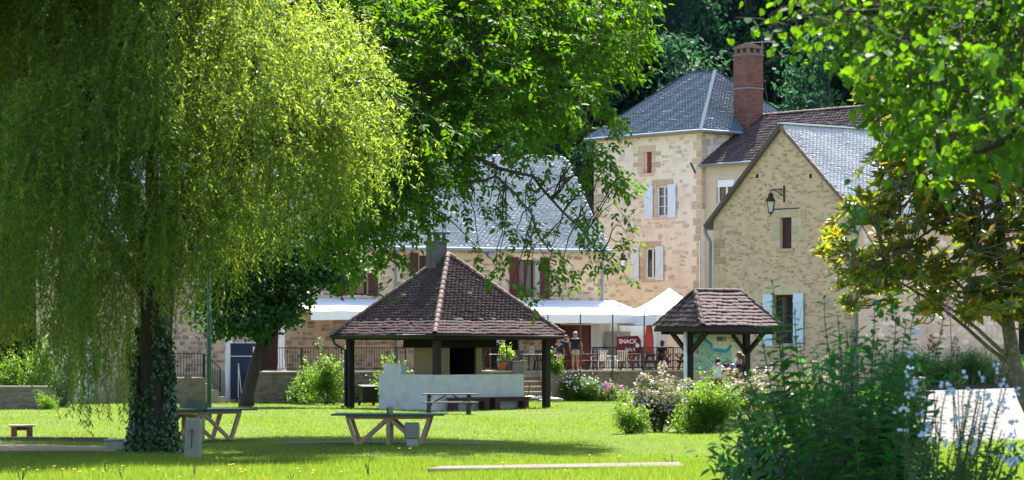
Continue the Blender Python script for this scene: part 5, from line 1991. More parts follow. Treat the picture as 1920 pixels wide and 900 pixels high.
def person(label, loc, rz, H=1.66, arms=None, shirt='navy', legs='lilac_cloth', leg_len='shorts', hair='hair_grey', skin='skin', sit=False, lean=0.0, glasses=False, longhair=False, pony=False, tank=False, turn=0.0):
    """faces -y; arms: two lists (elbow, wrist) in body units of H=1.66"""
    t = thing('person', label, 'person', loc, rz)
    k = H / 1.66
    t.scale = (k, k, k)
    dz = -.42 if sit else 0
    hip = .86 + dz
    L = lean
    sh = Vector((0, -.30 * L, 1.36 + dz))
    hd = Vector((0, -.42 * L - .02, 1.53 + dz))
    arms = arms or [((-.26, .02, 1.10 + dz), (-.27, -.06, .86 + dz)), ((.26, .02, 1.10 + dz), (.27, -.06, .86 + dz))]
    ch_ = [[(0, 0, hip, .13, .105), (0, -.08 * L, hip + .16, .115, .095), (0, -.2 * L, hip + .34, .13, .105), (0, -.28 * L, hip + .46, .11, .085), (sh.x, sh.y, sh.z + .06, .052), (hd.x, hd.y + .01, hd.z - .06, .05), (hd.x, hd.y, hd.z, .078, .092), (hd.x, hd.y, hd.z + .075, .07, .08)]]
    for i, s in ((0, -1), (1, 1)):
        e, w = arms[i]
        ch_.append([3, (s * .155, sh.y + .0, sh.z - .01, .058), (*((Vector((s * .17, sh.y, sh.z - .02)) + Vector(e)) / 2), .046), (*e, .038), (*((Vector(e) + Vector(w)) / 2), .034), (*w, .024), (*(Vector(w) + (Vector(w) - Vector(e)).normalized() * .06), .034, .016)])
    if sit:
        for s in (-1, 1):
            ch_.append([0, (s * .09, -.05, hip - .03, .095), (s * .12, -.4, hip + .02, .062), (s * .12, -.42, hip - .2, .055), (s * .12, -.40, .08, .036), (s * .12, -.5, .035, .035, .028)])
    else:
        for s in (-1, 1):
            ch_.append([0, (s * .085, 0, hip - .1, .095), (s * .095, -.01, .66, .072), (s * .095, -.015, .48, .055), (s * .095, .015, .3, .054), (s * .095, .01, .09, .036), (s * .1, -.04, .04, .036), (s * .105, -.15, .025, .03, .02)])
    for i in (0, 1):
        e, w = Vector(arms[i][0]), Vector(arms[i][1])
        ch_ += hand_chains(w, w - e)
    # nose and ears
    ch_ += [[(hd.x, hd.y - .085, hd.z + .02, .012), (hd.x, hd.y - .108, hd.z - .012, .014)]]
    for s in (-1, 1): ch_ += [[(hd.x + s * .078, hd.y + .01, hd.z - .01, .014), (hd.x + s * .084, hd.y + .012, hd.z + .03, .012)]]
    skin_mesh('body', ch_, M[skin], t)
    # face marks
    mb = MB()
    for s in (-1, 1): mb.blob((hd.x + s * .034, hd.y - .084, hd.z + .028), (.012, .008, .008), 8, 5)
    mb.build('eyes', M['hair_dark'], t, True)
    MB().blob((hd.x, hd.y - .088, hd.z - .048), (.026, .01, .007), 8, 5).build('mouth', M['burgundy'], t, True)
    # clothes
    sl_ = .105 if not tank else .0
    cl = [[(0, 0, hip + .02, .152, .125), (0, -.08 * L, hip + .16, .14, .118), (0, -.2 * L, hip + .34, .15, .125), (0, -.275 * L, hip + .455, .128, .1)]]
    if not tank:
        for i, s in ((0, -1), (1, 1)):
            e = Vector(arms[i][0])
            a = Vector((s * .16, sh.y, sh.z - .01))
            cl.append([3, (*a, .075), (*(a + (e - a) * .6), .064)])
    skin_mesh('shirt' if not tank else 'tank_top', cl, M[shirt], t)
    if legs:
        lo_ = [[(0, 0, hip + .06, .145, .122), (0, 0, hip - .03, .15, .128)]]
        for s in (-1, 1):
            if sit:
                lo_.append([1, (s * .09, -.05, hip - .03, .11), (s * .12, -.38, hip + .02, .08), (s * .12, -.42, hip - .12, .07), (s * .12, -.40, .16, .06)])
            else:
                pts = [1, (s * .085, 0, hip - .12, .112), (s * .097, -.01, .66, .094)]
                if leg_len == 'long': pts += [(s * .097, -.015, .48, .075), (s * .097, .015, .12, .06)]
                lo_.append(pts)
        skin_mesh('shorts' if leg_len == 'shorts' else 'trousers', lo_, M[legs], t)
    mb = MB()
    mb.blob((hd.x, hd.y + .022, hd.z + .06), (.1, .105, .098), 14, 9, .06)
    mb.blob((hd.x, hd.y + .06, hd.z - .01), (.092, .07, .1), 12, 7, .07)
    if longhair:
        mb.blob((hd.x - .07, hd.y + .03, hd.z - .03), (.04, .06, .11), 10, 7, .08).blob((hd.x + .07, hd.y + .03, hd.z - .03), (.04, .06, .11), 10, 7, .08)
    if pony:
        mb.tube([(hd.x, hd.y + .1, hd.z + .06), (hd.x, hd.y + .17, hd.z - .02), (hd.x, hd.y + .17, hd.z - .2), (hd.x, hd.y + .13, hd.z - .36)], [.05, .065, .055, .02], 8)
    mb.build('hair', M[hair], t, True)
    if glasses:
        mb = MB()
        for s in (-1, 1): mb.blob((hd.x + s * .035, hd.y - .096, hd.z + .027), (.031, .01, .023), 10, 6)
        mb.beam((hd.x - .08, hd.y - .04, hd.z + .03), (hd.x - .05, hd.y - .09, hd.z + .03), .006, .008).beam((hd.x + .08, hd.y - .04, hd.z + .03), (hd.x + .05, hd.y - .09, hd.z + .03), .006, .008)
        mb.build('sunglasses', M['black'], t, True)
    return t


pw = EF.world(EF.u(1079, .45), .45, TZ)
wA = person('standing woman in sunglasses, navy T-shirt and pale shorts, holding a dark cap', pw, R(4), 1.7, shirt='navy', legs='lilac_cloth', hair='hair_grey', glasses=True,
            arms=[((-.25, .04, 1.1), (-.23, -.08, .88)), ((.27, .06, 1.12), (.29, -.04, .88))])
cp = thing('dark_cap', 'dark cap held low in the hand of the woman in sunglasses', 'cap', pw + Vector((-.29, -.1, .76)))
MB().blob((0, 0, 0), (.09, .07, .12), 10, 7, .05).build('crown', M['black'], cp, True)
MB().prism([(-.07, -.05, -.12), (.07, -.05, -.12), (.05, -.08, -.24), (-.05, -.08, -.24)], (0, .015, 0)).build('peak', M['black'], cp)
pw = EF.world(EF.u(1048, .6), .6, TZ)
wB = person('woman with blond bob leaning forward in a navy V-neck T-shirt with pale lettering', pw, R(-8), 1.4, shirt='navy2', legs='pale_cloth', hair='hair_blond', lean=.28, longhair=True,
            arms=[((-.27, .0, 1.08), (-.24, -.2, .96)), ((.27, .0, 1.08), (.28, -.12, .86))])
mb = MB()
for k in range(5): mb.box(-.02 + k * .028, .0 + k * .028, -.215, -.21, 1.14 + k * .012, 1.175 + k * .012)
mb.build('lettering', M['lf_sage'], wB)
ps = EF.world(EF.u(1241, 1.75), 1.75, TZ + .02)
person('man in black sitting with his back turned at the right picnic table', ps, R(165), 1.72, shirt='black', legs='navy', leg_len='long', hair='hair_brown', sit=True, lean=.2,
       arms=[((-.24, -.1, .72), (-.2, -.32, .68)), ((.24, -.1, .72), (.2, -.32, .68))])
kp = lambda px, ppm: Vector(((px - CX) / ppm, F / ppm, gz((px - CX) / ppm, F / ppm)))
girl = person('girl with brown ponytail in a dark tank top reaching towards the map', kp(1386, 63.3), R(250), 1.47, shirt='navy', legs='navy', hair='hair_brown', skin='skin_tan', pony=True, tank=True,
              arms=[((-.22, -.22, 1.2), (-.1, -.34, 1.36)), ((.22, -.2, 1.14), (.14, -.46, 1.12))])
boy = person('dark haired boy in a white T-shirt pointing at the map', kp(1346, 63.4), R(150), 1.3, shirt='pale_cloth', legs='brown_bench', hair='hair_dark', skin='skin_tan',
             arms=[((-.32, -.1, 1.22), (-.46, -.3, 1.3)), ((.26, .0, 1.12), (.3, -.1, .9))])
hk = person('small child in a blue cycle helmet in front of the map kiosk', kp(1374, 64.2), R(10), 1.2, shirt='terracotta_paint', legs='navy', hair='hair_blond', skin='skin_tan')
mb = MB()
V, fs = [], []
for j in range(6):
    tt = math.pi / 2 * j / 5
    for i in range(14):
        a_ = 2 * math.pi * i / 14
        V.append((.125 * math.cos(tt) * math.cos(a_), -.01 + .15 * math.cos(tt) * math.sin(a_), 1.565 + .13 * math.sin(tt)))
for j in range(5):
    for i in range(14):
        a_, b_ = j * 14 + i, j * 14 + (i + 1) % 14
        fs.append((a_, b_, b_ + 14, a_ + 14))
fs.append(tuple(range(13, -1, -1)))
MB().add(V, fs).build('helmet', M['helmet_blue'], hk, True)
mb = MB()
for x in (-.05, .05): mb.blob((x, -.09, 1.665), (.015, .05, .015), 8, 5)
mb.build('helmet_vent', M['white_paint'], hk, True)
rb = thing('red_bag', 'dark red bag held between the girl and the boy at the map', 'bag', kp(1362, 63.2) + Vector((0, 0, .99)), R(10))
MB().blob((0, 0, 0), (.16, .1, .13), 10, 7, .05).build('pouch', M['sign_red'], rb, True)
MB().tube([(-.1, 0, .1), (-.05, 0, .2), (.05, 0, .2), (.1, 0, .1)], .012, 6).build('strap', M['black'], rb)

# ------------------------------------------------------------------ planters and pots
def rand_dirs(n, up=.3, r=rng):
    d = r.normal(size=(n, 3))
    d[:, 2] = d[:, 2] * .8 + up
    return nrm(d)


def bush(name, label, cat, loc, size, n, lsize, mat_, group=None, flowers=0, fmat=None, fsize=.04, shape=1.0, stems=8, ftop=.3, unit=LEAF_Q, ratio=.45, rough=.35, seed=0, hug=.6, stem_mat='twig', base=0.0, upright=.3):
    """uneven shrub: leaf clumps spread over several lobes, on bare stems, with flowers on the outside"""
    r = np.random.default_rng(seed + 100)
    t = thing(name, label, cat, loc, 0, group)
    sx, sy, sz = size
    nl = max(5, int(10 * shape))
    cen = np.stack([r.uniform(-.62, .62, nl) * sx, r.uniform(-.6, .6, nl) * sy, base + r.uniform(.12, .72, nl) * sz], 1)
    rad = r.uniform(.28, .5, nl)[:, None] * np.array([sx, sy, sz * .62])
    ends = []
    nt_ = max(20, n // 26)
    k = r.integers(0, nl, nt_)
    q = nrm(r.normal(size=(nt_, 3)))
    tip = cen[k] + q * rad[k] * (r.random((nt_, 1)) ** .4)
    tip[:, 2] += np.abs(r.normal(0, rough * .35 * sz, nt_)) * (r.random(nt_) < .3)
    tip = tip[tip[:, 2] > .03]
    nt_ = len(tip)
    cl = n // nt_ + 1 if nt_ else 1
    # each clump is a short shoot with leaves along it
    sd = nrm(np.stack([tip[:, 0] / sx, tip[:, 1] / sy, np.full(nt_, .55 + upright)], 1) + r.normal(0, .45, (nt_, 3)))
    ln = r.uniform(.5, 1.3, nt_) * lsize * 4.5
    f = r.random((nt_, cl))
    P = tip[:, None] + sd[:, None] * (ln[:, None] * (f - .6))[:, :, None] + r.normal(0, lsize * hug, (nt_, cl, 3))
    D = nrm(sd[:, None] * .5 + r.normal(0, .7, (nt_, cl, 3)))
    Nn = nrm(r.normal(0, .55, (nt_, cl, 3)) + np.array([0, 0, .8]))
    P, D, Nn = P.reshape(-1, 3), D.reshape(-1, 3), Nn.reshape(-1, 3)
    ok = P[:, 2] > .01
    P, D, Nn = P[ok], D[ok], Nn[ok]
    Ls = lsize * r.uniform(.6, 1.25, len(P))
    leaves(t, P, D, Nn, Ls, Ls * ratio, mat_, unit)
    me = MB()
    for i in range(stems):
        c = cen[i % nl]
        me.tube([(c[0] * .15, c[1] * .15, -.05), (c[0] * .5, c[1] * .5, c[2] * .55), tuple(c)], [.022, .015, .006], 5)
    me.build('stems', M[stem_mat], t)
    if flowers:
        w = (tip[:, 2] / (base + sz)) ** 2 + ftop * .3
        idx = r.choice(nt_, flowers, p=w / w.sum())
        nb = 5
        C = tip[idx] + sd[idx] * (ln[idx] * .5)[:, None] + r.normal(0, fsize, (flowers, 3))
        fn = nrm(sd[idx] + r.normal(0, .5, (flowers, 3)) + np.array([0, -.5, .2]))
        a = nrm(np.cross(fn, r.normal(size=(flowers, 3))))
        b = np.cross(fn, a)
        th = np.arange(nb) / nb * 2 * np.pi
        Dp = a[:, None] * np.cos(th)[None, :, None] + b[:, None] * np.sin(th)[None, :, None] + fn[:, None] * .35
        Np = np.broadcast_to(fn[:, None], Dp.shape)
        Pp = np.broadcast_to(C[:, None], Dp.shape)
        leaves(t, Pp.reshape(-1, 3).copy(), Dp.reshape(-1, 3), Np.reshape(-1, 3).copy(), fsize, fsize * 1.0, fmat, LEAF_R if flowers > 200 else LEAF_Q, 'blossom')
    return t


tb = thing('planter_box', 'grey planter box with variegated laurel beside the dark terrace chair', 'planter', EF.world(EF.u(949, .35), .35, TZ), HA)
MB().box(-.3, .3, -.2, .2, 0, .42).build('box', M['planter_grey'], tb, bevel=.015)
MB().box(-.33, .33, -.23, .23, .421, .46).build('rim', M['planter_grey'], tb)
tb = thing('planter_box', 'grey planter box with bright green side at the top of the steps', 'planter', EF.world(EF.u(967, .2) , .1, TZ - .12), HA)
MB().box(-.28, .28, -.2, .2, 0, .5).build('box', M['planter_grey'], tb, bevel=.015)
MB().box(-.31, .31, -.23, .23, .501, .54).build('rim', M['planter_grey'], tb)
MB().box(.285, .32, -.19, .19, -.05, .6).build('side_panel', M['planter_green'], tb)
bush('laurel_bush', 'yellow-green laurel growing in the grey planter behind the pot', 'shrub', EF.world(EF.u(949, .35), .35, TZ + .42), (.34, .25, .75), 900, .09, M['lf_laurel'], seed=1, stems=5)
pt_ = thing('terracotta_pot', 'orange terracotta pot on the terrace edge', 'flower pot', EF.world(EF.u(943.5), .1, TZ + .01))
MB().lathe([(.13, 0), (.19, .26), (.21, .27), (.21, .32), (.18, .32), (.17, .28)], 16).build('pot', M['pot'], pt_, True)
bush('sage_plant', 'grey-green sage plant growing in the terracotta pot', 'plant', EF.world(EF.u(943.5), .1, TZ + .28), (.26, .22, .36), 700, .055, M['lf_sage'], seed=2, stems=5)
bush('climbing_shrub', 'bright green climbing shrub on the railing right of the pavilion post', 'shrub', EF.world(EF.u(1042), -.05, TZ - .1), (.42, .25, 1.15), 2600, .08, M['lf_shrub'], flowers=12, fmat=M['fl_white'], fsize=.05, seed=3, stems=6)

# flower bed along the terrace wall
for k, (px, py, w_, h_, lab) in enumerate(((1062, 748, .75, 1.0, 'white flowered gaura clump nearest the right pavilion post'), (1098, 746, .8, 1.0, 'white flowered gaura clump in the middle of the bed below the terrace'), (1128, 745, .75, .95, 'white flowered gaura clump at the right end of the bed'))):
    p = W(px, py, 42.8)
    bush('gaura_clump', lab, 'flowers', (p.x, p.y, 0), (w_, .5, h_), 6000, .11, M['lf_shrub'], 'gaura clumps below the terrace', flowers=90, fmat=M['fl_white'], fsize=.055, ratio=.13, seed=10 + k, upright=1.1, rough=.5, stems=12, stem_mat='stem_green')
p = W(1162, 745, 43.5)
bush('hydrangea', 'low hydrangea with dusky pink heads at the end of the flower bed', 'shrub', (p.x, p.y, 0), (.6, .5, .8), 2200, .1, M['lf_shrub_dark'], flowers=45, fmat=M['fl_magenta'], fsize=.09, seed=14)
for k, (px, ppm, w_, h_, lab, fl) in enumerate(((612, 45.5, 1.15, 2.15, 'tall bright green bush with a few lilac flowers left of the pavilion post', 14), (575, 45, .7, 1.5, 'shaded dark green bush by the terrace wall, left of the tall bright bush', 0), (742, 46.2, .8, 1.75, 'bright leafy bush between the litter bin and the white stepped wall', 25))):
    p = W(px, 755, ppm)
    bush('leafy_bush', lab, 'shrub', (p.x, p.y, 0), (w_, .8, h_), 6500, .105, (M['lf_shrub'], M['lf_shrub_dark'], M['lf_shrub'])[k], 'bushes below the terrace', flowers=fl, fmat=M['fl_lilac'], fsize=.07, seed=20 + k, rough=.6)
p = W(690, 755, 44.5)
bush('leafy_bush', 'low green bush behind the litter bin', 'shrub', (p.x, p.y + 1, 0), (.9, .6, 1.05), 4000, .09, M['lf_shrub'], 'bushes below the terrace', flowers=20, fmat=M['fl_white'], fsize=.05, seed=25)
# flowering shrubs right of the lawn
for k, (px, py, ppm, w_, h_, nm, lab, lm, fl, fm) in enumerate((
        (1236, 808, 67, 1.2, 1.4, 'abelia_bush', 'pale pink flowering abelia left of the map kiosk', 'lf_abelia', 800, 'fl_pink'),
        (1328, 812, 68, .95, 1.15, 'leafy_shrub', 'fresh green shrub in front of the map, between two pink abelias', 'lf_shrub', 0, None),
        (1418, 815, 67, 1.2, 1.15, 'abelia_bush', 'pale pink flowering abelia right of the fresh green shrub', 'lf_abelia', 800, 'fl_pink'),
        (1180, 806, 69, .6, .9, 'leafy_shrub', 'small low green shrub at the lawn edge left of the pink abelia', 'lf_shrub', 8, 'fl_pink'),
        (1510, 815, 66, 1.3, 1.2, 'abelia_bush', 'pink and white abelia half hidden behind the dark foreground shrub', 'lf_abelia', 320, 'fl_pink'))):
    p = W(px, py, ppm)
    bush(nm, lab, 'shrub', (p.x, p.y, gz(p.x, p.y) - .03), (w_, .75, h_), 19000 if k != 3 else 6000, .058 if fl else .085, M[lm], None, flowers=fl, fmat=M[fm] if fm else None, fsize=.044, seed=40 + k, rough=.75, stems=14, ratio=.5 if fl else .4)
# oleander hedge along the barn
for k in range(6):
    u_ = 1.2 + k * 1.35
    wv = BF.world(BW + 1.0, u_, 0)
    labs = ('green oleander against the barn side wall, nearest the barn corner', 'green oleander, second from the barn corner', 'green oleander in the middle of the hedge, third from the barn corner', 'green oleander in the middle of the hedge, fourth from the barn corner', 'green oleander, last but one before the magnolia trunk', 'green oleander at the end of the hedge beside the magnolia trunk')
    bush('oleander', labs[k], 'shrub', (wv.x, wv.y, gz(wv.x, wv.y)), (.95, .7, 1.5 + .15 * math.sin(k * 2.1)), 4200, .15, M['lf_oleander'], 'oleanders along the barn', ratio=.16, seed=60 + k, upright=.9, stems=10)
o = MB().box(BW + .1, BW + 2.0, 0.2, BD + .6, .5, .93).build('hedge_border', M['soil'])
o.location = (*BF.O, 0)
o.rotation_euler = (0, 0, BA)
setp(o, kind='structure')
# sign at the end of the barn
sg = BF.world(BW + .05, BD - .55, BF.z(1878, 640) if False else 2.1)
t = thing('notice_board', 'white wall notice with blue mark and orange line at the end of the barn', 'sign', sg, BA + R(90))
MB().box(-.32, .32, -.04, -.01, 0, .95).build('panel', M['white_paint'], t)
MB().box(-.28, .28, -.046, -.041, .42, .52).build('orange_line', M['pot'], t)
MB().box(-.05, .07, -.046, -.041, .66, .82).build('blue_mark', M['map_blue'], t)
mb = MB()
for k in range(3): mb.box(-.25, .25 - .08 * k, -.045, -.041, .3 - .08 * k, .325 - .08 * k)
mb.build('text_line', M['zinc'], t)

# far left pale shrubs and tree
for k, (px, py, w_, h_, lab) in enumerate(((55, 768, 1.3, 2.9, 'pale green shrub behind the low garden wall, nearest the photo edge'), (118, 765, 1.1, 2.8, 'pale silvery shrub between the garden wall and the white service door'), (-10, 768, 1.2, 2.3, 'bright shrub partly cut off behind the low garden wall'))):
    p = W(px, 764, 47.5)
    bush('pale_shrub', lab, 'shrub', (p.x, p.y, 0), (w_, 1.0, h_), 6500, .11, M['lf_shrub'] if k != 1 else M['lf_forest_pale'], 'pale shrubs at the garden wall', seed=70 + k, rough=.5)
p = W(92, 768, 49.5)
bush('weed_clump', 'bright clump of weeds at the right end of the garden wall', 'plant', (p.x, p.y, 0), (.55, .4, .7), 1800, .11, M['lf_shrub'], ratio=.25, seed=75, upright=1.0)

# ------------------------------------------------------------------ trees
def wob(a, b, n, amp, r, sag=0.0):
    a, b = np.array(a, float), np.array(b, float)
    f = np.linspace(0, 1, n)[:, None]
    p = a + (b - a) * f
    off = np.cumsum(r.normal(0, amp, (n, 3)), 0)
    off -= off[0] + (off[-1] - off[0]) * f
    p = p + off
    p[:, 2] += sag * np.sin(np.pi * f[:, 0])
    return p


def willow():
    r = np.random.default_rng(5)
    X0, Y0 = (285 - CX) / 83, F / 83
    t = thing('weeping_willow', 'huge weeping willow with ivy-clad trunk and hanging curtains on the left', 'tree', (X0, Y0, 0))
    mb = MB()
    pts = [(0, 0, -.1), (0, 0, .15), (.02, 0, .6), (.04, 0, 1.2), (.05, 0, 2.0), (.08, .03, 2.8), (.1, .05, 3.6), (.1, .1, 4.4)]
    n = 20
    V, fs = [], []
    for j, (p, rd) in enumerate(zip(pts, [.56, .5, .43, .38, .35, .34, .36, .3])):
        for i in range(n):
            a = 2 * math.pi * i / n
            q = rd * (1 + .07 * math.sin(a * 5 + j * .3) + .05 * math.sin(a * 9 + 1) + (.12 * max(0, math.cos(a * 3)) if j < 2 else 0))
            V.append((p[0] + q * math.cos(a), p[1] + q * math.sin(a), p[2]))
    for j in range(len(pts) - 1):
        for i in range(n):
            a, b = j * n + i, j * n + (i + 1) % n
            fs.append((a, b, b + n, a + n))
    mb.add(V, fs).build('trunk', M['bark'], t, True)
    limbs = []
    dirs = [(-2.6, .2, 8.5), (-3.6, -1.2, 6.6), (3.2, .6, 8.3), (4.4, -.4, 7.9), (1.6, 2.6, 9), (.6, -2.4, 9), (-1.5, 2.6, 9), (4.6, 1.4, 8.8), (2.4, -2.0, 7.4), (.2, .4, 10.8), (-2.7, -.6, 10.2), (3.0, -1.0, 9.8)]
    for k, e in enumerate(dirs):
        p = wob((.1, .05, 3.2 + .1 * (k % 4)), e, 9, .13, r, .7)
        mb = MB().tube(p.tolist(), np.linspace(.2, .05, 9).tolist(), 7)
        mb.build('limb', M['bark'], t, True)
        limbs.append(p)
    mb = MB()
    for p in limbs:
        for q in range(7):
            s = p[r.integers(3, 9)]
            out = np.array([s[0], s[1], 0])
            out = out / max(np.linalg.norm(out), .3)
            e = s + out * r.uniform(.6, 1.8) + np.array([r.normal(0, .7), r.normal(0, .7), r.uniform(-.6, .7)])
            b = wob(s, e, 6, .07, r, .25)
            mb.tube(b.tolist(), np.linspace(.045, .012, 6).tolist(), 5)
    mb.build('branch', M['bark'], t, True)['kind'] = 'stuff'
    # strands
    bot_px = [(-300, 640), (0, 655), (60, 690), (100, 640), (150, 680), (175, 775), (205, 800), (240, 775), (255, 640), (330, 590), (352, 640), (400, 600), (440, 545), (480, 505), (560, 480), (650, 450), (700, 400), (740, 330), (765, 260), (800, 220)]
    bx = np.array([(p - 285) / 83 for p, _ in bot_px])
    bz_ = np.array([CH - (y - HY) / 83 for _, y in bot_px])
    K = 12300
    Nc = 430
    kc = r.integers(0, Nc, K)
    az = (r.uniform(0, 2 * np.pi, Nc))[kc] + r.normal(0, .055, K)
    rr = np.clip((r.random(Nc) ** .42)[kc] + r.normal(0, .05, K), .02, 1.03)
    cx, sy = np.cos(az), np.sin(az)
    Rx = np.where(cx > 0, 4.75, 5.4) * (1 + .09 * np.sin(az * 7) + .07 * np.sin(az * 13 + 2))
    x0, y0 = Rx * rr * cx, 4.3 * rr * sy
    top = 12.4 - 3.7 * rr ** 2.6 - .4 * np.abs(np.sin(az * 4.0))
    zb = np.interp(x0 + .35 * cx, bx, bz_)
    u = np.clip(r.random(Nc)[kc] + r.normal(0, .045, K), 0, 1)
    z0 = zb + 1.0 + (top - zb - 1.0) * u ** .85
    Ln = np.minimum(z0 - zb, r.uniform(1.3, 3.3, K)) * r.uniform(.8, 1.08, K) + .45
    short = (z0 > 4.3 + r.normal(0, .6, K)) & (r.random(K) < .86)
    Ln = np.where(short, np.minimum(Ln, r.uniform(.45, 1.35, K)), Ln)
    # let some strands of the lowest tier hang thinly
    keep = (Ln > .4) & ~((x0 > 1.8) & (rr < .8) & (r.random(K) < .5)) & ~((z0 - Ln < 2.6) & (r.random(K) < np.where(x0 < -.4, .2, .5)))
    x0, y0, z0, Ln, cx, sy, short = [a[keep] for a in (x0, y0, z0, Ln, cx, sy, short)]
    K = len(x0)
    mid = 72
    s = (np.arange(mid) + .5) / mid
    tt = s[None] * Ln[:, None]
    tau = r.uniform(.25, .7, K)[:, None]
    amp = (r.uniform(.3, 1.0, K) * np.where(short, 1.25, 1))[:, None]
    ho = amp * (1 - np.exp(-tt / tau)) * .8
    dz = tt - tau * (1 - np.exp(-tt / tau)) * r.uniform(.9, 1.6, K)[:, None]
    jx, jy = (r.normal(0, .35, K) * np.where(short, 2, 1))[:, None], (r.normal(0, .35, K) * np.where(short, 2, 1))[:, None]
    ph = r.uniform(0, 6, K)[:, None]
    Px = x0[:, None] + (cx[:, None] + jx) * ho + .04 * np.sin(tt * 3 + ph)
    Py = y0[:, None] + (sy[:, None] + jy) * ho + .04 * np.cos(tt * 2.6 + ph)
    Pz = z0[:, None] - dz
    P = np.stack([Px, Py, Pz], -1)
    T = nrm(np.gradient(P, axis=1))
    nlf = np.clip((Ln / .042), 10, mid)
    use = (np.arange(mid)[None] % 1 == 0) & (r.random((K, mid)) < (nlf / mid)[:, None])
    lat = r.normal(size=(K, mid, 3))
    lat = nrm(lat - T * np.sum(lat * T, -1, keepdims=True))
    D = nrm(T * .8 + lat * np.where(short, 1.15, .75)[:, None, None] + np.array([0, 0, -.15]))
    Nn = nrm(r.normal(0, .6, (K, mid, 3)) + np.array([0, 0, .6]))
    P2, D2, N2 = P[use], D[use], Nn[use]
    n = len(P2)
    L = r.uniform(.08, .15, n)
    leaves(t, P2, D2, N2, L, L * .2 + .005, M['lf_willow'])
    # leaf masses added mostly above the picture to keep the curtains in shade
    n = 62000
    bl = np.array([(-2.2, 0, 12.6, 3.2, 3.2, 1.6), (-.6, .8, 13.0, 2.2, 3.0, 1.5), (-4.2, .6, 11.8, 2.2, 2.6, 1.6), (-1.6, 2.2, 12.4, 3.0, 2.2, 1.8), (-3.0, -1.2, 12.2, 2.2, 2.0, 1.3), (-2.0, 5.0, 11.4, 2.6, 2.4, 1.8), (-4.6, 4.4, 10.6, 2.0, 2.4, 1.8), (.2, 4.8, 11.0, 1.8, 2.4, 1.8), (-2.2, 7.0, 9.4, 2.8, 1.8, 2.2), (-5.4, 1.2, 10.4, 1.2, 2.6, 1.6), (-.2, 6.6, 9.0, 1.8, 1.8, 2.0), (-2.0, -3.2, 11.6, 2.2, 2.0, 1.5), (-4.4, -3.0, 11.0, 2.0, 2.0, 1.5), (.2, -2.8, 11.6, 1.6, 1.8, 1.3), (-6.2, -1.5, 10.8, 1.6, 2.4, 1.6), (1.3, 2.2, 12.2, 1.5, 2.4, 1.2), (1.2, 5.2, 10.8, 1.4, 1.8, 1.4), (2.5, 2.8, 11.4, 1.1, 2.0, .6), (1.8, -1.6, 11.4, 1.2, 1.8, .7), (2.9, .6, 11.2, .9, 1.6, .45)])
    wv = bl[:, 3] * bl[:, 4] * bl[:, 5] * np.where(bl[:, 0] > 1, .38, 1.0)
    k = r.choice(len(bl), n, p=wv / wv.sum())
    q = nrm(r.normal(size=(n, 3))) * (r.random((n, 1)) ** .4)
    Pu = bl[k, :3] + q * bl[k, 3:]
    leaves(t, Pu, r.normal(0, .4, (n, 3)) + np.array([0, 0, -.8]), r.normal(0, .7, (n, 3)) + np.array([0, 0, .5]), .3, .11, M['lf_willow_shade'], LEAF_Q, 'shade_crown')
    # twigs: thin three-sided strips
    sel = r.choice(K, min(2600, K), replace=False)
    idx = np.linspace(0, mid - 1, 7).astype(int)
    C = P[sel][:, idx]
    w = np.linspace(.0085, .003, 7)[None, :, None]
    tri = np.array([(1, 0, 0), (-.5, .87, 0), (-.5, -.87, 0)])
    Vt = (C[:, :, None] + tri[None, None] * w[..., None]).reshape(len(sel), 21, 3)
    fs = [(j * 3 + k, j * 3 + (k + 1) % 3, (j + 1) * 3 + (k + 1) % 3, (j + 1) * 3 + k) for j in range(6) for k in range(3)]
    o = link('hanging_twigs', np_mesh('hanging_twigs', Vt, fs), M['twig'], t)
    o['kind'] = 'stuff'
    # ivy on the trunk
    n = 5200
    z = r.random(n) ** 1.3 * 2.9
    a = r.uniform(0, 2 * np.pi, n)
    cover = (np.sin(a * 2 + z * 1.2) + np.sin(a * 5 - z * 2) * .5 + (1.9 - z) > -.2)
    z, a = z[cover], a[cover]
    n = len(z)
    rad = np.interp(z, [0, .6, 1.2, 2.2, 2.9], [.56, .45, .4, .36, .35]) + r.uniform(.02, .12, n)
    P = np.stack([rad * np.cos(a) + .03, rad * np.sin(a), z], 1)
    out = np.stack([np.cos(a), np.sin(a), np.full(n, .35)], 1)
    D = nrm(r.normal(0, .5, (n, 3)) + np.array([0, 0, -.7]) + out * .2)
    leaves(t, P, D, nrm(out + r.normal(0, .3, (n, 3))), r.uniform(.06, .11, n), .075, M['lf_ivy'], LEAF_R, 'ivy')


willow()


def pxyz(px, py, Y):
    return np.array([(px - CX) * Y / F, Y, CH - (py - HY) * Y / F])


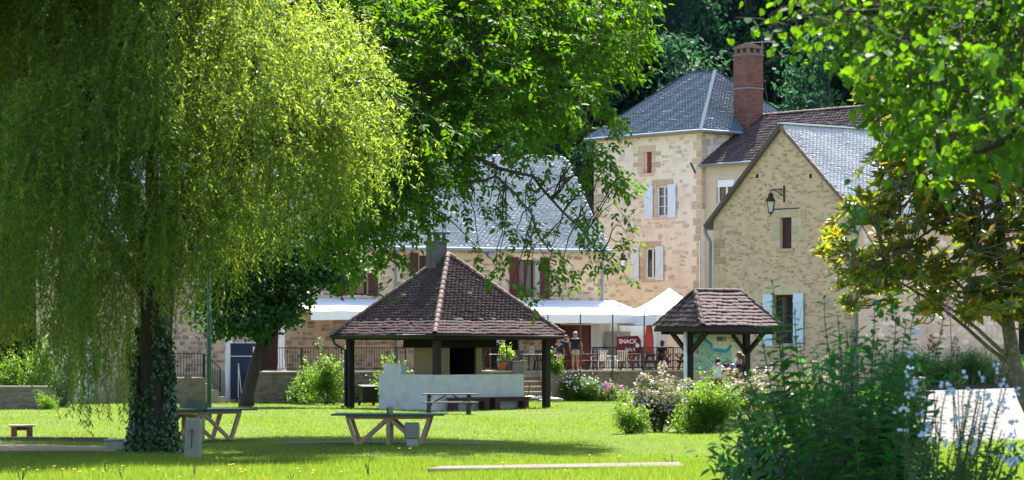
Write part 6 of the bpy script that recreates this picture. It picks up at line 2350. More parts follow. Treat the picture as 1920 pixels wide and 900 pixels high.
def compound(spr_pos, spr_dir, spr_len, r, nleaf=6, nlf=5, lsize=.14, wr=.45, droop=.45):
    """sprays: twigs with compound leaves; returns leaflet arrays and twig polylines"""
    P, D, N, twigs, L = [], [], [], [], []
    for p, d, l in zip(spr_pos, spr_dir, spr_len):
        d = d / np.linalg.norm(d)
        pts = []
        for s in np.linspace(0, 1, 5):
            pts.append(p + d * l * s + np.array([0, 0, -droop * l * s * s]))
        twigs.append(np.array(pts))
        for k in range(nleaf):
            f = .25 + .75 * (k + r.random()) / nleaf
            b = p + d * l * f + np.array([0, 0, -droop * l * f * f])
            ax = d * .55 + r.normal(0, .6, 3) + np.array([0, 0, -.25])
            ax /= np.linalg.norm(ax)
            up = np.array([0, 0, 1.]) + r.normal(0, .35, 3)
            sd = np.cross(ax, up)
            sd /= np.linalg.norm(sd)
            nn_ = np.cross(sd, ax)
            rl = lsize * 2.0
            for q in range(nlf):
                if q == nlf - 1:
                    o, dd = b + ax * rl, ax + np.array([0, 0, -.3])
                else:
                    s_ = 1 if q % 2 else -1
                    o = b + ax * rl * (.3 + .3 * (q // 2))
                    dd = ax * .5 + sd * s_ * .85 + np.array([0, 0, -.25])
                dd = dd + r.normal(0, .15, 3)
                P.append(o); D.append(dd); N.append(nn_ + r.normal(0, .35, 3)); L.append(lsize * r.uniform(.65, 1.15) * (1.15 if q == nlf - 1 else 1))
    return np.array(P), np.array(D), np.array(N), np.array(L), twigs


def walnut():
    r = np.random.default_rng(8)
    Y0 = 76.0
    base = np.array([(284 - CX) * Y0 / F, Y0, 0])
    t = thing('walnut_tree', 'broad walnut tree spreading its branches over the pavilion and house roof', 'tree', tuple(base))
    MB().tube([(0, 0, -.1), (0, 0, .3), (.1, 0, 1.5), (.2, 0, 3.2), (.5, .1, 4.6)], [.42, .34, .3, .28, .26], 12).build('trunk', M['bark_grey'], t, True)
    fork = np.array([.5, .1, 4.5])
    limbs = [[(560, 260, 75), (700, 190, 74), (840, 110, 74), (960, 40, 73.5)],
             [(520, 330, 76), (680, 290, 76), (820, 260, 75.5), (960, 240, 75), (1060, 260, 75), (1130, 310, 75)],
             [(560, 360, 75), (700, 350, 74), (820, 350, 73.5), (930, 330, 73), (990, 390, 72.8), (1030, 470, 72.5)],
             [(600, 300, 77), (760, 220, 78), (900, 150, 78.5), (1040, 90, 79), (1160, 80, 79)],
             [(640, 400, 76), (720, 400, 76), (790, 380, 75.8)],
             [(500, 150, 76), (620, 40, 77), (700, -60, 77), (820, -140, 77)],
             [(700, 330, 74.5), (880, 290, 74), (1000, 330, 74), (1080, 420, 73.6), (1140, 490, 73.4)],
             [(720, 190, 75), (900, 100, 75), (1080, 40, 75.2), (1180, 30, 75.4)]]
    lp = []
    for L in limbs:
        p = np.array([fork] + [pxyz(*q) - base for q in L])
        # densify with wobble
        d = [p[0]]
        for a, b in zip(p, p[1:]):
            w = wob(a, b, 5, .06, r)
            d += list(w[1:])
        d = np.array(d)
        lp.append(d)
        MB().tube(d.tolist(), np.linspace(.085, .012, len(d)).tolist(), 7).build('limb', M['bark_grey'], t, True)
    # sprays: dense upper mass, then the hanging boughs
    pos, dr, ln = [], [], []
    poly = [(600, -140), (1215, -140), (1180, 60), (1105, 140), (1035, 235), (980, 275), (890, 290), (800, 345), (720, 440), (640, 470), (560, 470), (560, 200)]
    n = 0
    while n < 2000:
        x, y = r.uniform(540, 1230), r.uniform(-140, 490)
        if not poly_in(np.array([x]), np.array([y]), poly)[0]: continue
        # holes through the mass
        hole = math.sin(x * .021 + 1.3) * math.sin(y * .027 + .5) + .5 * math.sin(x * .05 + y * .043)
        if hole > .85 and r.random() < .8: continue
        Yd = 75.5 + r.normal(0, 2.6)
        p = pxyz(x, y, Yd) - base
        pos.append(p)
        dr.append(np.array([.75, 0, .12]) + r.normal(0, .6, 3))
        ln.append(r.uniform(.5, 1.0))
        n += 1
    tips = [(905, 400), (930, 410), (960, 415), (940, 440), (905, 480), (925, 500), (955, 490), (940, 520), (990, 400), (1010, 420), (985, 450), (1020, 450), (1000, 490), (1035, 480), (1040, 505), (1065, 515), (1060, 470), (1085, 440),
            (1075, 410), (1100, 420), (1095, 480), (1110, 500), (1130, 470), (1140, 500), (1165, 450), (1175, 475), (1160, 500), (1090, 380), (1120, 390), (1150, 385), (1175, 400), (1115, 340), (1140, 335), (1165, 345), (1180, 365), (1130, 300),
            (1155, 310), (1105, 285), (1130, 250), (1150, 200), (1170, 160), (1180, 110), (1205, 75), (1220, 55), (1195, 30), (1210, 10), (1090, 330), (1060, 350), (1040, 380), (985, 540), (975, 560), (1000, 350), (960, 360), (930, 350),
            (690, 480), (720, 470), (750, 450), (775, 430), (790, 400), (810, 380), (830, 395), (660, 510), (640, 530), (730, 490), (760, 470), (800, 430), (690, 570), (1170, 140), (1130, 165), (1110, 215), (1160, 230), (870, 380), (840, 370)]
    for x, y in tips:
        for q in range(2 if y < 360 else 1):
            Yd = 73.6 + r.normal(0, .7)
            p = pxyz(x + r.normal(0, 9) - 14, y + r.normal(0, 8) - 16, Yd) - base
            pos.append(p)
            dr.append(np.array([.6, 0, -.35]) + r.normal(0, .35, 3))
            ln.append(r.uniform(.35, .6))
    P, D, N, L, tw = compound(pos, dr, ln, r, 6, 5, .165)
    key = -np.abs(P[:, 2] + base[2] - 4) - (P[:, 1] * .2)      # the low hanging leaves show largest
    leaves(t, P, D, N, L, L * .5, M['lf_walnut'], LEAF_F, 'foliage', 300, key)
    # leaf masses added above the picture to shade the boughs below
    n = 30000
    bl = np.array([(3.5, 4, 14, 3.5, 3.5, 1.7), (7.5, 3, 13.6, 3, 3.5, 1.5), (.5, 3, 14.5, 3.5, 3.5, 2), (10.5, 3, 13.2, 2, 3, 1.1), (5, 7, 13, 3.5, 2.5, 1.6), (1, 7, 13.5, 3, 2.5, 1.8), (9, 6.5, 12.8, 2.5, 2.2, 1.2)])
    k = r.integers(0, len(bl), n)
    q = nrm(r.normal(size=(n, 3))) * (r.random((n, 1)) ** .4)
    leaves(t, bl[k, :3] + q * bl[k, 3:], r.normal(0, .6, (n, 3)) + np.array([0, 0, -.5]), r.normal(0, .5, (n, 3)) + np.array([0, 0, .8]), .26, .17, M['lf_walnut'], LEAF_F, 'shade_crown')
    for b in bl[:5]:
        MB().tube(wob(fork, b[:3], 9, .15, r, .6).tolist(), np.linspace(.15, .03, 9).tolist(), 6).build('limb', M['bark_grey'], t, True)
    # twigs joined to the nearest limb
    allp = np.concatenate(lp)
    mb = MB()
    for k, w in enumerate(tw):
        mb.tube(w.tolist(), [.009, .008, .006, .005, .003], 4, False)
        if k % 5 == 0 or k > 2000:
            d = np.linalg.norm(allp - w[0], axis=1) + np.where(allp[:, 0] > w[0][0] + .4, 3, 0)
            j = int(np.argmin(d))
            if d[j] < 2.6:
                b = wob(allp[j], w[0], 6, .05, r, .12)
                mb.tube(b.tolist(), np.linspace(.02, .009, 6).tolist(), 4, False)
    mb.build('twigs', M['twig'], t)['kind'] = 'stuff'


walnut()


def crown_tree(name, label, loc, H, trunk_r, blobs, n, lsize, mat_, bark, group=None, seed=0, ratio=.75, unit=LEAF_Q, lean=(0, 0), trunk_top=None, cat='tree', fork=True):
    r = np.random.default_rng(seed + 500)
    t = thing(name, label, cat, loc, 0, group)
    tt_ = trunk_top or H * .5
    pts = [(0, 0, -.2), (lean[0] * .1, lean[1] * .1, tt_ * .15), (lean[0] * .5, lean[1] * .5, tt_ * .55), (lean[0], lean[1], tt_)]
    MB().tube(pts, [trunk_r * 1.35, trunk_r, trunk_r * .85, trunk_r * .6], 10).build('trunk', M[bark], t, True)
    mb = MB()
    top = np.array(pts[-1])
    for b in blobs:
        c = np.array(b[:3])
        w = wob(top - np.array([0, 0, tt_ * r.uniform(.0, .35)]), c, 6, .1, r, .2)
        mb.tube(w.tolist(), np.linspace(trunk_r * .45, trunk_r * .08, 6).tolist(), 5)
    mb.build('limbs', M[bark], t, True)
    P, D, N = [], [], []
    vol = np.array([b[3] * b[4] * b[5] for b in blobs]) ** .75
    cnt = (vol / vol.sum() * n).astype(int)
    for b, m_ in zip(blobs, cnt):
        nc = max(6, m_ // 34)
        q = nrm(r.normal(size=(nc, 3))) * (r.random((nc, 1)) ** .33)
        cen = np.array(b[:3]) + q * np.array(b[3:6])
        k = r.integers(0, nc, m_)
        sp = np.mean(b[3:6]) * .14 + lsize
        off = r.normal(0, 1, (m_, 3)) * np.array([sp, sp, sp * .55])
        P.append(cen[k] + off)
        N.append(nrm(r.normal(0, .55, (m_, 3)) + np.array([0, 0, .7]) + q[k] * .6))
        D.append(nrm(q[k] * .6 + r.normal(0, .7, (m_, 3)) + np.array([0, 0, -.25])))
    P, D, N = map(np.concatenate, (P, D, N))
    Ls = lsize * r.uniform(.6, 1.3, len(P))
    leaves(t, P, D, N, Ls, Ls * ratio, mat_, unit, 'crown')
    return t


mp_ = W(461, 760, 47)
crown_tree('maple_tree', 'dark leafy maple with leaning grey trunk in front of the blue board', (mp_.x, mp_.y, 0), 8, .27,
           [(-.3, 0, 5.0, 1.5, 1.5, 1.1), (1.2, .2, 4.6, 1.4, 1.3, 1.0), (-1.2, .2, 4.0, 1.0, 1.0, .9), (2.1, -.1, 5.4, 1.3, 1.2, .9), (.6, -.5, 3.5, 1.3, 1.0, .7), (1.6, .2, 3.9, .9, .9, .7), (.3, 0, 6.6, 2.0, 1.6, 1.2), (3.2, .2, 6.4, 1.5, 1.3, 1.1), (-1.6, 0, 6.2, 1.4, 1.3, 1.1), (-.6, -.4, 3.3, .8, .8, .5), (3.9, 0, 5.2, 1.1, 1.0, .7)],
           17000, .16, M['lf_maple'], 'bark', seed=2, lean=(.75, .1), trunk_top=3.1, ratio=.8, unit=LEAF_R)

# forest on the hill
protos = []
rr_ = random.Random(4)
specs = [(15, 'lf_forest'), (17, 'lf_forest'), (14, 'lf_forest'), (13, 'lf_forest_pale')]
flabel = 'dark green forest tree on the shaded hillside behind the buildings'
for k, (H, lm) in enumerate(specs):
    bl = []
    rp = random.Random(60 + k)
    for j in range(13):
        f = j / 12
        w = 3.4 * math.sin(math.pi * (.22 + .72 * f)) ** .8
        a = rp.uniform(0, 6.28)
        d = rp.uniform(.2, .75) * w
        s = rp.uniform(1.2, 2.0) * (1 - .35 * f)
        bl.append((d * math.cos(a), d * math.sin(a), H * (.22 + .72 * f), s, s, s * .75))
    t = crown_tree('forest_tree', flabel if k < 3 else 'tree with sunlit-pale leaf colour on the hillside, left of the brick chimney', (0, -400, 0), H, .28, bl, 9500, .33, M[lm], 'bark_grey', 'forest trees on the hill', seed=20 + k, trunk_top=H * .6, ratio=.62)
    protos.append(t)
spots = []
for j, (yy, step, off) in enumerate(((160, 6.2, 0), (167, 6.0, 3), (173, 6.0, 1), (178.5, 6.2, 4), (184, 6.4, 2))):
    half = yy * 960 / F + 6
    x = -half + off
    while x < half:
        spots.append((x + rr_.uniform(-1.2, 1.2), yy + rr_.uniform(-1.5, 1.5) + 3 * math.sin(x * .11) - x * .12, rr_.uniform(.85, 1.2)))
        x += step
used = [False] * 4
pale = pxyz(1302, 90, 160)
for x, y, s in spots:
    px = CX + x * F / y
    if -20 < px < 560 and y > 170: continue
    k = rr_.randrange(3)
    o = protos[k] if not used[k] else copy_tree(protos[k])
    used[k] = True
    o.location = (x, y, hill_z(x, y) - .4)
    o.rotation_euler = (0, 0, rr_.uniform(0, 6.28))
    o.scale = (s, s, s * rr_.uniform(.92, 1.12))
o = protos[3]
o.location = (pale[0], 161.5, hill_z(pale[0], 161.5) + 1.5)
o.scale = (.75, .75, 1.15)

# ------------------------------------------------------------------ near trees on the right
def near_tree():
    r = np.random.default_rng(31)
    Y0 = 21.0
    base = np.array([7.2, Y0 + .5, 0])
    t = thing('redbud_tree', 'near tree with bright rounded leaves hanging into the top right', 'tree', tuple(base))
    MB().tube([(0, 0, -.1), (0, 0, 1), (-.1, 0, 2.4), (-.3, 0, 3.6)], [.2, .16, .14, .11], 10).build('trunk', M['bark'], t, True)
    fork = np.array([-.2, 0, 3.0])
    limbs = [[(1900, 60, 21), (1760, 20, 21), (1620, 20, 20.6), (1500, 30, 20.4), (1440, 50, 20.3)], [(1900, 180, 22), (1790, 160, 21.5), (1690, 180, 21.2), (1640, 230, 21)],
             [(1920, 240, 20.5), (1850, 280, 20.5), (1760, 290, 20.5)], [(1880, -60, 22), (1700, -90, 21.5), (1560, -80, 21)], [(1920, 120, 23), (1800, 90, 23), (1680, 80, 22.5), (1590, 90, 22)]]
    lp = []
    for Lm in limbs:
        p = np.array([fork] + [pxyz(*q) - base for q in Lm])
        d = [p[0]]
        for a, b in zip(p, p[1:]): d += list(wob(a, b, 5, .015, r)[1:])
        d = np.array(d)
        lp.append(d)
        MB().tube(d.tolist(), np.linspace(.05, .005, len(d)).tolist(), 6).build('limb', M['bark'], t, True)
    poly = [(1500, -90), (2000, -90), (2000, 300), (1900, 290), (1860, 320), (1800, 285), (1750, 300), (1710, 260), (1665, 200), (1640, 130), (1590, 70), (1530, 25)]
    sp = []
    while len(sp) < 600:
        x, y = r.uniform(1460, 2000), r.uniform(-100, 350)
        if not poly_in(np.array([x]), np.array([y]), poly)[0]: continue
        if r.random() < .25 + .3 * (math.sin(x * .03) * math.sin(y * .035) > .45): continue
        sp.append((x, y, 21.4 + r.normal(0, 1.0)))
    sp += [(1432, 40, 20.3), (1450, 60, 20.3), (1470, 45, 20.3), (1500, 20, 20.4), (1525, 50, 20.3), (1520, 80, 20.3), (1545, 85, 20.3), (1530, 30, 20.4), (1560, 40, 20.5), (1580, 70, 20.8), (1490, 8, 20.4), (1540, 5, 20.5), (1790, 330, 20.5), (1745, 315, 20.5), (1860, 340, 20.5)]
    P, D, N, L, tw = [], [], [], [], []
    for x, y, Yd in sp:
        p = pxyz(x, y, Yd) - base
        d = np.array([-.6, 0, -.25]) + r.normal(0, .45, 3)
        d /= np.linalg.norm(d)
        l = r.uniform(.18, .38)
        tw.append([p - d * .1, p, p + d * l * .5 + np.array([0, 0, -.01]), p + d * l + np.array([0, 0, -.05])])
        m_ = r.integers(9, 15) if x > 1580 else r.integers(4, 7)
        for k in range(m_):
            f = (k + r.random()) / m_
            o = p + d * l * f + r.normal(0, .035, 3)
            dd = np.array([0, 0, -.55]) + r.normal(0, .5, 3) + d * .3
            P.append(o); D.append(dd); N.append(np.array([.1, -.55, .6]) + r.normal(0, .5, 3)); L.append(r.uniform(.045, .082))
    P, D, N, L = np.array(P), np.array(D), np.array(N), np.array(L)
    leaves(t, P, D, N, L, L * .88, M['lf_near'], LEAF_R, 'foliage', 300, -P[:, 1] - P[:, 0] * .3)
    allp = np.concatenate(lp)
    mb = MB()
    for w in tw:
        mb.tube(w, [.003, .003, .0025, .0015], 4, False)
        d = np.linalg.norm(allp - w[0], axis=1)
        j = int(np.argmin(d))
        if d[j] < 1.2: mb.tube(wob(allp[j], w[0], 5, .01, r, .02).tolist(), np.linspace(.006, .003, 5).tolist(), 4, False)
    mb.build('twigs', M['twig'], t)['kind'] = 'stuff'
    # crown added mostly above the frame so that it shades the shrubs below
    n = 26000
    bl = np.array([(-1.2, 3.5, 7.2, 2.2, 2.2, 1.1), (-3.6, 4.0, 7.4, 2.2, 2.2, 1.1), (.8, 3.0, 7.0, 2.0, 2.2, 1.2), (-2.4, 5.6, 8.4, 2.4, 2.2, 1.2), (-5.2, 3.6, 7.6, 1.6, 1.8, .8), (0.3, 5.4, 8.2, 2.2, 2.2, 1.2), (-1.4, 1.6, 7.0, 1.8, 1.5, .9)])
    k = r.integers(0, len(bl), n)
    q = nrm(r.normal(size=(n, 3))) * (r.random((n, 1)) ** .4)
    P = bl[k, :3] + q * bl[k, 3:]
    leaves(t, P, r.normal(0, .6, (n, 3)) + np.array([0, 0, -.5]), r.normal(0, .5, (n, 3)) + np.array([0, 0, .8]), .12, .11, M['lf_near'], LEAF_R, 'crown')
    mb = MB()
    for b in bl: mb.tube(wob((-.3, 0, 3.4), b[:3], 6, .08, r, .3).tolist(), np.linspace(.09, .02, 6).tolist(), 6)
    mb.build('upper_limbs', M['bark'], t)


near_tree()


def magnolia():
    r = np.random.default_rng(33)
    Y0 = 43.0
    pp_ = Y0 / F
    base = np.array([(1975 - CX) * pp_, Y0, 0])
    t = thing('magnolia_tree', 'evergreen magnolia with glossy yellow-brown leaves and mottled leaning trunk at right', 'tree', tuple(base))
    tk = [base * 0 + np.array([.05, 0, -.1])] + [pxyz(*q) - base for q in ((1950, 800, 43), (1922, 745, 43), (1904, 690, 43), (1892, 620, 43), (1884, 560, 43), (1880, 480, 43.1), (1870, 380, 43.2), (1850, 280, 43.3))]
    MB().tube([p.tolist() for p in tk], [.16, .13, .115, .105, .1, .095, .08, .06, .035], 12).build('trunk', M['bark_lichen'], t, True)
    ends = [(1560, 470), (1620, 410), (1700, 350), (1640, 560), (1730, 600), (1790, 570), (1650, 480), (1720, 450), (1790, 420), (1680, 230), (1640, 300), (1750, 280), (1840, 220), (1900, 330), (1930, 420), (1900, 520), (1600, 520), (1850, 590)]
    lp = []
    for k, (x, y) in enumerate(ends):
        s = tk[3 + (k % 6)] if y > 380 else tk[6 + k % 3]
        e = pxyz(x + 20, y, 43 + r.normal(0, .5)) - base
        w = wob(s, e, 8, .035, r, .15)
        lp.append(w)
        MB().tube(w.tolist(), np.linspace(.035, .006, 8).tolist(), 6).build('limb', M['bark_lichen'], t, True)
    poly = [(1530, 470), (1570, 410), (1620, 350), (1600, 320), (1680, 260), (1600, 180), (1600, 140), (1680, 130), (1760, 170), (1960, 120), (2000, 120), (2000, 600), (1900, 600), (1860, 590), (1800, 600), (1740, 590), (1700, 560), (1650, 600), (1600, 590), (1570, 540)]
    sp = []
    while len(sp) < 1200:
        x, y = r.uniform(1520, 2000), r.uniform(120, 620)
        if not poly_in(np.array([x]), np.array([y]), poly)[0]: continue
        if math.sin(x * .045 + .6) * math.sin(y * .05 + 1) + .4 * math.sin(x * .09 - y * .07) > .55 and r.random() < .85: continue
        sp.append((x, y, 43 + r.normal(0, .75)))
    sp += [(1725, 605, 43), (1735, 590, 43), (1815, 600, 43), (1830, 590, 43), (1540, 462, 43), (1552, 480, 43), (1606, 160, 43), (1615, 190, 43)]
    P, D, N, L, C = [], [], [], [], []
    for x, y, Yd in sp:
        p = pxyz(x, y, Yd) - base
        C.append(p)
        ax = np.array([-.35, -.1, .75]) + r.normal(0, .4, 3)
        ax /= np.linalg.norm(ax)
        a = np.cross(ax, r.normal(size=3)); a /= np.linalg.norm(a)
        b = np.cross(ax, a)
        m_ = r.integers(7, 12)
        for k in range(m_):
            an_ = k * 2.4
            el = r.uniform(.1, .75)
            dd = (a * math.cos(an_) + b * math.sin(an_)) + ax * el
            P.append(p + ax * (.05 * k / m_) - ax * .03 + r.normal(0, .01, 3)); D.append(dd); N.append(ax + r.normal(0, .2, 3)); L.append(r.uniform(.13, .22))
    P, D, N, L = map(np.array, (P, D, N, L))
    leaves(t, P, D, N, L, L * .42, M['lf_magnolia'], LEAF_F, 'foliage', 300, -P[:, 1] + L * 8 - P[:, 0] * .4)
    allp = np.concatenate(lp)
    mb = MB()
    for p in C:
        d = np.linalg.norm(allp - p, axis=1)
        j = int(np.argmin(d))
        if d[j] < 1.5: mb.tube(wob(allp[j], p, 5, .02, r, -.04).tolist(), np.linspace(.012, .006, 5).tolist(), 4, False)
    mb.build('twigs', M['bark_lichen'], t)['kind'] = 'stuff'


magnolia()


def leafy_stems(name, label, cat, base, stems, r, mat_, lsize, ratio, gap, nparts, unit=LEAF_F, opp=True, tipfl=None, flmat=None, leaf_droop=-.25, lat=.9, side=0.0):
    """stems: list of polylines (world); opposite leaves along each"""
    base = np.array(base)
    t = thing(name, label, cat, tuple(base))
    P, D, N, L = [], [], [], []
    mb = MB()
    for pts in stems:
        pts = np.array(pts) - base
        d = [pts[0]]
        for a, b in zip(pts, pts[1:]): d += list(wob(a, b, 6, .006, r)[1:])
        d = np.array(d)
        mb.tube(d.tolist(), np.linspace(.011, .003, len(d)).tolist(), 5)
        seg = np.linalg.norm(np.diff(d, axis=0), axis=1)
        cum = np.concatenate([[0], np.cumsum(seg)])
        tot = cum[-1]
        s = gap * .5
        k = 0
        while s < tot:
            p = np.array([np.interp(s, cum, d[:, i]) for i in range(3)])
            p2 = np.array([np.interp(min(s + .05, tot), cum, d[:, i]) for i in range(3)])
            tg = (p2 - p) / max(np.linalg.norm(p2 - p), 1e-6)
            an_ = (k % 2) * math.pi / 2 + r.normal(0, .4)
            a = np.cross(tg, np.array([0.2, 1, 0.1])); a /= np.linalg.norm(a)
            b = np.cross(tg, a)
            sd = a * math.cos(an_) + b * math.sin(an_)
            sc = 1.0 if s < tot * .75 else 1 - .6 * (s / tot - .75) / .25
            for q in ((-1, 1) if opp else (1 if k % 2 else -1,)):
                dd = sd * q * lat + tg * .55 + np.array([0, 0, leaf_droop]) + r.normal(0, .18, 3)
                P.append(p); D.append(dd); N.append(tg + np.array([0, 0, .5]) + r.normal(0, .25, 3)); L.append(lsize * sc * r.uniform(.65, 1.15))
            s += gap * r.uniform(.8, 1.2)
            k += 1
    mb.build('stems', M['stem_green'], t)
    P, D, N, L = map(np.array, (P, D, N, L))
    leaves(t, P, D, N, L, L * ratio, mat_, unit, 'foliage', min(nparts, len(P)), L - .02 * P[:, 1])
    return t


def foreground():
    r = np.random.default_rng(44)
    # tall butterfly bush: stems fan out from below the frame
    Yb = 22.0

    def stem(x0, x1, y1, Y, y0=980, bend=0):
        a, c = pxyz(x0, y0, Y), pxyz(x1, y1, Y + r.normal(0, .25))
        b = (a + c) / 2 + np.array([bend, 0, .05])
        g = np.array([a[0] * .9 + c[0] * .1, a[1], 0.0])
        return [g, a, b, c]
    st = [stem(1520, 1448, 530, 21, 960, -.05), stem(1510, 1462, 590, 21.1, 960, -.04), stem(1500, 1425, 610, 21.2, 960, -.04), stem(1530, 1490, 575, 21.3, 960, -.03), stem(1590, 1545, 560, 21.4), stem(1660, 1715, 575, 21.6), stem(1500, 1340, 800, 21.2, 960, .0), stem(1600, 1570, 590, 22), stem(1620, 1640, 560, 22.5), stem(1650, 1700, 600, 22.8), stem(1560, 1500, 640, 21.6), stem(1540, 1440, 660, 21.8),
          stem(1660, 1750, 640, 23), stem(1640, 1660, 640, 23), stem(1560, 1560, 700, 22), stem(1500, 1400, 700, 21.7), stem(1580, 1530, 660, 22.6), stem(1600, 1610, 660, 21.4), stem(1700, 1770, 590, 23), stem(1620, 1590, 720, 21),
          stem(1670, 1690, 720, 21.4), stem(1450, 1370, 740, 22), stem(1480, 1440, 780, 21.4), stem(1720, 1740, 720, 22), stem(1560, 1490, 740, 22.3), stem(1600, 1640, 760, 21.8), stem(1530, 1520, 800, 21.5), stem(1640, 1620, 690, 23.4), stem(1690, 1720, 680, 23.4),
          stem(1470, 1360, 880, 20.8), stem(1440, 1330, 860, 21), stem(1680, 1680, 580, 23.2), stem(1585, 1600, 620, 23.3)]
    leafy_stems('butterfly_bush', 'dark out-of-focus butterfly bush with tall stems in the right foreground', 'shrub', (pxyz(1570, 900, 22)[0], 22, 0), st, r, M['lf_buddleia'], .155, .46, .05, 300)
    # a denser dark shrub behind its stems
    extra = []
    for k in range(44):
        x1 = r.uniform(1390, 1750)
        extra.append(stem(1560 + (x1 - 1560) * .5 + r.normal(0, 15), x1, 590 + abs(x1 - 1630) * .75 + r.uniform(0, 150), 23 + r.normal(0, .5)))
    leafy_stems('leafy_shrub', 'dark leafy shrub crowding behind the tall butterfly bush stems', 'shrub', (pxyz(1565, 900, 23)[0], 23, 0), extra, r, M['lf_buddleia'], .125, .5, .04, 0)
    p = pxyz(1570, 900, 24.5)
    bush('dense_shrub', 'dense dark green shrub filling in behind the butterfly bush stems', 'shrub', (p[0], 24.5, 0), (.85, .5, 2.2), 7000, .105, M['lf_buddleia'], None, seed=91, rough=.45, ratio=.42, unit=LEAF_F, stems=16, stem_mat='stem_green')
    p = pxyz(1640, 900, 23.2)
    bush('dense_shrub', 'tall dark leafy shrub rising highest in the foreground thicket', 'shrub', (p[0], 23.2, 0), (.38, .32, 2.15), 3600, .10, M['lf_buddleia'], None, seed=94, rough=.7, ratio=.48, unit=LEAF_F, stems=12, stem_mat='stem_green')
    p = pxyz(1775, 900, 23.6)
    bush('dense_shrub', 'dense dark shrub under the pale blue plumbago flowers', 'shrub', (p[0], 23.6, 0), (.62, .4, 1.6), 6500, .075, M['lf_buddleia'], None, seed=92, rough=.6, ratio=.4, unit=LEAF_F, stems=12, stem_mat='stem_green')
    p = pxyz(1420, 900, 23.2)
    bush('dense_shrub', 'dense dark shrub at the left edge of the foreground thicket', 'shrub', (p[0], 23.2, 0), (.42, .4, 1.8), 4500, .10, M['lf_buddleia'], None, seed=93, rough=.7, ratio=.4, unit=LEAF_F, stems=12, stem_mat='stem_green')
    # flower spikes of the bush
    for x, y, m_, lab in ((1780, 577, 'fl_magenta', 'magenta flower spike above the right foreground shrubs'), (1747, 645, 'fl_brown', 'dry brown flower spike, left one of the two above the shrubs'), (1792, 650, 'fl_brown', 'dry brown flower spike, right one of the two above the shrubs')):
        b = pxyz(x, y, 23)
        t = thing('flower_spike', lab, 'flower', tuple(b))
        n = 130
        z = r.random(n)
        a = r.uniform(0, 6.28, n)
        rad = .022 * np.sin(np.pi * np.clip(z * .85 + .12, 0, 1))
        P = np.stack([rad * np.cos(a), rad * np.sin(a), (z - .5) * .15], 1)
        D = np.stack([np.cos(a), np.sin(a), r.normal(.2, .4, n)], 1)
        leaves(t, P, D, nrm(r.normal(size=(n, 3))), .016, .012, M[m_], LEAF_Q, 'petals')
        MB().tube([(0.04, 0, -.95), (.02, 0, -.4), (0, 0, .07)], [.005, .004, .002], 5).build('stem', M['stem_green'], t)
    # pale blue plumbago
    st, fl = [], []
    for k in range(46):
        x1, y1 = r.uniform(1690, 1930), r.uniform(690, 870)
        x0 = 1750 + (x1 - 1750) * .55 + r.normal(0, 25)
        Y = 20.5 + r.normal(0, .6)
        st.append([np.array([pxyz(x0, 980, Y)[0], Y, 0]), pxyz(x0, 980, Y), pxyz((x0 + x1) / 2, (y1 + 960) / 2, Y), pxyz(x1, y1, Y)])
        fl.append(pxyz(x1, y1, Y))
    fx = [(1705, 740), (1710, 665), (1765, 720), (1785, 735), (1870, 690), (1850, 745), (1880, 760), (1905, 735), (1800, 830), (1825, 840), (1740, 800), (1768, 830), (1720, 620), (1690, 770), (1900, 790), (1890, 870)]
    b0 = np.array([pxyz(1790, 900, 20.5)[0], 20.5, 0])
    t = leafy_stems('plumbago', 'sprawling plumbago with pale blue flowers in the lower right foreground', 'shrub', b0, st, r, M['lf_buddleia'], .065, .36, .028, 120, LEAF_F)
    fl = fl[:26] + [pxyz(x, y, 20.2) for x, y in fx]
    for p in fl:
        P, D, N = [], [], []
        for q in range(r.integers(4, 9)):
            c = p - b0 + r.normal(0, .018, 3)
            fn = np.array([0, -.8, .4]) + r.normal(0, .5, 3)
            fn /= np.linalg.norm(fn)
            a = np.cross(fn, r.normal(size=3)); a /= np.linalg.norm(a)
            bb = np.cross(fn, a)
            for k in range(5):
                th = k * 1.2566
                P.append(c); D.append(a * math.cos(th) + bb * math.sin(th) + fn * .15); N.append(fn)
        D = np.array(D); N = np.array(N); P = np.array(P)
        D = nrm(D); S = nrm(np.cross(D, N)); N2 = np.cross(S, D)
        uv, uf = LEAF_R
        V = P[:, None] + (S * .014)[:, None] * uv[None, :, 0:1] + (D * .0155)[:, None] * uv[None, :, 1:2] + (N2 * .019)[:, None] * uv[None, :, 2:3]
        link('blossom', np_mesh('blossom', V, uf), M['fl_blue'], t)


foreground()


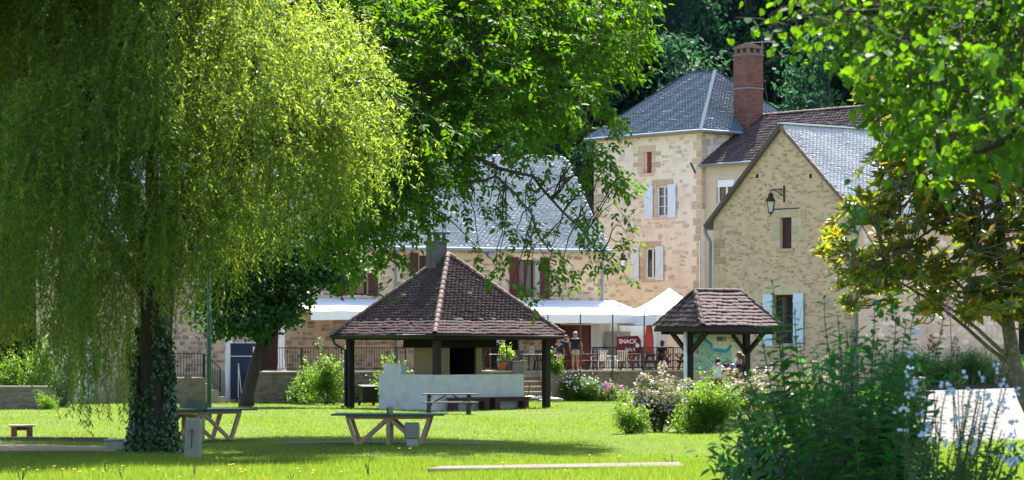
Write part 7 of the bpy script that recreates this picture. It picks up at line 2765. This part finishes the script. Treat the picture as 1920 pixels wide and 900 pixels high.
# ------------------------------------------------------------------ grass and wild flowers
def grass():
    r = np.random.default_rng(55)
    bands = [(49, 62, 240000, .028, .13), (62, 78, 130000, .03, .075), (78, 104, 130000, .042, .07), (104, 131, 80000, .055, .085)]
    Ps, Ls, Ws = [], [], []
    for y0, y1, n, w, h in bands:
        Y = np.sqrt(r.uniform(y0 * y0, y1 * y1, n))
        X = r.uniform(-1, 1, n) * (Y * 985 / F)
        ok = ~((X > 10.5 + (Y - 74) * .115 + r.normal(0, .25, n)) & (Y > 74.6 + .5 * np.sin(X * 1.7) + r.normal(0, .5, n))) & ~((X < -8.8) & (Y > 66.2) & (Y < 73.8 + .0 * X) & (Y < 70.5 + (-9.6 - X) * .24)) & ~((X > -1.6) & (X < 3.4) & (Y > 55.4 + (X + 1.5) * .24) & (Y < 56.6 + (X + 1.5) * .41))
        ok &= ~((X > -5.7) & (X < -.8) & (Y > 72.2) & (Y < 74.6))
        for cx_, cy_, rad_ in ((p1.x, p1.y, 2.2), (p2.x, p2.y, 2.0), (-2.5, 107, 2.0)):
            ok &= ~((np.hypot((X - cx_) / 1.3, Y - cy_) < rad_) & (r.random(len(X)) < .6))
        X, Y = X[ok], Y[ok]
        pat = .75 + .35 * np.sin(X * 1.1 + 2 * np.sin(Y * .3)) * np.sin(Y * .45 + 1.5 * np.sin(X * .5)) + r.exponential(.18, len(X))
        Ps.append(np.stack([X, Y, hgt(X, Y) - .01], 1))
        Ls.append(h * np.clip(pat, .3, 2.2) * r.uniform(.6, 1.2, len(X)))
        Ws.append(np.full(len(X), w) * r.uniform(.5, 1.1, len(X)))
    P, L, Wd = np.concatenate(Ps), np.concatenate(Ls), np.concatenate(Ws)
    n = len(P)
    D = nrm(r.normal(0, .38, (n, 3)) * np.array([1, 1, 0]) + np.array([0, 0, 1.]))
    N = nrm(r.normal(size=(n, 3)) * np.array([1, 1, .1]))
    S = nrm(np.cross(D, N))
    scatter(None, 'grass', 'grass', BLADE, P, S * (Wd * .45)[:, None], D * L[:, None], np.cross(S, D), M['lf_grass'])
    # yellow wild flowers and tall weeds along the bottom
    n = 36
    xs = np.concatenate([r.uniform(0, 640, 22), r.uniform(560, 1240, 6), r.uniform(70, 160, 8)])
    ys = np.concatenate([r.uniform(897, 912, 22), r.uniform(855, 905, 6), r.uniform(790, 800, 8)])
    pp = (ys - HY) / CH
    C = np.stack([(xs - CX) / pp, F / pp, np.zeros(n)], 1)
    C[:, 2] = hgt(C[:, 0], C[:, 1])
    hh = r.uniform(.12, .3, n)
    hd = C + np.stack([r.normal(0, .03, n), r.normal(0, .03, n), hh], 1)
    P, D, N = [], [], []
    for c in hd:
        for k in range(8):
            a = k * .785
            P.append(c); D.append((math.cos(a), math.sin(a), .5)); N.append((0, -.4, 1))
    leaves(None, np.array(P), np.array(D), np.array(N, float), .032, .022, M['fl_yellow'], LEAF_Q, 'yellow_wildflowers')
    mb = MB()
    for a, b in zip(C, hd): mb.tube([a.tolist(), b.tolist()], .004, 3, False)
    setp(mb.build('wildflower_stalks', M['lf_grass']), kind='stuff')
    for k, (px, py, h, lab) in enumerate(((42, 905, .42, 'tall yellow-tipped weed at the lower left corner of the lawn'), (200, 893, .32, 'thin grassy weed in the shaded grass, lower left'), (365, 900, .35, 'wiry weed in the grass below the tap pillar'), (695, 866, .3, 'pale sprig of weed below the middle table'), (690, 892, .25, 'small leafy weed beside the raised footpath'), (230, 905, .3, 'pale weed sprig at the bottom edge'), (545, 905, .28, 'white tipped weed at the bottom edge, left of the footpath'), (1260, 875, .25, 'small leafy weed at the right end of the footpath'))):
        ppm = (py - HY) / CH
        b = np.array([(px - CX) / ppm, F / ppm, 0])
        rr = np.random.default_rng(k)
        st = []
        for q in range(4):
            e = b + np.array([rr.normal(0, .08), rr.normal(0, .06), h * rr.uniform(.6, 1.1)])
            st.append([b + rr.normal(0, .015, 3) * np.array([1, 1, 0]), (b + e) / 2, e])
        leafy_stems('tall_weed', lab, 'weed', b, st, rr, M['lf_shrub'], .06, .22, .035, 0, LEAF_Q)


grass()
